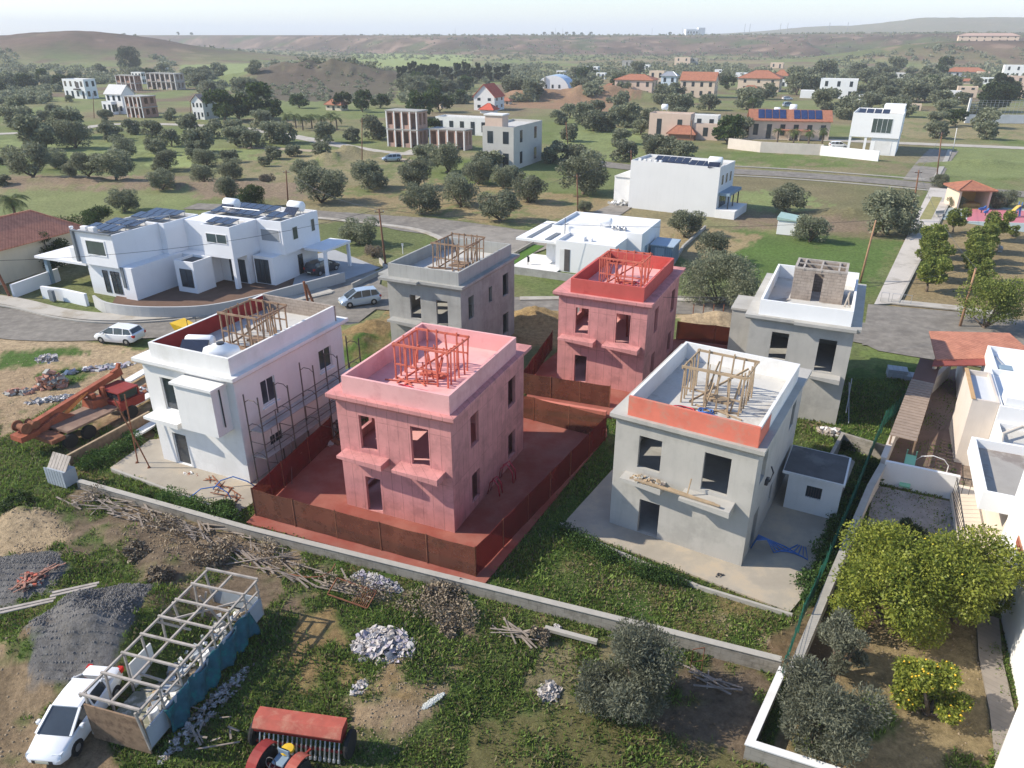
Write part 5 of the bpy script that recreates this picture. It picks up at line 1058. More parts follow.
mb=MB(); mb.tube([(0,-.6,1.1),(0,-.35,1.4)],.03,6); ring=[(.2*math.cos(a),-.35+.06*math.sin(a),1.4+.19*math.sin(a)) for a in [i*math.pi/7 for i in range(15)]]; mb.tube(ring,.02,5); mb.build('steering_wheel',M_FRAMED,tr)
# ======================= mobile crane
cl=Q(66,436,0); cr=thing('mobile_crane','rusty red truck crane with boom laid low over its bed, left of the white house','crane',tuple(cl))
a=Q(44,452); b=Q(138,407); dC=(b-a).normalized(); rzc=math.atan2(dC.y,dC.x); LC=(b-a).length; cr.location=(a.x,a.y,0); cr.rotation_euler=(0,0,rzc)
M_CRN=mat('rusty_orange_paint',(.30,.085,.045),.75,.25,2.5,col2=(.20,.06,.03),c2scale=1.5); M_BED=mat('rusty_deck',(.20,.13,.10),.9,.2,2,col2=(.28,.19,.14)); M_CRED=mat('crane_red',(.24,.035,.028),.6,.15,3)
mb=MB(); mb.box(.3,LC-.6,-.35,.35,.75,1.0); mb.box(.0,.9,-1.15,1.15,.8,1.05); mb.build('chassis',M_RUST,cr)
mb=MB(); mb.box(1.1,4.3,-1.15,1.15,1.06,1.2); mb.box(4.3,5.2,-.9,.9,1.0,1.1); mb.build('deck',M_BED,cr)
for x in (1.2,2.5,LC-1.3):
    for y in (-1.05,1.05): mb=MB(); mb.lathe((x,y,.48),[(.22,-.14),(.46,-.14),(.48,0),(.46,.14),(.22,.14)],20,'y'); wo=mb.build('wheel',M_TYRE,cr); mb=MB(); mb.lathe((x,y,.48),[(.02,-.1),(.23,-.1),(.23,.1),(.02,.1)],12,'y'); mb.build('rim',M_RUST,wo)
mb=MB(); x0=LC-2.0
mb.loft([[(x0,-1.1,.8),(LC-.1,-1.1,.8),(LC-.1,1.1,.8),(x0,1.1,.8)],[(x0,-1.1,1.42),(LC,-1.1,1.4),(LC,1.1,1.4),(x0,1.1,1.42)]]); mb.box(x0+.1,LC-.3,-1.0,1.0,2.0,2.08)
for x in (x0+.15,LC-.35):
    for y in (-.95,.95): mb.bar((x,y,1.4),(x,y,2.02),.09)
mb.build('cab',M_CRED,cr); mb=MB(); mb.box(x0+.22,LC-.4,-.9,.9,1.42,1.99); mb.build('cab_glass',M_GLASS,cr)
mb=MB(); mb.loft([[(3.9,.1,1.1),(5.6,.1,1.1),(5.6,1.3,1.1),(3.9,1.3,1.1)],[(4.0,.2,1.75),(5.3,.2,1.5),(5.3,1.2,1.5),(4.0,1.2,1.75)]]); mb.box(4.2,4.5,.4,.9,1.75,2.1); mb.box(5.0,5.2,.3,.6,1.5,2.3); mb.build('engine_housing',M_CRN,cr)
mb=MB(); yb=.9
mb.bar((-.5,yb,1.45),(LC-.3,yb+.3,2.45),.38,.42); mb.build('boom',M_CRN,cr)
mb=MB(); mb.bar((LC-.5,yb+.3,2.43),(LC+.2,yb+.35,2.55),.28,.6); mb.bar((LC+.0,yb+.35,2.7),(LC+.2,yb+.35,3.1),.25,.2); mb.build('boom_head',M_CRN,cr)
mb=MB(); mb.tube([(LC+.15,yb+.35,2.3),(LC+.15,yb+.35,1.9)],.04,6); mb.lathe((LC+.15,yb+.35,1.6),[(.05,.35),(.16,.25),(.16,.05),(.05,0)],10); mb.build('hook_block',M_FRAMED,cr)
mb=MB(); mb.box(-.9,.3,yb-.55,yb+.55,1.0,1.35); mb.loft([[(.2,yb-.4,1.0),(2.9,yb-.4,1.2),(2.9,yb+.3,1.2),(.2,yb+.3,1.0)],[(.2,yb-.4,1.3),(1.9,yb-.4,1.75),(1.9,yb+.3,1.75),(.2,yb+.3,1.3)]]); mb.build('turntable',M_CRN,cr)
mb=MB(); mb.lathe((-.35,yb,1.75),[(.36,-.5),(.36,-.42),(.22,-.4),(.22,.4),(.36,.42),(.36,.5)],14,'y'); mb.lathe((.3,yb,1.7),[(.26,-.4),(.16,-.34),(.16,.34),(.26,.4)],12,'y'); mb.build('winch_drum',M_RUST,cr)
mb=MB(); mb.tube([(2.2,yb-.1,1.35),(3.9,yb,2.05)],.12,8); mb.tube([(3.2,yb-.1,1.75),(4.3,yb+.05,2.15)],.07,8); mb.build('hydraulic_ram',mat('orange_paint',(.62,.22,.06),.6,.15,3),cr)
# yellow loader behind the roof: bucket end
x,y=G(188,337); yl=thing('dumper','small yellow dumper half hidden behind the scaffolded white house','dumper',(x,y,0),math.radians(-30)); M_YEL=mat('machine_yellow',(.72,.45,.02),.5,.12,2,spec=.4)
mb=MB(); mb.loft([[(-.9,-.6,.7),(.2,-.45,.5),(.2,.45,.5),(-.9,.6,.7)],[(-1.1,-.75,1.35),(.4,-.6,1.15),(.4,.6,1.15),(-1.1,.75,1.35)]]); mb.build('skip',M_YEL,yl)
mb=MB(); mb.cham(.5,1.8,-.5,.5,.4,1.0,.08); mb.build('body',M_YEL,yl); mb=MB(); mb.tube([(.9,-.45,1.0),(.9,-.45,1.9),(.9,.45,1.9),(.9,.45,1.0)],.04,6); mb.build('roll_bar',M_FRAMED,yl)
for X_ in (-.4,1.3):
    for Y_ in (-.6,.6): mb=MB(); mb.lathe((X_,Y_,.35),[(.15,-.12),(.33,-.12),(.35,0),(.33,.12),(.15,.12)],16,'y'); mb.build('wheel',M_TYRE,yl)
# ======================= heaps and loose timber
def heap(px,py,rx,ry,h,n,mats,label,cat,sz,seed,rz=-.4,name='rubble_heap'):
    o=rubble(None,(0,0,0),rx,ry,h,n*(2 if M_RAG in mats else 1),mats,name,sz,seed,rag=M_RAG in mats); x,y=G(px,py); o.location=(x,y,ground_h(x,y)+.02); o.rotation_euler=(0,0,rz); return tag(o,label,cat)
M_RAG=mat('white_plastic_rag',(.50,.47,.45),.8,.2,2,col2=(.30,.27,.25),c2scale=2); M_RAG2=mat('purple_grey_rag',(.36,.33,.38),.8,.2,2)
heap(384,648,1.35,1.0,.4,140,[M_RAG,M_RAG,M_RAG2,M_TIMBG],'large heap of white plastic sheets and rags in the middle of the foreground','rubbish heap',(.10,.38),41)
heap(376,582,1.5,.45,.3,130,[M_RAG,M_RAG2,M_CONC],'strip of white debris between the metal bed frame and the boundary wall','rubbish heap',(.06,.22),42,-.45)
heap(360,690,.28,.45,.1,22,[M_RAG],'small white scrap trail below the large rag heap','rubbish heap',(.06,.2),43,-.5)
heap(432,703,.62,.13,.05,500,[mat('spilled_lime',(.55,.56,.52),.95,.1,3)],'narrow spill of white lime on the grass','lime spill',(.02,.06),44,.75)
heap(549,692,.4,.42,.22,40,[M_RAG,M_TIMBG],'crumpled white cloth bundle lying alone on the grass','rag bundle',(.08,.28),45)
heap(557,627,.13,.13,.2,10,[M_RAG],'little white bag at the foot of the wall','bag',(.08,.2),46)
heap(52,385,1.2,.8,1.2,150,[mat('broken_brick',(.42,.22,.16),.95,.25,4),M_BRICK,M_CONC],'pile of broken bricks topped with white bags, left of the crane boom','brick pile',(.15,.35),47,.2)
heap(50,371,.7,.4,.3,22,[M_RAG],'white bags lying on top of the broken brick pile','bags',(.2,.5),48).location.z=1.05
heap(20,392,1.3,.5,.3,40,[MATS['broken_brick'],M_CONC],'low scatter of bricks left of the brick pile','brick scatter',(.1,.3),49,.2)
heap(62,398,2.4,.4,.15,60,[M_RAG,M_CONC,M_OFFW],'pale strips of rubble between the brick pile and the crane','rubble strip',(.1,.4),50,.35)
heap(100,368,2.6,.5,.2,60,[M_RAG2,M_CONC,M_OFFW],'line of pale stones behind the crane boom','rubble strip',(.1,.35),51,.35)
heap(145,393,1.8,.9,.4,90,[M_CONC,M_OFFW,M_RUST],'stones and offcuts between the crane cab and the white house','rubble heap',(.1,.35),52,.3)
heap(37,592,.75,.5,.35,30,[M_TIMBR,M_TIMBG],'bundle of reddish boards lying on the grey gravel','board pile',(.08,.12),53)
for i,(a,b,z,l) in enumerate((((0,634),(60,620),.15,'pair of pale boards crossing the path at the left edge'),((58,620),(104,609),.2,'pale board beyond the path, right of the crossing pair'))):
    p=Q(*a);q=Q(*b); bars=[(Vector((0,0,z))+Vector((0,.2*k,.03*k)),q-p+Vector((0,.2*k,z)),.14,.05) for k in range(2)]; loose('board',l,'boards',M_TIMBG,bars,(p.x,p.y,max(ground_h(p.x,p.y),ground_h(q.x,q.y))+.1))
def timber_pile(label,a,b,n,spread,m,seed,zr=.3,ln=(1.2,2.6)):
    r=random.Random(seed); p=Q(*a);q=Q(*b); mb=MB(); d=(q-p); 
    for k in range(n):
        c=d*r.random()+Vector((-d.y,d.x,0)).normalized()*r.uniform(-spread,spread); an=math.atan2(d.y,d.x)+r.gauss(0,.45); l=r.uniform(*ln)/2*r.choice((.4,.7,1)); z=r.uniform(.05,zr); e=Vector((math.cos(an)*l,math.sin(an)*l,r.uniform(-.12,.12)))
        z=max(z,abs(e.z)+.04); mb.bar(c-e+Vector((0,0,z)),c+e+Vector((0,0,z)),r.uniform(.035,.10),r.uniform(.02,.04))
    o=mb.build('timber_pile',m,None,loc=(p.x,p.y,ground_h(p.x,p.y)+.05)); return tag(o,label,'timber pile')
timber_pile('scattered grey boards and sticks below the left end of the boundary wall',(80,500),(150,520),42,.7,M_DEADW,61,.14)
timber_pile('grey boards lying along the wall in front of the scaffolded white house',(150,515),(240,545),34,.7,M_DEADW,62,.14)
timber_pile('brushwood and planks at the wall corner below the pink house\'s fence',(235,548),(300,572),30,.8,M_DEADW,63,.14)
timber_pile('dark sticks between the wall and the metal bed frame',(300,575),(350,590),20,.5,M_DEADW,64,.14)
timber_pile('thin sticks lying on the grass left of the wall bend',(500,628),(530,640),14,.25,M_DEADW,65)
timber_pile('grey boards in the shadow of the foreground olive',(700,675),(725,692),10,.2,M_DEADW,66)
timber_pile('reddish boards stacked on the gravel at the left',(24,600),(58,580),30,.35,mat('dull_red_board',(.30,.16,.12),.9,.3,3),67,.35,(.8,1.6))
timber_pile('boards and pipes on the slab corner beside the scaffold',(205,478),(240,500),14,.3,M_RUST,68,.1)
timber_pile('stray sticks across the grass left of the seed drill',(180,700),(230,740),16,.8,M_DEADW,69,.15,(.5,1.6))
heap(190,474,.7,.3,.12,40,[M_OFFW,M_BRICK,M_CONC],'small bits of broken block at the foot of the scaffolded white house','rubble heap',(.05,.16),70)
heap(830,432,.9,.5,.35,60,[M_OFFW,M_TIMBG,M_BLOCK],'broken blocks piled at the foot of the rear shell on the right','rubble heap',(.1,.3),71)
# concrete beam propped on edge by the wall, slabs beside the crane
p=Q(545,630,.0);q=Q(597,645,.0); loose('concrete_beam','short pale concrete beam leaning at the foot of the boundary wall','beam',KERB,[((0,0,.12),q-p+Vector((0,0,.18)),.22,.16)],(p.x,p.y,0))
p=Q(70,466);q=Q(152,424); loose('formwork_panel','long brown formwork panel standing on edge beside the crane','formwork panel',M_TIMB,[((0,0,.35),q-p+Vector((0,0,.55)),.08,.7)],(p.x,p.y,0)); loose('plank','pale plank capping the long formwork panel beside the crane','plank',M_TIMBL,[((0,0,.74),q-p+Vector((0,0,.95)),.16,.06)],(p.x,p.y,0))
for i,(a,b,l) in enumerate((((126,412),(152,398),'pale concrete plank nearest the crane cab'),((134,440),(160,424),'pale concrete plank between the formwork panel and the slab'),((128,385),(150,372),'pale concrete plank behind the boom head'))):
    p=Q(*a);q=Q(*b); loose('concrete_plank',l,'plank',M_OFFW,[((0,0,.3),q-p+Vector((0,0,.3)),.7,.12)],(p.x,p.y,0))
# crate of stacked panels at the left end of the wall
x,y=G(64,482); bx_=thing('crate','upright slatted grey crate with a leaning lid at the left end of the wall','crate',(x,y,0),math.radians(-22)); mb=MB()
for k in range(7): mb.box(-.75+k*.22,-.57+k*.22,-.45,-.41,0,1.1)
mb.box(-.72,.75,-.40,.40,.02,1.0); mb.build('box',M_GSH,bx_); mb=MB()
for k in range(6): mb.M=Matrix.Translation((-.62+k*.25,0,1.25))@Matrix.Rotation(.9,4,'X'); mb.box(-.11,.11,-.6,.6,-.02,.02)
mb.M=None; mb.build('lid',M_TIMBG,bx_); 
# rusty metal bed frame
p0=Q(328,598); bedl=thing('bed_frame','rusty metal frame like a bedstead lying near the white rag heap','metal frame',(p0.x,p0.y,ground_h(p0.x,p0.y)+.05),math.radians(-20)); mb=MB()
mb.bar((0,0,.25),(2.1,0,.05),.05); mb.bar((0,.9,.5),(2.1,.9,.3),.05); mb.build('side_rail',M_RUST,bedl); mb=MB(); mb.bar((0,0,.25),(0,.9,.5),.05); mb.bar((2.1,0,.05),(2.1,.9,.3),.05); mb.bar((0,0,.25),(.3,.4,.9),.04); mb.bar((0,.9,.5),(.3,.4,.9),.04); mb.build('end_rail',M_RUST,bedl); mb=MB()
for k in range(8): mb.bar((1.3+k*.1,0,.12),(1.3+k*.1,.9,.35),.025)
mb.build('slats',M_RUST,bedl)
p=Q(285,575); tag(MB().tube([(0,0,.1),(1.2,-.35,.15),(1.9,-.35,.2),(2.3,0,.25),(2.4,.5,.3)],.03,6).build('bent_pipe',M_RUST,None,loc=(p.x,p.y,0)),'bent rusty pipe curving through the dry brush by the wall','pipe')
# wire-frame stand at the foreground olive
x,y=G(690,672); loose('steel_frame','thin rusty steel frame standing in front of the wall right of the foreground olive','frame',M_RUST,[((0,0,0),(0,0,1.3),.03),((.5,.1,0),(.5,.1,1.3),.03),((0,0,.6),(.5,.1,.6),.03),((0,0,1.3),(.5,.1,1.3),.03)],(x,y,-.05))
# pallets of blocks in the dark garden
for i,(px,py,l) in enumerate(((896,376,'taller grey block stack on the dark grass right of the rear shell'),(914,379,'lower grey block stack beside the taller one on the dark grass'))):
    x,y=G(px,py); st=thing('block_stack',l,'block stack',(x,y,-.05),math.radians(-20)); mb=MB()
    for k in range(3): mb.box(-.7,.7,-.5+k*.4,-.42+k*.4,0,.1)
    mb.build('pallet',M_TIMBG,st); mb=MB()
    for a in range(4):
        for b in range(3):
            for c in range(2 if i==0 else 1): mb.box(-.68+a*.35,-.35+a*.35,-.5+b*.34,-.18+b*.34,.11+c*.31,.40+c*.31)
    mb.build('blocks',M_GSH,st)
# blue hoses and pipes on slabs
x,y=G(190,500); o=MB().tube([(0,0,.35),(.6,.3,.75),(1.5,.5,.8),(2.1,.3,.5),(2.3,.1,.2)],.035,6).build('hose',M_BLUEP,None,smooth=True,loc=(x,y,-.2)); tag(o,'lower blue hose arching over the slab edge of the scaffolded house','hose')
x,y=G(213,490); o=MB().tube([(0,0,.2),(.4,.3,.6),(1.1,.5,.75),(1.9,.4,.5),(2.4,.3,.2)],.035,6).build('hose',M_BLUEP,None,smooth=True,loc=(x,y,-.15)); tag(o,'second blue hose looping nearer the scaffold legs','hose')
# lone upright pipes in the earth
# ======================= utility poles and wires
def pole(px,py,qx,qy,label,m=None,r_=.13,arm=True,group=None,lean=0,h=None,name='utility_pole'):
    x,y=G(px,py)
    if h is None:
        a=(qx-512)/F;b=(384-qy)/F; d=(a,math.cos(PITCH)+b*math.sin(PITCH),-math.sin(PITCH)+b*math.cos(PITCH)); t_=y/d[1]; h=CH+t_*d[2]; tx=d[0]*t_-x
    else: tx=lean
    t=thing(name,label,'pole',(x,y,0),0,group); mb=MB(); mb.tube([(0,0,-.3),(tx*.5,0,h*.5),(tx,0,h)],[r_,r_*.85,r_*.65],8); mb.build('shaft',m or M_PW,t,smooth=True)
    if arm:
        mb=MB(); mb.bar((tx-.5,0,h-.35),(tx+.5,0,h-.35),.08); mb.build('cross_arm',M_PW,t)
        for k in (-.45,0,.45):
            mb=MB(); mb.lathe((tx+k,0,h-.3),[(.03,0),(.06,.05),(.05,.12),(.02,.16)],8); mb.build('insulator',M_CONC,t)
    return Vector((x+tx,y,h))
M_PW=mat('creosoted_pole',(.20,.10,.06),.9,.2,3); M_PW2=mat('bare_wood_pole',(.34,.20,.12),.9,.2,3)
T={}
T['a']=pole(386,268,379,209,'tall dark wooden pole at the road bend left of the grey shell')
T['b']=pole(627,378,627,296,'dark red pole rising in front of the farther red shell',mat('dark_red_pole',(.28,.05,.04),.8,.1,2),arm=False,r_=.09)
T['c']=pole(578,212,577,174,'bare wooden pole at the verge left of the white bungalow')
T['d']=pole(632,180,631,150,'wooden pole where the lane meets the cross road')
T['e']=pole(860,282,876,220,'leaning brown pole before the widest silver olive',M_PW2,arm=False)
T['f']=pole(911,222,919,170,'leaning dark pole at the top of the paved footway')
T['g']=pole(937,176,942,132,'pole beside the lane corner near the field')
T['h']=pole(960,326,976,268,'leaning brown pole at the near corner of the park',M_PW2,arm=False)
T['i']=pole(288,203,286,170,'wooden pole in the field behind the villa')
T['j']=pole(953,150,957,128,'pale short post at the far lane corner',M_OFFW,arm=False,r_=.1)
T['k']=pole(94,118,93,93,'thin pole in front of the far half-built white houses',arm=False,r_=.12)
T['l']=pole(191,116,190,100,'thin pole beside the pale barn-like house',arm=False,r_=.12)
T['m']=pole(690,152,692,120,'thin pole in the garden of the low beige house',arm=False,r_=.12)
T['n']=pole(569,160,566,122,'thin wooden pole in the green field right of the grey block house',arm=False,r_=.12)
T['o']=pole(362,168,362,118,'thin pole by the track before the palm garden',arm=False,r_=.12)
x,y=G(312,322); p2=thing('utility_pole','pair of leaning rusty poles crossing behind the scaffolded house','pole',(x,y,0)); mb=MB(); mb.tube([(0,0,0),(-.3,0,3.9)],.12,8); mb.build('shaft',M_RUST,p2); mb=MB(); mb.tube([(1.0,-.4,0),(-.15,0,3.6)],.12,8); mb.build('stay_pole',M_RUST,p2)
def wire(a,b,sag,label):
    pts=[a.lerp(b,k/14)-Vector((0,0,sag*4*(k/14)*(1-k/14))) for k in range(15)]; mb=MB(); mb.M=Matrix.Translation(-a); mb.tube(pts,.018,4); tag(mb.build('power_line',M_FRAMED,None,loc=tuple(a)),label,'wire')
wire(T['a'],Vector((-44,60,7)),1.2,'black wire from the tall pole by the road bend towards the tiled house')
wire(T['a'],T['e'],1.3,'long black wire between the pole by the road bend and the leaning brown pole')
wire(T['a'],T['c'],1,'wire from the road bend pole to the pole by the bungalow')
wire(T['c'],T['d'],.6,'wire from the bungalow pole to the pole at the cross road')
wire(T['f'],T['g'],.8,'wire from the pole at the footway top to the lane corner pole')
wire(T['f'],T['h'],1.0,'wire from the footway pole down to the park corner pole')
wire(T['b'],T['h'],1.0,'wire from the dark red pole across to the park corner pole')
wire(T['i'],T['a'],1.0,'wire from the field pole to the pole at the road bend')
# fence posts along the rear street
for i,px in enumerate((693,703,713,723,733)):
    x,y=G(px,314); mb=MB(); mb.tube([(0,0,-.1),(0,0,.95)],.04,6); tag(mb.build('fence_post',M_RUST,None,loc=(x,y,0)),'short rusty post, one of the line along the rear street below the big olive','post','posts along the rear street')
for px,py,qx,qy,l in ((403,254,403,240,'small pale marker post on the verge inside the road bend'),):
    x,y=G(px,py); mb=MB(); mb.tube([(0,0,0),(0,0,1.2)],.06,6); mb.box(-.12,.12,-.03,.03,1.0,1.3); tag(mb.build('marker_post',M_OFFW,None,loc=(x,y,0)),l,'post')
# two steel rods sticking out of earth near the scaffold house
# utility cabinet
# ======================= buildings of the middle distance and the village
GA=math.radians(-24)
def block(root,name,m,u0,u1,v0,v1,z0,z1,par=.0,roofm=None,roofname='roof_slab',pt=.15):
    """solid volume; with par>0 a parapet round a sunken flat roof"""
    mb=MB()
    if par<=0: mb.box(u0,u1,v0,v1,z0,z1); return mb.build(name,m,root)
    zi=z1-par
    mb.add([(u0,v0,z0),(u1,v0,z0),(u1,v1,z0),(u0,v1,z0),(u0,v0,z1),(u1,v0,z1),(u1,v1,z1),(u0,v1,z1),(u0+pt,v0+pt,z1),(u1-pt,v0+pt,z1),(u1-pt,v1-pt,z1),(u0+pt,v1-pt,z1),(u0+pt,v0+pt,zi),(u1-pt,v0+pt,zi),(u1-pt,v1-pt,zi),(u0+pt,v1-pt,zi)],
     [(0,3,2,1),(0,1,5,4),(1,2,6,5),(2,3,7,6),(3,0,4,7),(4,5,9,8),(5,6,10,9),(6,7,11,10),(7,4,8,11),(8,9,13,12),(9,10,14,13),(10,11,15,14),(11,8,12,15)]); o=mb.build(name,m,root)
    mb=MB(); mb.quad((u0+pt,v0+pt,zi),(u1-pt,v0+pt,zi),(u1-pt,v1-pt,zi),(u0+pt,v1-pt,zi)); mb.build(roofname,roofm or M_ROOF,root); return o
def pwin(root,face,at,a0,a1,z0,z1,fr=M_FRAME,gl=M_GLASS,n=2,name='window',t=.06):
    """window on a solid volume: frame stands 3 cm proud, pane a sub-part behind the frame face"""
    def B(m_,p,q,c,d,e0,e1):
        if face=='f': m_.box(p,q,at-e1,at-e0,c,d)
        elif face=='r': m_.box(at+e0,at+e1,p,q,c,d)
        elif face=='l': m_.box(at-e1,at-e0,p,q,c,d)
    mb=MB(); B(mb,a0,a1,z0,z0+t,.002,.05);B(mb,a0,a1,z1-t,z1,.002,.05);B(mb,a0,a0+t,z0+t,z1-t,.002,.05);B(mb,a1-t,a1,z0+t,z1-t,.002,.05)
    for k in range(1,n): x=a0+(a1-a0)*k/n; B(mb,x-t/2,x+t/2,z0+t,z1-t,.002,.045)
    f=mb.build(name,fr,root); mb=MB(); B(mb,a0+t,a1-t,z0+t,z1-t,.002,.02); mb.build('pane',gl,f); return f
# ---------------- white villa on the left
Vv=thing('villa','white cubic two-storey villa with rooftop solar panels and curved forecourt wall','villa',(-43.35,72.67,0),math.radians(-23))
M_VW=mat('villa_white',(.76,.77,.79),.8,.03,.6,streak=.06)
M_DGREY=mat('dark_grey_panel',(.16,.18,.20),.6,.1,1)
block(Vv,'wall',M_VW,0.05,4.95,.5,10.4,-.3,3.2)
block(Vv,'wall',M_VW,0,5.05,0,5.7,3.202,6.5,.3)
block(Vv,'wall',M_VW,0,5.8,5.702,10.5,3.202,6.5,.3)
block(Vv,'wall',M_VW,4.952,6.45,.2,6.8,-.3,3.3); block(Vv,'wall',M_VW,4.952,9.38,6.82,10.4,-.3,3.19)
block(Vv,'wall',M_VW,7.9,10.4,4.2,6.8,-.3,3.3,.25,M_ROOFD)
block(Vv,'wall',M_VW,9.4,13.2,7.0,11.0,3.202,6.5,.3)
block(Vv,'wall',M_VW,9.4,13.1,9.0,11,-.3,3.2); block(Vv,'wall',M_VW,12.8,13.18,7.02,7.5,-.3,3.2)
block(Vv,'wall',M_VW,13.202,16.4,11.0,17.2,3.0,6.5,.3); block(Vv,'wall',M_VW,13.3,15.9,9.6,17.1,-.3,2.998)
block(Vv,'wall',M_VW,5.802,13.198,11.002,17.0,-.3,6.5,.3); block(Vv,'wall',M_VW,5.802,9.398,8.4,11,3.2,6.4)
mb=MB(); mb.box(-7.6,-.05,.4,6.5,2.8,3.05); mb.build('carport_roof',M_VW,Vv)
for x,y in ((-6.9,.8),(-6.9,5.9)): mb=MB(); mb.box(x,x+.45,y,y+.35,0,2.8); mb.build('carport_column',M_BLUEW,Vv)
mb=MB(); mb.box(16.4,19.2,14.2,19.0,2.75,3.0); mb.build('carport_roof',M_VW,Vv)
for x,y in ((18.8,14.3),(18.8,18.6)): mb=MB(); mb.box(x,x+.3,y,y+.3,0,2.75); mb.build('carport_column',M_VW,Vv)
mb=MB(); mb.box(-2.0,-.9,.5,1.3,3.05,4.5); ch=mb.build('chimney',M_VW,Vv); mb=MB(); mb.tube([(-1.4,.9,4.5),(-1.5,.9,6.4)],.12,8); mb.lathe((-1.5,.9,6.4),[(.12,0),(.2,.05),(.2,.2),(.02,.25)],10); mb.build('flue',M_VW,ch)
pwin(Vv,'f',0,1.2,3.9,4.2,5.8,M_VW,M_GLASSG,1,t=.12); mb=MB(); mb.box(-.3,-.002,-.25,.2,3.4,6.6); mb.box(-.3,5.05,-.25,-.0,6.502,6.62); mb.build('facade_frame',M_DGREY,Vv)
mb=MB(); mb.box(5.06,5.4,.1,.2,1.2,3.3); mb.build('facade_frame',M_DGREY,Vv)
pwin(Vv,'f',.5,2.0,2.7,.3,2.6,M_FRAMED,M_GLASS,1); pwin(Vv,'f',.5,3.1,4.3,.3,2.6,M_FRAMED,M_GLASS,2)
pwin(Vv,'f',4.2,8.5,10.1,.6,2.5,M_FRAMED,M_GLASS,2)
pwin(Vv,'f',7.0,10.0,12.7,4.7,5.7,M_FRAME,M_GLASSG,2); pwin(Vv,'f',9.0,10.6,12.7,.1,2.6,M_FRAMED,M_GLASS,3,'glass_door'); 
pwin(Vv,'f',11.0,13.6,16.1,4.3,5.6,M_VW,M_GREYR,1); pwin(Vv,'f',9.6,13.5,15.3,.1,2.7,M_FRAMED,M_GLASS,3,'glass_door')
pwin(Vv,'r',16.4,12.6,13.5,4.2,5.6,M_FRAME,M_GLASSG,1); pwin(Vv,'r',16.4,15.8,16.5,4.4,5.8,M_FRAME,M_GLASSG,1); pwin(Vv,'r',15.9,13.6,14.4,0.1,2.3,M_FRAMED,M_GLASS,1,'door')
# solar arrays
def panels(root,u0,v0,n,z,w_=.95,d_=1.5,tilt=.14,dir_=(1,0),gap=1.08):
    for k in range(n):
        mb=MB(); mb.M=Matrix.Translation((u0+dir_[0]*gap*k,v0+dir_[1]*gap*k,z))@Matrix.Rotation(tilt,4,'X'); mb.box(-w_/2,w_/2,-d_/2,d_/2,-.03,.03); o=mb.build('solar_panel',M_PV,root)
        mb=MB(); mb.bar((u0+dir_[0]*gap*k-.4,v0+dir_[1]*gap*k+d_*.4,z-.45),(u0+dir_[0]*gap*k-.4,v0+dir_[1]*gap*k+d_*.4,z+d_*.4*tilt-.04),.05); mb.bar((u0+dir_[0]*gap*k+.4,v0+dir_[1]*gap*k+d_*.4,z-.45),(u0+dir_[0]*gap*k+.4,v0+dir_[1]*gap*k+d_*.4,z+d_*.4*tilt-.04),.05); mb.build('bracket',M_GALV,o)
for v in (1.6,4.0,7.2,9.3): panels(Vv,.9,v,4,6.75)
panels(Vv,10.1,8.4,3,6.75); panels(Vv,6.8,12.6,6,6.75); panels(Vv,6.8,15.2,6,6.75); panels(Vv,14.1,12.8,2,6.75); 
mb=MB(); mb.cham(.4,1.2,.4,.9,6.2,6.9,.05); mb.cham(1.5,2.3,.4,.9,6.2,6.9,.05); mb.build('air_conditioner',M_OFFW,Vv)
mb=MB(); 
for a,b in (((2.5,3.2,7.0),(5.5,7.0,7.1)),((8,12,7.2),(13,12,7.2)),((3.1,.3,6.6),(3.1,10,6.7))): mb.tube([a,b],.05,6)
mb.build('roof_pipe',M_GALV,Vv)
water_tank('white water heater on the rear roof of the villa, leftmost of its two',Wp(Vv,7.4,14.0,6.25),GA,.55,1.9)
water_tank('white water heater on the right roof end of the villa',Wp(Vv,14.9,15.6,6.25),GA,.55,1.9)
wall_line('garden_wall','white low wall with a gate box before the villa\'s left end','wall',gp((44,297),(66,300),(88,305)),.3,1.15,M_VW)
wall_line('garden_wall','white wall closing the villa\'s left carport','wall',gp((14,297),(60,280)),.25,1.3,M_VW)
wall_line('forecourt_wall','curved grey concrete wall round the villa forecourt','wall',smooth_line(gp((96,306),(108,313),(135,317),(170,318),(210,316),(250,308),(290,297),(345,282)),4),.22,1.1,mat('forecourt_concrete',(.44,.44,.43),.9,.07,.5,panel=(2.4,2,.03,.3)))
sheet('forecourt',gp((108,311),(200,314),(290,293),(300,262),(200,270),(120,290)),.03,mat('forecourt_soil',(.14,.085,.06),.95,.15,1))
sheet('driveway',gp((290,296),(345,280),(380,268),(335,250),(300,258)),.035,mat('driveway_concrete',(.34,.35,.36),.9,.08,.4),thick=.05)
wall_line('kerb_wall','low concrete upstand along the villa\'s right driveway','wall',gp((352,288),(388,271),(380,262)),.2,.5,KERB)
mb=MB(); mb.box(0,.6,0,.3,.001,1.1); tag(mb.build('meter_box',M_DGREY,None,loc=(*G(50,301),0),rz=GA),'grey meter box set before the villa\'s left wall','box')
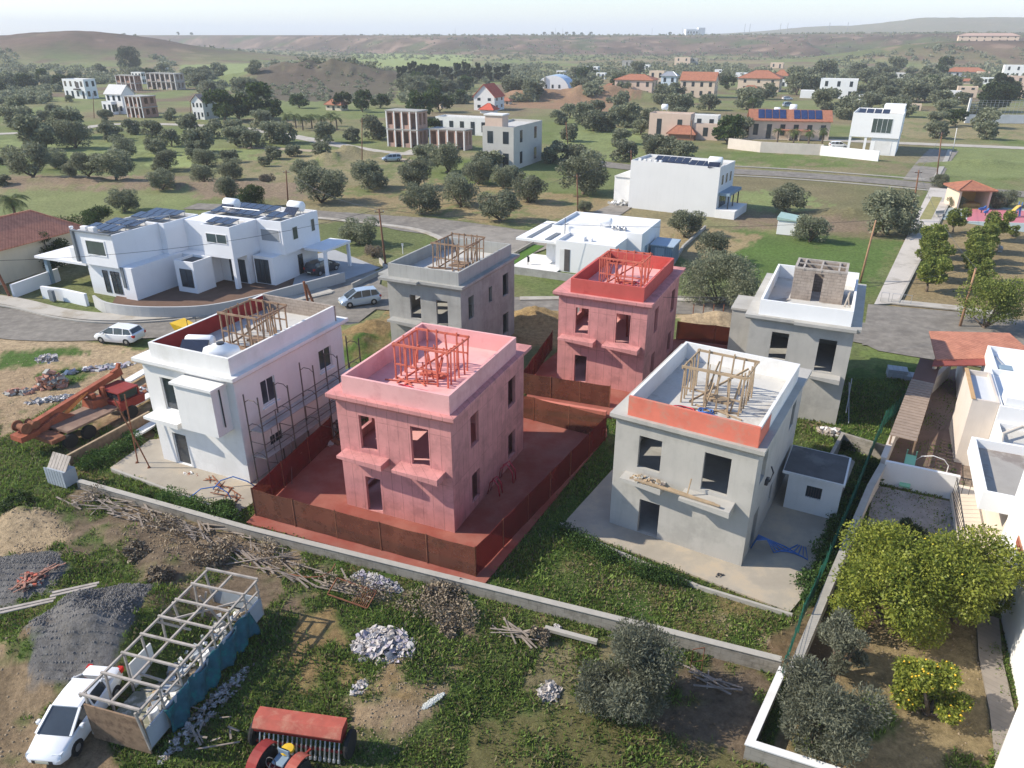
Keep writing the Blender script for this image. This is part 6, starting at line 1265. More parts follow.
# ---------------- tiled house at the left edge
def hip_roof(root,u0,u1,v0,v1,z0,hh,m,ov=.5,name='roof',ridge=None):
    a0,a1,b0,b1=u0-ov,u1+ov,v0-ov,v1+ov; s=min(a1-a0,b1-b0)/2; mb=MB()
    if (a1-a0)>=(b1-b0): r0,r1=(a0+s,(b0+b1)/2),(a1-s,(b0+b1)/2)
    else: r0,r1=((a0+a1)/2,b0+s),((a0+a1)/2,b1-s)
    v=[(a0,b0,z0),(a1,b0,z0),(a1,b1,z0),(a0,b1,z0),(*r0,z0+hh),(*r1,z0+hh),(a0,b0,z0-.15),(a1,b0,z0-.15),(a1,b1,z0-.15),(a0,b1,z0-.15)]
    if (a1-a0)>=(b1-b0): f=[(0,1,5,4),(1,2,5),(2,3,4,5),(3,0,4)]
    else: f=[(0,1,4),(1,2,5,4),(2,3,5),(3,0,4,5)]
    f+=[(6,7,1,0),(7,8,2,1),(8,9,3,2),(9,6,0,3),(9,8,7,6)]; mb.add(v,f); o=mb.build(name,m,root)
    mb=MB(); 
    for p,q in ((v[0],v[4]),(v[3],v[4] if (a1-a0)>=(b1-b0) else v[5]),(v[1],v[5] if (a1-a0)>=(b1-b0) else v[4]),(v[2],v[5]),(v[4],v[5])): mb.tube([p,q],.11,6)
    mb.build('ridge_tiles',m,o); return o
def gable_roof(root,u0,u1,v0,v1,z0,hh,m,wm,ov=.4,axis='u',name='roof'):
    mb=MB(); t=.14
    if axis=='u':
        c=(v0+v1)/2; prof=[(v0-ov,z0-ov*hh/(c-v0)),(c,z0+hh),(v1+ov,z0-ov*hh/(c-v0))]; P=lambda x,p,dz:(x,p[0],p[1]+dz)
        mb.loft([[P(x,prof[0],0),P(x,prof[1],0),P(x,prof[2],0),P(x,prof[2],t),P(x,prof[1],t),P(x,prof[0],t)] for x in (u0-ov,u1+ov)]); o=mb.build(name,m,root)
        mb=MB(); mb.loft([[(x,v0+.01,z0-.05),(x,v1-.01,z0-.05),(x,c,z0+hh-.05)] for x in (u0+.01,u1-.01)]); mb.build('gable',wm,root)
    else:
        c=(u0+u1)/2; prof=[(u0-ov,z0-ov*hh/(c-u0)),(c,z0+hh),(u1+ov,z0-ov*hh/(c-u0))]; P=lambda y,p,dz:(p[0],y,p[1]+dz)
        mb.loft([[P(y,prof[0],0),P(y,prof[1],0),P(y,prof[2],0),P(y,prof[2],t),P(y,prof[1],t),P(y,prof[0],t)] for y in (v0-ov,v1+ov)]); o=mb.build(name,m,root)
        mb=MB(); mb.loft([[(u0+.01,y,z0-.05),(u1-.01,y,z0-.05),(c,y,z0+hh-.05)] for y in (v0+.01,v1-.01)]); mb.build('gable',wm,root)
    return o
M_TILEB=mat('orange_roof_tiles',(.52,.22,.14),.85,.15,2,col2=(.42,.17,.11),c2scale=1.2,bump=.6,bscale=6,panel=(.35,8,.06,.5))
th=thing('tiled_house','beige house with big terracotta hipped roof at the left edge beside the villa','house',(*G(-62,287),0),math.radians(-20)); 
w0=5.9
block(th,'wall',M_BEIGE,0,w0-.6,0.8,13,-.3,3.6); hip_roof(th,-.2,w0-.4,0,13.4,3.7,2.4,M_TILEB,.7)
for x in (1.2,3.0,4.9): mb=MB(); mb.box(x,x+.35,.05,.4,0,3.35); mb.build('column',M_BEIGE,th)
for x in (1.7,3.5): pwin(th,'f',.8,x,x+1.1,.4,2.6,mat('brown_frame',(.16,.07,.04),.6,.1,2),M_GLASS,2)
mb=MB(); mb.box(.3,6.2,-.9,.0,.0,.9); mb.build('terrace_wall',mat('brown_wall',(.22,.12,.08),.9,.15,1),th)
x,y=G(10,297); mb=MB(); mb.tube([(0,0,0),(-.55,0,3.0)],.13,8); tag(mb.build('gate_post',M_RUST,None,loc=(x,y,0)),'stout brown post leaning at the corner of the tiled house','post')
# ---------------- white bungalow in the middle
bo=G(556,240,3.4); bg_=thing('bungalow','white flat-roofed modern bungalow with projecting canopy behind the red shell','bungalow',(*bo,0),math.radians(-25))
M_BW=mat('bungalow_white',(.80,.80,.80),.75,.02,.7); M_BR=mat('bungalow_roof',(.72,.72,.71),.85,.05,.5,col2=(.62,.62,.61))
block(bg_,'wall',M_BW,0,6.9,0,4.2,-.3,3.4,.35,M_BR); block(bg_,'wall',M_BW,-2.2,8.6,4.202,12.2,-.3,4.0,.35,M_BR)
mb=MB(); mb.box(-5.0,-.002,.2,4.19,2.85,3.1); mb.box(-5.0,-2.202,4.195,9.5,2.85,3.1); mb.build('canopy',M_BW,bg_)
mb=MB(); mb.box(-3.9,-3.3,.7,8.5,3.101,3.16); mb.box(-1.6,-1.0,.6,4.0,3.101,3.2); mb.build('roof_slot',M_DGREY,bg_)
block(bg_,'wall',M_BW,-2.2,-.002,2.6,4.2,-.3,2.84)
mb=MB(); mb.box(.5,1.7,-.02,-.002,0,2.5); mb.build('door_recess',M_OFFW,bg_); mb=MB(); mb.box(1.05,1.7,-.035,-.021,0,2.5); mb.build('door',M_DARK,bg_)
pwin(bg_,'r',6.9,1.0,2.0,.3,2.3,M_FRAME,M_BLUEW,1); pwin(bg_,'r',8.6,5.6,6.8,.2,2.4,M_FRAME,M_BLUEW,1)
mb=MB(); mb.tube([(-.5,4.0,3.1),(-.5,4.0,5.0)],.05,6); mb.tube([(-.5,4.0,4.2),(-.1,4.0,4.4)],.05,6); mb.build('vent_pipe',M_DGREY,bg_)
mb=MB(); mb.box(1.3,2.6,2.0,2.8,3.06,3.5); mb.box(3.0,3.4,2.2,2.6,3.06,3.4); mb.build('roof_hatch',M_BW,bg_)
water_tank('white water heater amid pipes on the bungalow roof',Wp(bg_,3.4,7.0,3.65),GA,.4,1.5,panel=False)
mb=MB(); 
for k in range(5): mb.lathe((4.6+k*.35,6.2+.3*(k%2),3.7),[(.02,0),(.22,.1),(.25,.25),(.1,.4)],8)
mb.build('roof_jars',M_GALV,bg_)
sheet('terrace',[Wp(bg_,u,v,0)[:2] for u,v in ((-5.0,-1.2),(0.5,-1.2),(0.5,5),(-5,5))],.06,M_OFFW,thick=.1)
sheet('lawn',[Wp(bg_,u,v,0)[:2] for u,v in ((-5.4,-3.0),(5.2,-3.0),(5.2,-1.25),(-5.4,-1.25))],.05,mat('bright_lawn',(.07,.15,.02),.95,.2,3),thick=.1)
sheet('lawn',[Wp(bg_,u,v,0)[:2] for u,v in ((-6.6,-1.0),(-5.1,-1.0),(-5.1,9),(-6.6,9))],.05,MATS['bright_lawn'],thick=.1)
wall_line('garden_wall','low grey wall edging the bungalow\'s lawn to the street','wall',[Wp(bg_,u,v,0)[:2] for u,v in ((-5.5,-3.15),(5.4,-3.15))],.12,.75,M_CONC)
wall_line('garden_wall','low wall between the bungalow\'s side lawn and the wide road','wall',[Wp(bg_,u,v,0)[:2] for u,v in ((-6.8,-2),(-6.8,9.5))],.15,.35,KERB)
mb=MB(); mb.box(0,.2,0,.25,.9,1.05); mb.box(.05,.3,0,.3,.35,.9); mb.box(.1,.16,.1,.16,0,.36); tag(mb.build('garden_ornament',M_FRAMED,None,loc=Wp(bg_,-3.6,.2,.06)),'small dark ornament standing on the bungalow\'s white terrace','ornament')
# blue-grey shed and white hut
sh=thing('shed','small blue-grey corrugated shed right of the bungalow','shed',(*G(649.5,263),0),math.radians(-26)); w_,d_=2.6,2.9
M_CORR=mat('blue_corrugated',(.20,.29,.38),.6,.06,1,panel=(.25,6,.05,.6)); M_CORRR=mat('blue_shed_roof',(.34,.43,.52),.5,.05,1,panel=(.4,9,.04,.4))
mb=MB(); mb.box(0,w_,0,d_,0,2.1); mb.build('wall',M_CORR,sh); mb=MB(); mb.loft([[(-.1,-.12,2.1),(w_+.1,-.12,2.1),(w_+.1,d_+.1,2.102),(-.1,d_+.1,2.102)],[(-.1,-.12,2.22),(w_+.1,-.12,2.22),(w_+.1,d_+.1,2.4),(-.1,d_+.1,2.4)]]); mb.build('roof',M_CORRR,sh); mb=MB(); mb.box(.5,1.6,-.03,-.002,.05,1.9); dd=mb.build('door',M_CORRR,sh); mb=MB(); mb.box(1.45,1.52,-.06,-.031,.95,1.1); mb.build('handle',M_FRAMED,dd)
hu=thing('hut','small white hut with pale green sloping roof in the field','hut',(*G(776,234),0),math.radians(-26)); mb=MB(); mb.box(0,2.3,0,3.2,0,1.9); mb.build('wall',M_WHITE,hu); mb=MB(); mb.loft([[(-.15,-.15,1.9),(2.5,-.15,1.9),(2.5,3.4,1.9),(-.15,3.4,1.9)],[(-.15,-.15,2.3),(2.5,-.15,2.0),(2.5,3.4,2.0),(-.15,3.4,2.3)]]); mb.build('roof',mat('pale_green_roof',(.36,.50,.45),.6,.08,1),hu)
mb=MB(); mb.box(2.302,2.33,.8,1.7,0,1.7); mb.build('door',M_OFFW,hu)
wall_line('garden_wall','thin pale kerb wall running from the blue shed up past the small olive','wall',gp((672,266),(683,248),(705,228)),.25,.35,KERB)
# ---------------- white block house
bk=thing('block_house','large plain white block house with blank side wall, behind the bungalow','house',(*G(628,207),0),math.radians(-31)); bw=13.6
block(bk,'wall',mat('blank_white_wall',(.66,.66,.655),.85,.03,.3,streak=.12),0,bw,0,7.5,-.3,7.0,.35); block(bk,'wall',M_OFFW,-3.0,-.002,1.2,7,-.3,4.2)
mb=MB(); mb.loft([[(-3.0,1.0,4.2),(-.002,1.0,4.2),(-.002,7,4.2),(-3.0,7,4.2)],[(-3.0,1.0,4.3),(-.002,1.0,5.4),(-.002,7,5.4),(-3.0,7,4.3)]]); mb.build('roof',M_OFFW,bk)
mb=MB(); mb.box(bw+.002,bw+1.6,.6,6.9,3.0,3.4); mb.build('balcony_slab',M_BLUEW,bk); block(bk,'terrace_wall',M_OFFW,bw+.002,bw+2.8,-.1,6.5,-.3,1.1)
for y in (1.0,3.5,6.2): mb=MB(); mb.box(bw+1.3,bw+1.45,y,y+.15,1.1,3.0); mb.build('column',M_FRAMED,bk)
for y in (1.2,3.2,5.2): pwin(bk,'r',bw,y,y+1.0,4.3,5.8,M_FRAME,M_GLASS,1)
pwin(bk,'r',bw,1.2,4.5,1.15,2.9,M_FRAMED,M_GLASS,3)
panels(bk,9.0,1.6,4,7.0,1.0,2.2,.3); panels(bk,3.0,3.6,5,7.0,1.0,2.0,.3)
for k in range(5): mb=MB(); mb.cham(1.0+k*.8,1.45+k*.8,.4,.8,6.66,7.25,.04); mb.build('roof_vent',M_OFFW,bk)
water_tank('white water heater on the right roof end of the white block house',Wp(bk,12.4,1.4,6.7),GA,.6,2.0)
heap(625,205,2.6,.8,.8,60,[M_OFFW,M_CONC],'pile of white stones at the left foot of the white block house','stone heap',(.25,.6),81)
# ---------------- generic village houses
def town(label,x0,x1,yb,yt,wm,roof='flat',rm=None,r=.8,ang=-24,st=2,nw=3,name='house',hr=.28,win_=True,par=.4,hollow=False,cat='house',xrow=None):
    A=G(x0,yb); dep=depth_of(*A); Wm=(x1-x0)*dep/F; a=math.radians(ang); k=math.cos(a)+r*max(0,(-math.sin(a))-math.cos(a)*A[0]/A[1])+math.sin(a)*A[0]/A[1]*-0
    w_=Wm/k; d_=w_*r; hh=(yb-yt)*dep/F/ math.cos(math.atan2(CH,A[1]))
    if A[0]/A[1]>.45: A=(A[0],A[1])
    t=thing(name,label,cat,(*A,ground_h(*A)),a); hw=hh if roof=='flat' else hh*(1-hr)
    if hollow:
        z=0; sh_=hw/st
        mb=MB(); 
        for s in range(st): wall(mb,(0,0),(1,0),(0,1),0,w_,s*sh_,(s+1)*sh_-.25,[(w_*(i+.15)/nw,w_*(i+.8)/nw,s*sh_+ (.0 if i%2 else .9),(s+1)*sh_-.6) for i in range(nw)],.25)
        for s in range(st): wall(mb,(w_,0),(0,1),(-1,0),.25,d_,s*sh_,(s+1)*sh_-.25,[(d_*.2,d_*.45,s*sh_+.9,(s+1)*sh_-.6),(d_*.6,d_*.85,s*sh_+.9,(s+1)*sh_-.6)],.25)
        mb.box(0,w_-.25,d_-.25,d_-.002,0,hw-.3); mb.box(0,.25,.25,d_-.25,0,hw-.3); mb.build('wall',wm,t)
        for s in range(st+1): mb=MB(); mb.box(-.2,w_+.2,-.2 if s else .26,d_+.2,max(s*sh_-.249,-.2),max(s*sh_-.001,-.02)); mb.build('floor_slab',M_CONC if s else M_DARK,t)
        for i in range(nw+1): mb=MB(); x=w_*i/nw; mb.box(min(x,w_-.3),min(x,w_-.3)+.3,-.19,-.002,0,hw-.26); mb.build('column',M_OFFW,t)
        return t,w_,d_,hw
    block(t,'wall',wm,0,w_,0,d_,-.5,hw,par if roof=='flat' else 0,rm)
    if roof=='hip': hip_roof(t,0,w_,0,d_,hw,hh-hw,rm or M_TILE,.5)
    if roof=='gable': gable_roof(t,0,w_,0,d_,hw,hh-hw,rm or M_TILE,wm,.4,'u')
    if roof=='gablev': gable_roof(t,0,w_,0,d_,hw,hh-hw,rm or M_TILE,wm,.4,'v')
    if win_:
        sh_=hw/st; ww=min(1.2,w_/max(nw,1)*.45)
        for s in range(st):
            for i in range(nw):
                x=w_*(i+.5)/nw; z=s*sh_+(.9 if (s or i%2==0) else .1)
                mb=MB(); mb.box(x-ww/2,x+ww/2,-.04,-.002,z,s*sh_+sh_*.78); mb.build('window',M_GLASS,t)
            if A[0]/A[1]<.5:
                for i in range(2): y=d_*(i+.5)/2; mb=MB(); mb.box(w_+.002,w_+.04,y-ww/2,y+ww/2,s*sh_+.9,s*sh_+sh_*.78); mb.build('window',M_GLASS,t)
    return t,w_,d_,hw
M_PALER=mat('pale_pink_tiles',(.42,.30,.25),.85,.15,2)
M_PEACH=mat('peach_render',(.62,.47,.38),.85,.06,.6,streak=.1); M_BRK=mat('bare_brick_wall',(.40,.23,.17),.9,.15,1.5,panel=(.8,.4,.04,.3))
t,w_,d_,h_=town('white cubic half-built house, leftmost of the far row',66,106,98,80,M_WHITE,r=.45,nw=4)
mb=MB(); mb.box(w_*.55,w_*.8,-1.0,-.05,h_*.45,h_*.52); mb.box(w_*.6,w_*.75,-.06,-.003,h_*.55,h_*.85); mb.build('balcony',M_DARK,t)
town('white house with grey gabled roof beside the red-brick frame house',109,143,113,87,M_WHITE,'gable',mat('grey_roof_sheet',(.50,.50,.50),.7,.08,1),r=.7)
town('low white block in front of the grey-gabled house',104,122,114,102,M_WHITE,r=.5,st=1,nw=2)
town('red-brick unfinished frame house with concrete columns on the left plain',128,164,117,97,M_BRK,r=.8,hollow=True,nw=4)
town('long unfinished terrace of bare concrete behind the far row',118,148,90,76,M_BRK,r=.3,hollow=True,nw=4)
town('unfinished concrete terrace at the right end of the far row',148,193,89,74,mat('pale_pink_concrete',(.45,.36,.31),.9,.1,1),r=.3,hollow=True,nw=6)
town('unfinished white block between the two concrete terraces',133,150,84,73,M_OFFW,r=.4,nw=3)
town('pale barn-like two-storey house with faded tile roof before the green trees',194,222,119,96,M_OFFW,'gablev',M_PALER,r=1.3,hr=.25)
town('white house with red roof on top of the brown mound',305,330,77,67,M_WHITE,'hip',r=.6,nw=3)
town('low white block joined right of the mound-top house',328,340,76,70,M_WHITE,r=.5,st=1,nw=1)
town('small white gabled house far behind the mound',352,368,74.5,65.5,M_WHITE,'gable',M_PALER,r=.6,nw=2)
town('low house with terracotta hip roof behind the palm garden',326,350,110,99,M_BEIGE,'hip',r=.6,st=1,hr=.5)
t,w_,d_,h_=town('two-storey half-built villa with pink brick infill and white concrete frame',388,431,146,112,mat('pink_brick_infill',(.46,.29,.23),.9,.12,1.2,panel=(.8,.4,.04,.3)),r=.55,hollow=True,nw=4)
town('single-storey half-built wing right of the two-storey frame',430,474,148,129,MATS['pink_brick_infill'],r=.4,hollow=True,st=1,nw=4)
town('long low white flat-roofed building behind the half-built wing',436,500,133,117,M_OFFW,r=.35,st=1,nw=5)
t,w_,d_,h_=town('pale two-storey grey-sided block house by the olives, without tiles',483,546,168,128,M_CREAM if False else mat('pale_cement_front',(.50,.48,.44),.9,.06,.6,streak=.1),r=2.2,nw=2)
mb=MB(); mb.box(w_+.045,w_+.08,.05,d_-.05,.0,h_-.35); 
mb=MB(); mb.box(.3,w_*.6,.6,3.4,h_-.38,h_+1.9); mb.build('roof_room',M_PEACH,t); mb=MB(); mb.box(.1,w_*.6+.2,.4,3.6,h_+1.9,h_+2.15); mb.build('roof_room_slab',M_OFFW,t)
t,w_,d_,h_=town('white house with steep red roof rising left of the sandy bank',474,505,110,86,M_OFFW,'gablev',mat('bright_red_tiles',(.50,.10,.06),.85,.15,2),r=1.0,hr=.45,nw=2)
town('low red-roofed lean-to in front of the steep-roofed house',480,498,113,104,M_OFFW,'hip',MATS['bright_red_tiles'],r=.8,st=1,nw=1,hr=.6)
# arched white hall
A_=G(536,90); ar=thing('arched_hall','white barrel-roofed hall with blue curved roof on the sandy bank','hall',(*A_,ground_h(*A_)-1),math.radians(-18)); dep=depth_of(*A_); R_=34*dep/F/2; Ld=R_*1.6
mb=MB(); mb.loft([[(R_-R_*math.cos(a),y,R_*.82*math.sin(a)+1) for a in [i*math.pi/14 for i in range(15)]] for y in (0,Ld)]); mb.build('roof',mat('pale_blue_vault',(.42,.55,.70),.5,.05,.3),ar,smooth=False)
mb=MB(); mb.loft([[(R_-R_*.99*math.cos(a),y,R_*.81*math.sin(a)+1) for a in [i*math.pi/14 for i in range(15)]] for y in (-.15,-.01)]); mb.build('end_wall',M_WHITE,ar)
for x in (.55,.95,1.35): mb=MB(); mb.box(R_*x,R_*x+1.0,-.2,-.152,2,3.6); mb.build('window',M_GLASS,ar)
mb=MB(); mb.box(R_*.5,R_*.5+.8,-.7,-.21,1,R_*.85); mb.build('buttress',M_CONC,ar)
t,w_,d_,h_=town('pinkish two-storey house with shallow red hip roof beyond the olives',614,655,97,76,M_PEACH,'hip',r=.6,nw=4,hr=.22)
town('cream block behind the pinkish red-roofed house',648,664,88,72,M_CREAM,r=.6,nw=2)
town('pale blue-white house right of the pinkish red-roofed house',660,676,92,73,mat('pale_blue_render',(.55,.62,.70),.85,.05,.7),'hip',M_GALV,r=.6,nw=2,hr=.2)
town('small white house with red door among far olives',604,616,90,84,M_WHITE,'hip',r=.6,st=1,nw=1,hr=.4)
town('cream gabled three-storey house with small square windows',679,714,97,74,M_CREAM,'gable',M_TILE,r=.55,st=2,nw=4,hr=.3)
town('far white flat-roofed house with lower wing on the plain',586,599,75,67,M_WHITE,r=.5,nw=2)
town('far low white house right of the flat-roofed one',596,606,79,73,M_WHITE,r=.5,st=1,nw=2)
town('far grey hut at the foot of the ridge',622,632,68,61,M_CONC,r=.5,st=1,nw=1)
town('sand-coloured house at the foot of the ridge',674,690,66.5,58,M_CREAM,r=.5,nw=2)
town('grey ruin beside the sand-coloured house below the ridge',689,697,66.5,59,M_CONC,r=.5,nw=1)
town('small white house with dark tree at its right, under the ridge',714,725,77,70,M_WHITE,r=.5,nw=1)
town('low white house left of the large red-roofed cream house',735,746,79,73,M_WHITE,r=.5,nw=1)
t,w_,d_,h_=town('large cream house with broad red hip roofs in the village',737,777,91,72,M_CREAM,'hip',r=.7,nw=3,hr=.35)
town('red-roofed wing right of the large cream house',772,786,86,71,M_WHITE,'hip',r=.8,nw=2,hr=.35)
town('low red pyramid-roofed porch before the large cream house',738,760,94,86,M_CREAM,'hip',r=.7,st=1,nw=1,hr=.7)
t,w_,d_,h_=town('low beige house with flat roof and white tank in the gardens',648,690,137,114,M_PEACH,r=.5,st=1,nw=2)
water_tank('white tank on a stand on the low beige house roof',Wp(t,w_*.3,d_*.5,h_+.2),GA,.7,1.6,panel=False)
town('small tile-roofed porch in front of the low beige house',668,694,139,126,mat('porch_brown',(.28,.14,.09),.9,.1,1),'hip',r=.5,st=1,nw=0,hr=.55)
town('white flat-roofed extension behind the low beige house',680,716,130,115,M_OFFW,r=.4,st=1,nw=3)
town('low beige wall-like outhouse right of the porch',692,716,139,124,M_PEACH,r=.3,st=1,nw=1)
t,w_,d_,h_=town('cream low house with blue solar panels on a tiled roof',748,822,138,112,M_BEIGE if False else M_CREAM,'gable',M_TILE,r=.35,st=1,nw=6,hr=.32,ang=-12)
for k in range(9):
    if k==4: continue
    mb=MB(); c_=d_/2; dz=(h_*.32/.68)/c_; x=w_*.1+k*w_*.8/9; mb.loft([[(x,.25,h_+.25*dz+.2),(x+w_*.078,.25,h_+.25*dz+.2),(x+w_*.078,c_-.3,h_+(c_-.3)*dz+.2),(x,c_-.3,h_+(c_-.3)*dz+.2)],[(x,.25,h_+.25*dz+.28),(x+w_*.078,.25,h_+.25*dz+.28),(x+w_*.078,c_-.3,h_+(c_-.3)*dz+.28),(x,c_-.3,h_+(c_-.3)*dz+.28)]]); mb.build('solar_panel',mat('blue_solar_glass',(.02,.04,.12),.2,.2,2),t)
mb=MB(); mb.box(w_*.35,w_*.75,-3.2,-.3,2.3,2.5); mb.build('porch_roof',M_TILE,t)
for k in range(4): mb=MB(); x=w_*(.36+k*.125); mb.box(x,x+.2,-3.0,-2.8,0,2.3); mb.build('porch_column',M_CREAM,t)
water_tank('left white tank above the solar-roofed house ridge',Wp(t,w_*.35,d_*.8,h_+.6),GA,.8,1.6,panel=False)
water_tank('right larger white tank above the solar-roofed house ridge',Wp(t,w_*.55,d_*.8,h_+1.0),GA,1.0,1.8,panel=False)
wall_line('garden_wall','pale stone garden wall in front of the solar-roofed house','wall',gp((728,148),(760,152),(800,154),(822,155)),.4,2.2,M_CREAMW)
wall_line('garden_wall','white garden wall running to the white cube house','wall',gp((820,155),(850,158),(878,161)),.4,2.0,M_WHITE)
t,w_,d_,h_=town('small white two-storey house with flat roof among the village trees',818,850,98,80,M_WHITE,r=.5,nw=3)
block(t,'terrace_wall',M_WHITE,-w_*.5,-.01,-2,2,-.3,h_*.4)
# white cube with big window
cu=thing('cube_house','white cube house with one large dark upper window beside the lane','house',(*G(846,153),0),math.radians(-28)); cw=10.0; chh=8.6
block(cu,'wall',M_WHITE,0,cw,0,14,3.6,chh,.4); block(cu,'wall',M_WHITE,4.6,cw-.1,.4,13.9,-.3,3.598); 
mb=MB(); mb.box(0,.5,.1,.6,0,3.6); mb.box(3.2,3.7,.1,.6,0,3.6); mb.build('column',M_WHITE,cu)
pwin(cu,'f',0,4.2,8.2,4.6,7.6,M_FRAME,M_GLASSG,4); pwin(cu,'f',.4,5.4,8.8,.2,3.0,M_FRAME,M_OFFW,1,'garage_door')
block(cu,'roof_room',M_WHITE,5.5,9.8,7.5,13.8,chh-.4,chh+1.2); panels(cu,1.6,3,4,chh+.2,1.4,2.4,.3,gap=1.6)
wall_line('garden_wall','white front wall below the white cube house','wall',gp((822,158),(852,163),(886,168)),.3,1.6,M_WHITE) if False else None
# right-hand far houses
for x0,x1,yb,yt,wm_,rf,lb in ((980,996,84,78,M_WHITE,'flat','white low house between the long terracotta roof and the right edge'),(1006,1024,98,91,M_CREAM,'flat','cream boxy house at the right edge above the court wall'),(960,972,84,79,M_CREAM,'hip','little red-roofed house under the long terracotta-roofed bungalow'),(846,858,104,99,M_WHITE,'flat','tiny white box beside the small two-storey house'),(700,712,84,78,M_CREAM,'hip','small red-roofed house behind the gabled three-storey one'),(800,812,90,84,M_CREAM,'hip','small cream house with red roof left of the white two-storey one'),(556,566,76,71,M_WHITE,'flat','tiny white house behind the arched hall'),(640,650,70,65,M_WHITE,'flat','tiny white house at the foot of the ridge left of the grey hut\'s lane'),(770,782,68,63,M_CREAM,'flat','sand-coloured shed on the slope right of the village'),(500,512,104,98,M_CREAM,'hip','small cream house half hidden right of the steep red roof'),(906,918,110,104,M_CREAM,'flat','low cream house in the olives left of the fenced court'),(1010,1024,60,55,M_CREAM,'hip','cream house under the crest at the far right edge'),(436,447,108,103,M_CREAM,'flat','pale low shed in the trees above the unfinished villa'),(160,172,72,68,M_WHITE,'flat','tiny white shed behind the far unfinished terraces')):
    town(lb,x0,x1,yb,yt,wm_,rf,r=.6,st=1,nw=2,hr=.4)
# right-hand
town('long cream house under the hill crest at the upper right',953,1000,62,54,M_CREAM,'hip',M_PALER,r=.25,nw=8,hr=.3)
town('white bungalow with long terracotta roof among dark trees',945,977,76.5,68,M_WHITE,'hip',r=.4,st=1,nw=5,hr=.45)
town('small cream block right of the long terracotta roof',976,986,78,72,M_CREAM,r=.6,st=1,nw=1)
town('small white house with blue-shadowed door left of the fenced court',943,957,98,91,M_WHITE,r=.6,st=1,nw=2)
town('cream stepped house right of the small white one by the court',956,972,97,87,M_CREAM,r=.6,nw=2)
town('white flat-roofed house at the right edge below the crest',1002,1024,78,66,M_WHITE,r=.5,nw=3)
town('pinkish-white house at the right edge beside the dark conifer',1003,1026,90,77,M_PEACH,r=.5,nw=3)
town('low pale shed left of the cream houses in the trees',895,903,78,73,M_OFFW,r=.6,st=1,nw=1)
town('pale low outbuilding between the village and the cube house',858,878,100,95,M_WHITE,r=.4,st=1,nw=2)
town('white building on the ridge skyline',681,706,36,27.5,M_WHITE,r=.4,nw=4) if False else None
xr,yr,zr=crest(693); rb=thing('ridge_building','white building standing alone on the ridge skyline','building',(xr-20,yr,zr),0); block(rb,'wall',M_WHITE,0,26,0,20,-2,11); block(rb,'wall',M_WHITE,26,40,2,18,-2,14); 
for k in range(4): mb=MB(); mb.box(3+k*6,6+k*6,-.2,-.01,3,7); mb.build('window',M_GLASS,rb)
for i,px in enumerate((456,562,555,650,890-210,741,746,776,783,824,842)):
    xr,yr,zr=crest(px); mb=MB(); mb.tube([(0,0,-2),(0,0,16)],.35,5); tag(mb.build('mast',M_GALV,None,loc=(xr,yr,zr)),'thin mast on the skyline, one of those spaced along the ridge','mast','masts along the ridge')
# fenced court far right
x0_=G(966,123); fc=thing('court_fence','tall grey mesh fence on a white wall round the far sports court','fence',(*x0_,0),math.radians(-6)); mb=MB(); mb.box(0,26,0,.4,0,2.4); mb.build('wall',M_OFFW,fc)
mb=MB(); 
for k in range(24): mb.bar((k*1.15,.2,2.4),(k*1.15,.2,6.5),.06)
for k in range(7): mb.bar((0,.2,2.5+k*.66),(26.5,.2,2.5+k*.66),.05)
mb.build('mesh',M_GALV,fc); mb=MB(); mb.bar((-.2,.2,0),(-.2,.2,7),.5); mb.build('post',M_OFFW,fc)
# ---------------- pavilion, court and play things in the park
pv=thing('pavilion','open park pavilion with red tiled hip roof and yellow inside walls','pavilion',(*G(956,209),0),math.radians(-6)); 
block(pv,'side_wall',M_CREAM,0,.3,0,4.5,0,2.8); block(pv,'side_wall',M_CREAM,4.3,4.6,0,4.5,0,2.8); block(pv,'back_wall',mat('yellow_ochre_wall',(.62,.42,.16),.9,.06,1),.3,4.3,4.2,4.5,0,2.8); hip_roof(pv,0,4.6,0,4.5,2.9,1.0,M_TILE,.5)
mb=MB(); mb.box(.3,4.3,.0,4.2,.01,.06); mb.build('floor',MATS['yellow_ochre_wall'],pv); mb=MB(); mb.box(.35,4.25,1.8,4.15,.06,.5); mb.build('bench',MATS['yellow_ochre_wall'],pv)
sheet('court_surround',gp((938,210),(965,205),(1100,214),(1100,236),(1024,232),(935,218)),.02,mat('grey_green_court',(.30,.35,.33),.9,.06,.5),thick=.05)
sheet('play_court',gp((968,208),(1100,214),(1100,226),(966,221)),.03,mat('pink_court',(.50,.17,.20),.9,.06,.5))
mb=MB(); 
for a_,b_ in (((968,208),(966,221)),((966,221),(1100,226)),((968,208),(1100,214))):
    p=Q(*a_,.036);q=Q(*b_,.036); d=(q-p).normalized(); n=Vector((-d.y,d.x,0))*.08; mb.quad(tuple(p-n),tuple(q-n),tuple(q+n),tuple(p+n))
tag(mb.build('court_lines',M_WHITE,None),kind='structure')
sl=thing('slide','yellow playground slide at the edge of the pink court','slide',(*G(1013,217),.04),math.radians(20)); mb=MB(); mb.loft([[(x,-.25,z),(x,.25,z),(x,.25,z+.12),(x,-.25,z+.12)] for x,z in ((-1.6,.1),(-.8,.5),(.4,1.4),(.8,1.5))]); mb.build('chute',mat('playground_yellow',(.60,.40,.10),.5,.05,1),sl)
mb=MB(); mb.bar((.8,-.25,0),(.8,-.25,2.1),.08); mb.bar((.8,.25,0),(.8,.25,2.1),.08); mb.bar((1.3,0,0),(.8,0,1.5),.3,.05); mb.build('ladder',M_BLUEP,sl)
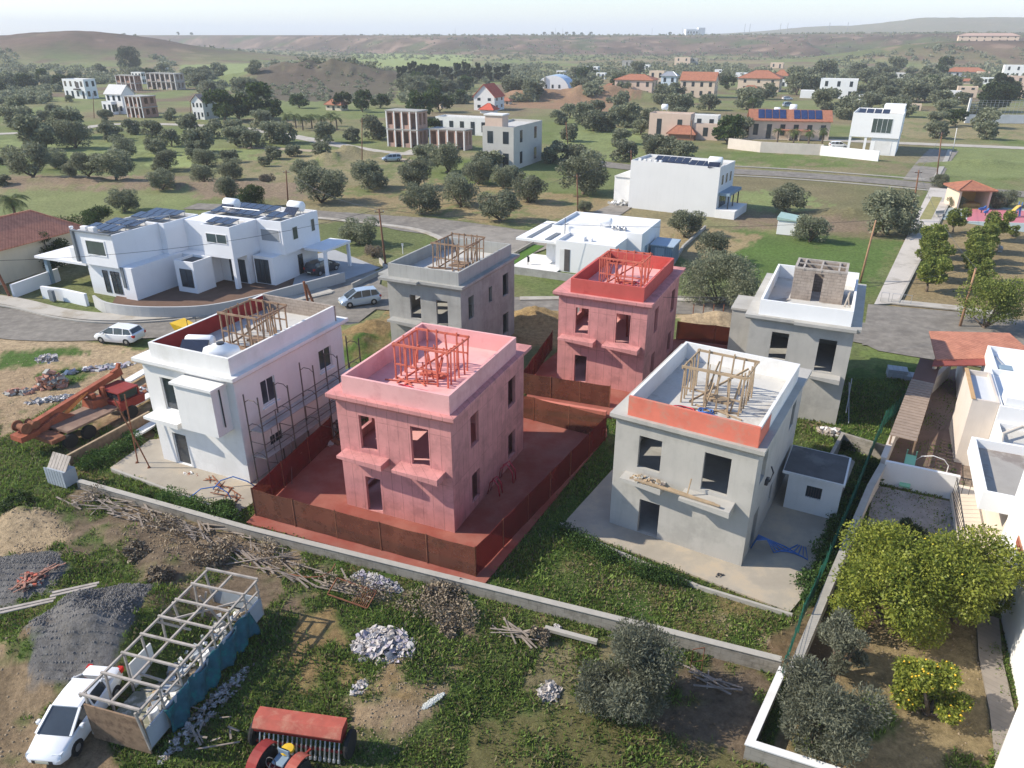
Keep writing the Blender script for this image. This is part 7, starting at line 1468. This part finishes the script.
for i,(px,py,l) in enumerate(((981,213,'little blue spring rider on the left of the pink court'),(985,216,'second little blue spring rider nearer the court edge'))):
    t=thing('spring_rider',l,'spring rider',(*G(px,py),.04),.5*i); mb=MB(); mb.tube([(0,0,0),(0,0,.4)],.08,8); mb.build('spring',M_STEEL,t); mb=MB(); mb.loft([[(x,-.12*k,z0),(x,.12*k,z0),(x,.12*k,z1),(x,-.12*k,z1)] for x,z0,z1,k in ((-.5,.5,.7,.6),(-.2,.38,.75,1),(.2,.38,.8,1),(.45,.55,1.05,.7),(.6,.75,1.0,.5))]); mb.build('body',M_BLUEP,t)
for i,(px,py,l) in enumerate(((940,217,'grey park bench by the footway side of the court'),(1000,251,'grey bench between the trees at the right of the park'))):
    t=thing('park_bench',l,'bench',(*G(px,py),0),.8*i+.3); mb=MB(); mb.box(-.8,.8,-.2,.2,.42,.48); mb.build('seat',M_CONC,t); mb=MB(); mb.box(-.8,.8,.2,.25,.5,.9); mb.build('backrest',M_CONC,t)
    for x in (-.6,.6): mb=MB(); mb.box(x-.06,x+.06,-.18,.24,0,.42); mb.build('leg',M_CONC,t)
# barrier across the footway
br_=thing('barrier','low steel hoop barrier across the street end of the footway','barrier',(*G(880,302),.1),math.atan2(G(908,305)[1]-G(880,302)[1],G(908,305)[0]-G(880,302)[0])); mb=MB()
for k in range(3): mb.tube([(k*1.0,0,0),(k*1.0,0,.9),(k*1.0+.7,0,.9),(k*1.0+.7,0,0)],.03,6); 
mb.build('hoops',M_GALV,br_)
# ---------------- white house complex at the right edge
RV=thing('white_house','big white and cream house with several roof terraces along the right edge','house',(18.06,18.96,0),math.radians(-24.7))
M_RW=mat('bright_white_render',(.80,.80,.79),.8,.02,.5); M_RC=mat('cream_render_wall',(.66,.58,.48),.85,.05,.5,streak=.1)
block(RV,'wall',M_RW,.95,10,-6,12.28,-.3,6.3,.5)
for v0 in (8.2,4.6): 
    mb=MB(); 
    mb.box(.90,.948,v0,v0+1.5,3.1,3.5); fr_=mb.build('brick_vent',M_BRICK,RV)
    mb=MB(); [mb.box(.88,.899,v0+.08+k*.24,v0+.20+k*.24,3.14,3.46) for k in range(6)]; mb.build('vent_slots',M_TRED,fr_)
block(RV,'wall',M_RC,1.0,10,12.3,18.3,-.3,2.95); mb=MB(); 
block(RV,'terrace_parapet',M_RW,-.35,9,12.29,18.3,2.96,3.95,.5,mat('grey_terrace_screed',(.36,.34,.31),.9,.12,.5,col2=(.24,.21,.19),c2scale=.5),'terrace_floor',.2)
mb=MB(); mb.box(-.55,1.0,12.0,19.2,-.2,.35); mb.build('patio',M_RC,RV)
mb=MB(); 
for k in range(15): mb.bar((-.5,12.1+k*.42,.35),(-.5,12.1+k*.42,1.35),.025)
mb.bar((-.5,12.1,1.35),(-.5,18.2,1.35),.05); mb.bar((-.5,12.1,.42),(-.5,18.2,.42),.04); mb.bar((-.5,18.2,1.35),(.9,18.2,1.35),.05)
for k in range(4): mb.bar((-.4+k*.35,18.2,.35),(-.4+k*.35,18.2,1.35),.025)
mb.build('railing',M_FRAMED,RV)
block(RV,'wall',M_RW,1.4,10,18.32,22.4,-.3,3.3,.3); mb=MB(); mb.box(1.9,2.5,18.9,19.5,3.05,3.5); mb.box(2.7,3.3,18.9,19.5,3.05,3.5); mb.build('roof_light',M_GALV,RV)
mb=MB(); mb.tube([(1.2,18.6,3.3),(1.5,20.5,3.4),(2.6,21.8,3.5),(4.5,22.0,3.5)],.1,8); mb.build('arched_rim',M_RC,RV)
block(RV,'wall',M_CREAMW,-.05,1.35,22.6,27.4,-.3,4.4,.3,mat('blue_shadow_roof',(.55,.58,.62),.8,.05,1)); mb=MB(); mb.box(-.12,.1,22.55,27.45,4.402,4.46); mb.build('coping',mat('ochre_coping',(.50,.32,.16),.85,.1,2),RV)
block(RV,'wall',M_RW,1.37,10,22.42,28.5,-.3,4.3,.4,M_BW); block(RV,'wall',M_RW,1.9,10,28.52,33.8,-.3,4.0,.4,M_BW)
block(RV,'roof_step',M_RW,1.6,8,22.6,23.9,4.302,4.8); mb=MB(); mb.box(2.0,2.5,24.0,24.4,3.9,4.4); mb.box(2.2,2.9,29.2,30.0,3.6,4.1); mb.build('roof_box',M_BLUEW,RV)
mb=MB(); mb.tube([(2.3,32.6,3.7),(2.4,31.0,3.9),(2.9,29.8,3.8),(3.2,29.4,3.7)],.05,6); mb.build('hose',M_GALV,RV)
mb=MB(); 
for k in range(5): mb.tube([(2.4+.25*k,17.0+.3*(k%2),3.5),(2.4+.25*k,17.0+.3*(k%2),4.5)],.02,5)
mb.build('rebar',M_STEEL,RV)
# leaning cream wall slab left of the block, pergola, yard things
lp=[G(1023,694,2.4),G(999,757,2.4),G(1010,800,2.4),G(1080,780,2.4),G(1070,700,2.4)]; mb=MB(); mb.prism(lp,-.2,2.4); tag(mb.build('outbuilding',M_OFFW,None),'pale grey flat-topped outbuilding filling the bottom right corner','outbuilding')
sw=thing('shaped_wall','pale curved-top wall standing in the yard beside the ochre-edged block','wall',(*G(958,398),0),math.radians(62)); mb=MB(); mb.loft([[(x,y,-.2),(x,y,z)] if False else [(x,-.12,-.2),(x,.12,-.2),(x,.12,z),(x,-.12,z)] for x,z in ((0,1.7),(1.5,2.1),(3.0,2.7),(4.0,3.1),(4.6,3.0),(4.9,2.5),(5.1,.5))]); mb.build('wall',M_CREAMW,sw)
pg=thing('pergola','brown slatted pergola roof running along the curved cream wall','pergola',(22.75,39.0,0),math.radians(57)); Lp=9.6
for k in range(22): mb=MB(); mb.box(k*Lp/22,k*Lp/22+.34,-1.45,0,2.2,2.26); mb.build('slat',mat('grey_brown_slats',(.30,.23,.18),.9,.15,2),pg)
for y in (-1.4,-.1):
    mb=MB(); mb.bar((0,y,2.12),(Lp+4.5,y,2.12),.1,.16); mb.build('beam',M_TIMB,pg)
    for k in range(4): mb=MB(); mb.bar((k*Lp/3+.1,y,0),(k*Lp/3+.1,y,2.05),.1); mb.build('post',M_TIMB,pg)
mb=MB(); mb.box(Lp,Lp+4.4,-1.45,-.05,2.2,2.24); mb.build('dark_panel',mat('red_brown_panel',(.14,.075,.06),.9,.1,1),pg)
trf=thing('tiled_canopy','two-tone terracotta canopy roof at the street end of the pergola','canopy',(30.2,48.4,0),math.radians(8)); mb=MB(); mb.loft([[(0,0,3.0),(7.5,-.6,3.0),(7.5,2.4,3.7),(1.8,3.6,3.7)],[(0,0,3.1),(7.5,-.6,3.1),(7.5,2.4,3.8),(1.8,3.6,3.8)]]); mb.build('roof',M_TILEB,trf)
mb=MB(); mb.loft([[(-.6,-.5,2.8),(4.2,-1.2,2.9),(4.3,-.2,3.05),(0,.2,2.98)],[(-.6,-.5,2.88),(4.2,-1.2,2.97),(4.3,-.2,3.12),(0,.2,3.06)]]); mb.build('eave',mat('dark_red_tiles',(.26,.07,.055),.85,.12,2),trf)
for x,y in ((.3,.3),(7.2,0),(3.9,-.7),(7.2,2.1)): mb=MB(); mb.bar((x,y,0),(x,y,2.9),.2); mb.build('post',M_RC,trf)
sheet('yard_paving',[(21.9,37.6),(25.9,35.6),(31.5,46.5),(35.8,54.0),(31.5,52.0),(25.2,42.3)],.02,mat('dark_yard_paving',(.16,.11,.09),.9,.15,1),thick=.05)
sheet('yard_paving',[(21.4,36.9),(25.1,35.1),(23.2,30.8),(19.2,33.0)],.02,mat('stone_yard_paving',(.30,.27,.25),.9,.2,1.5,panel=(.5,.5,.03,.4)),thick=.05)
ribbon('path',[Wp(RV,u,v)[:2] for u,v in ((.2,-3),(.3,2),(.2,5),(.35,8))],.9,.03,mat('brick_path',(.25,.22,.19),.9,.12,1,panel=(.4,.2,.03,.3)),.08)
wall_line('low_wall','grey-white sloped wall top at the bottom right corner of the picture','wall',[Wp(RV,u,v)[:2] for u,v in ((1.1,-.4),(.2,-2.2),(.0,-4))],.3,.5,M_OFFW) if False else None
gs=thing('play_slide','mint green child slide in the dark yard','slide',(*G(905,492-10),0),math.radians(60)); mb=MB(); mb.loft([[(x,-.28,z),(x,.28,z),(x,.28,z+.1),(x,-.28,z+.1)] for x,z in ((-.9,.12),(-.3,.45),(.8,1.15),(1.1,1.2))]); mb.build('chute',mat('mint_plastic',(.25,.55,.36),.5,.06,1),gs); mb=MB(); mb.bar((1.1,-.25,0),(1.1,-.25,1.6),.06); mb.bar((1.1,.25,0),(1.1,.25,1.6),.06); mb.bar((1.4,0,0),(1.1,0,1.2),.4,.04); mb.build('ladder',mat('mint_plastic_dark',(.15,.38,.28),.5,.06,1),gs)
hp=thing('hoop_frame','white arched tube frame beside the mint slide','frame',(*G(928,488-12),0),math.radians(-20)); mb=MB(); mb.tube([(-.9,0,0),(-.9,0,.9),(-.6,0,1.25),(.0,0,1.4),(.6,0,1.25),(.9,0,.9),(.9,0,0)],.03,6); mb.build('hoop',M_OFFW,hp); mb=MB(); mb.box(-.2,.2,-.15,.15,.35,.4); mb.bar((-.2,0,.4),(-.2,0,1.36),.015); mb.bar((.2,0,.4),(.2,0,1.36),.015); mb.build('swing_seat',M_RUST,hp)
heap(920,482,.9,.35,.25,40,[M_RAG,M_BLUEW,M_RUST],'jumble of toys and bits along the foot of the white cross wall','clutter',(.08,.25),91)
# ---------------- haze
mb=MB(); mb.box(-5200,5200,-90,14500,-3,160); hz=mb.build('haze',[]); tag(hz,'pale haze lying over the whole plain','haze',kind='stuff')
m=bpy.data.materials.new('haze_air'); m.use_nodes=True; N=m.node_tree.nodes; N.remove(N['Principled BSDF']); pvn=N.new('ShaderNodeVolumePrincipled'); pvn.inputs['Color'].default_value=(.88,.93,1,1); pvn.inputs['Density'].default_value=.00023; pvn.inputs['Anisotropy'].default_value=0
m.node_tree.links.new(pvn.outputs[0],N['Material Output'].inputs['Volume']); hz.data.materials.append(m)
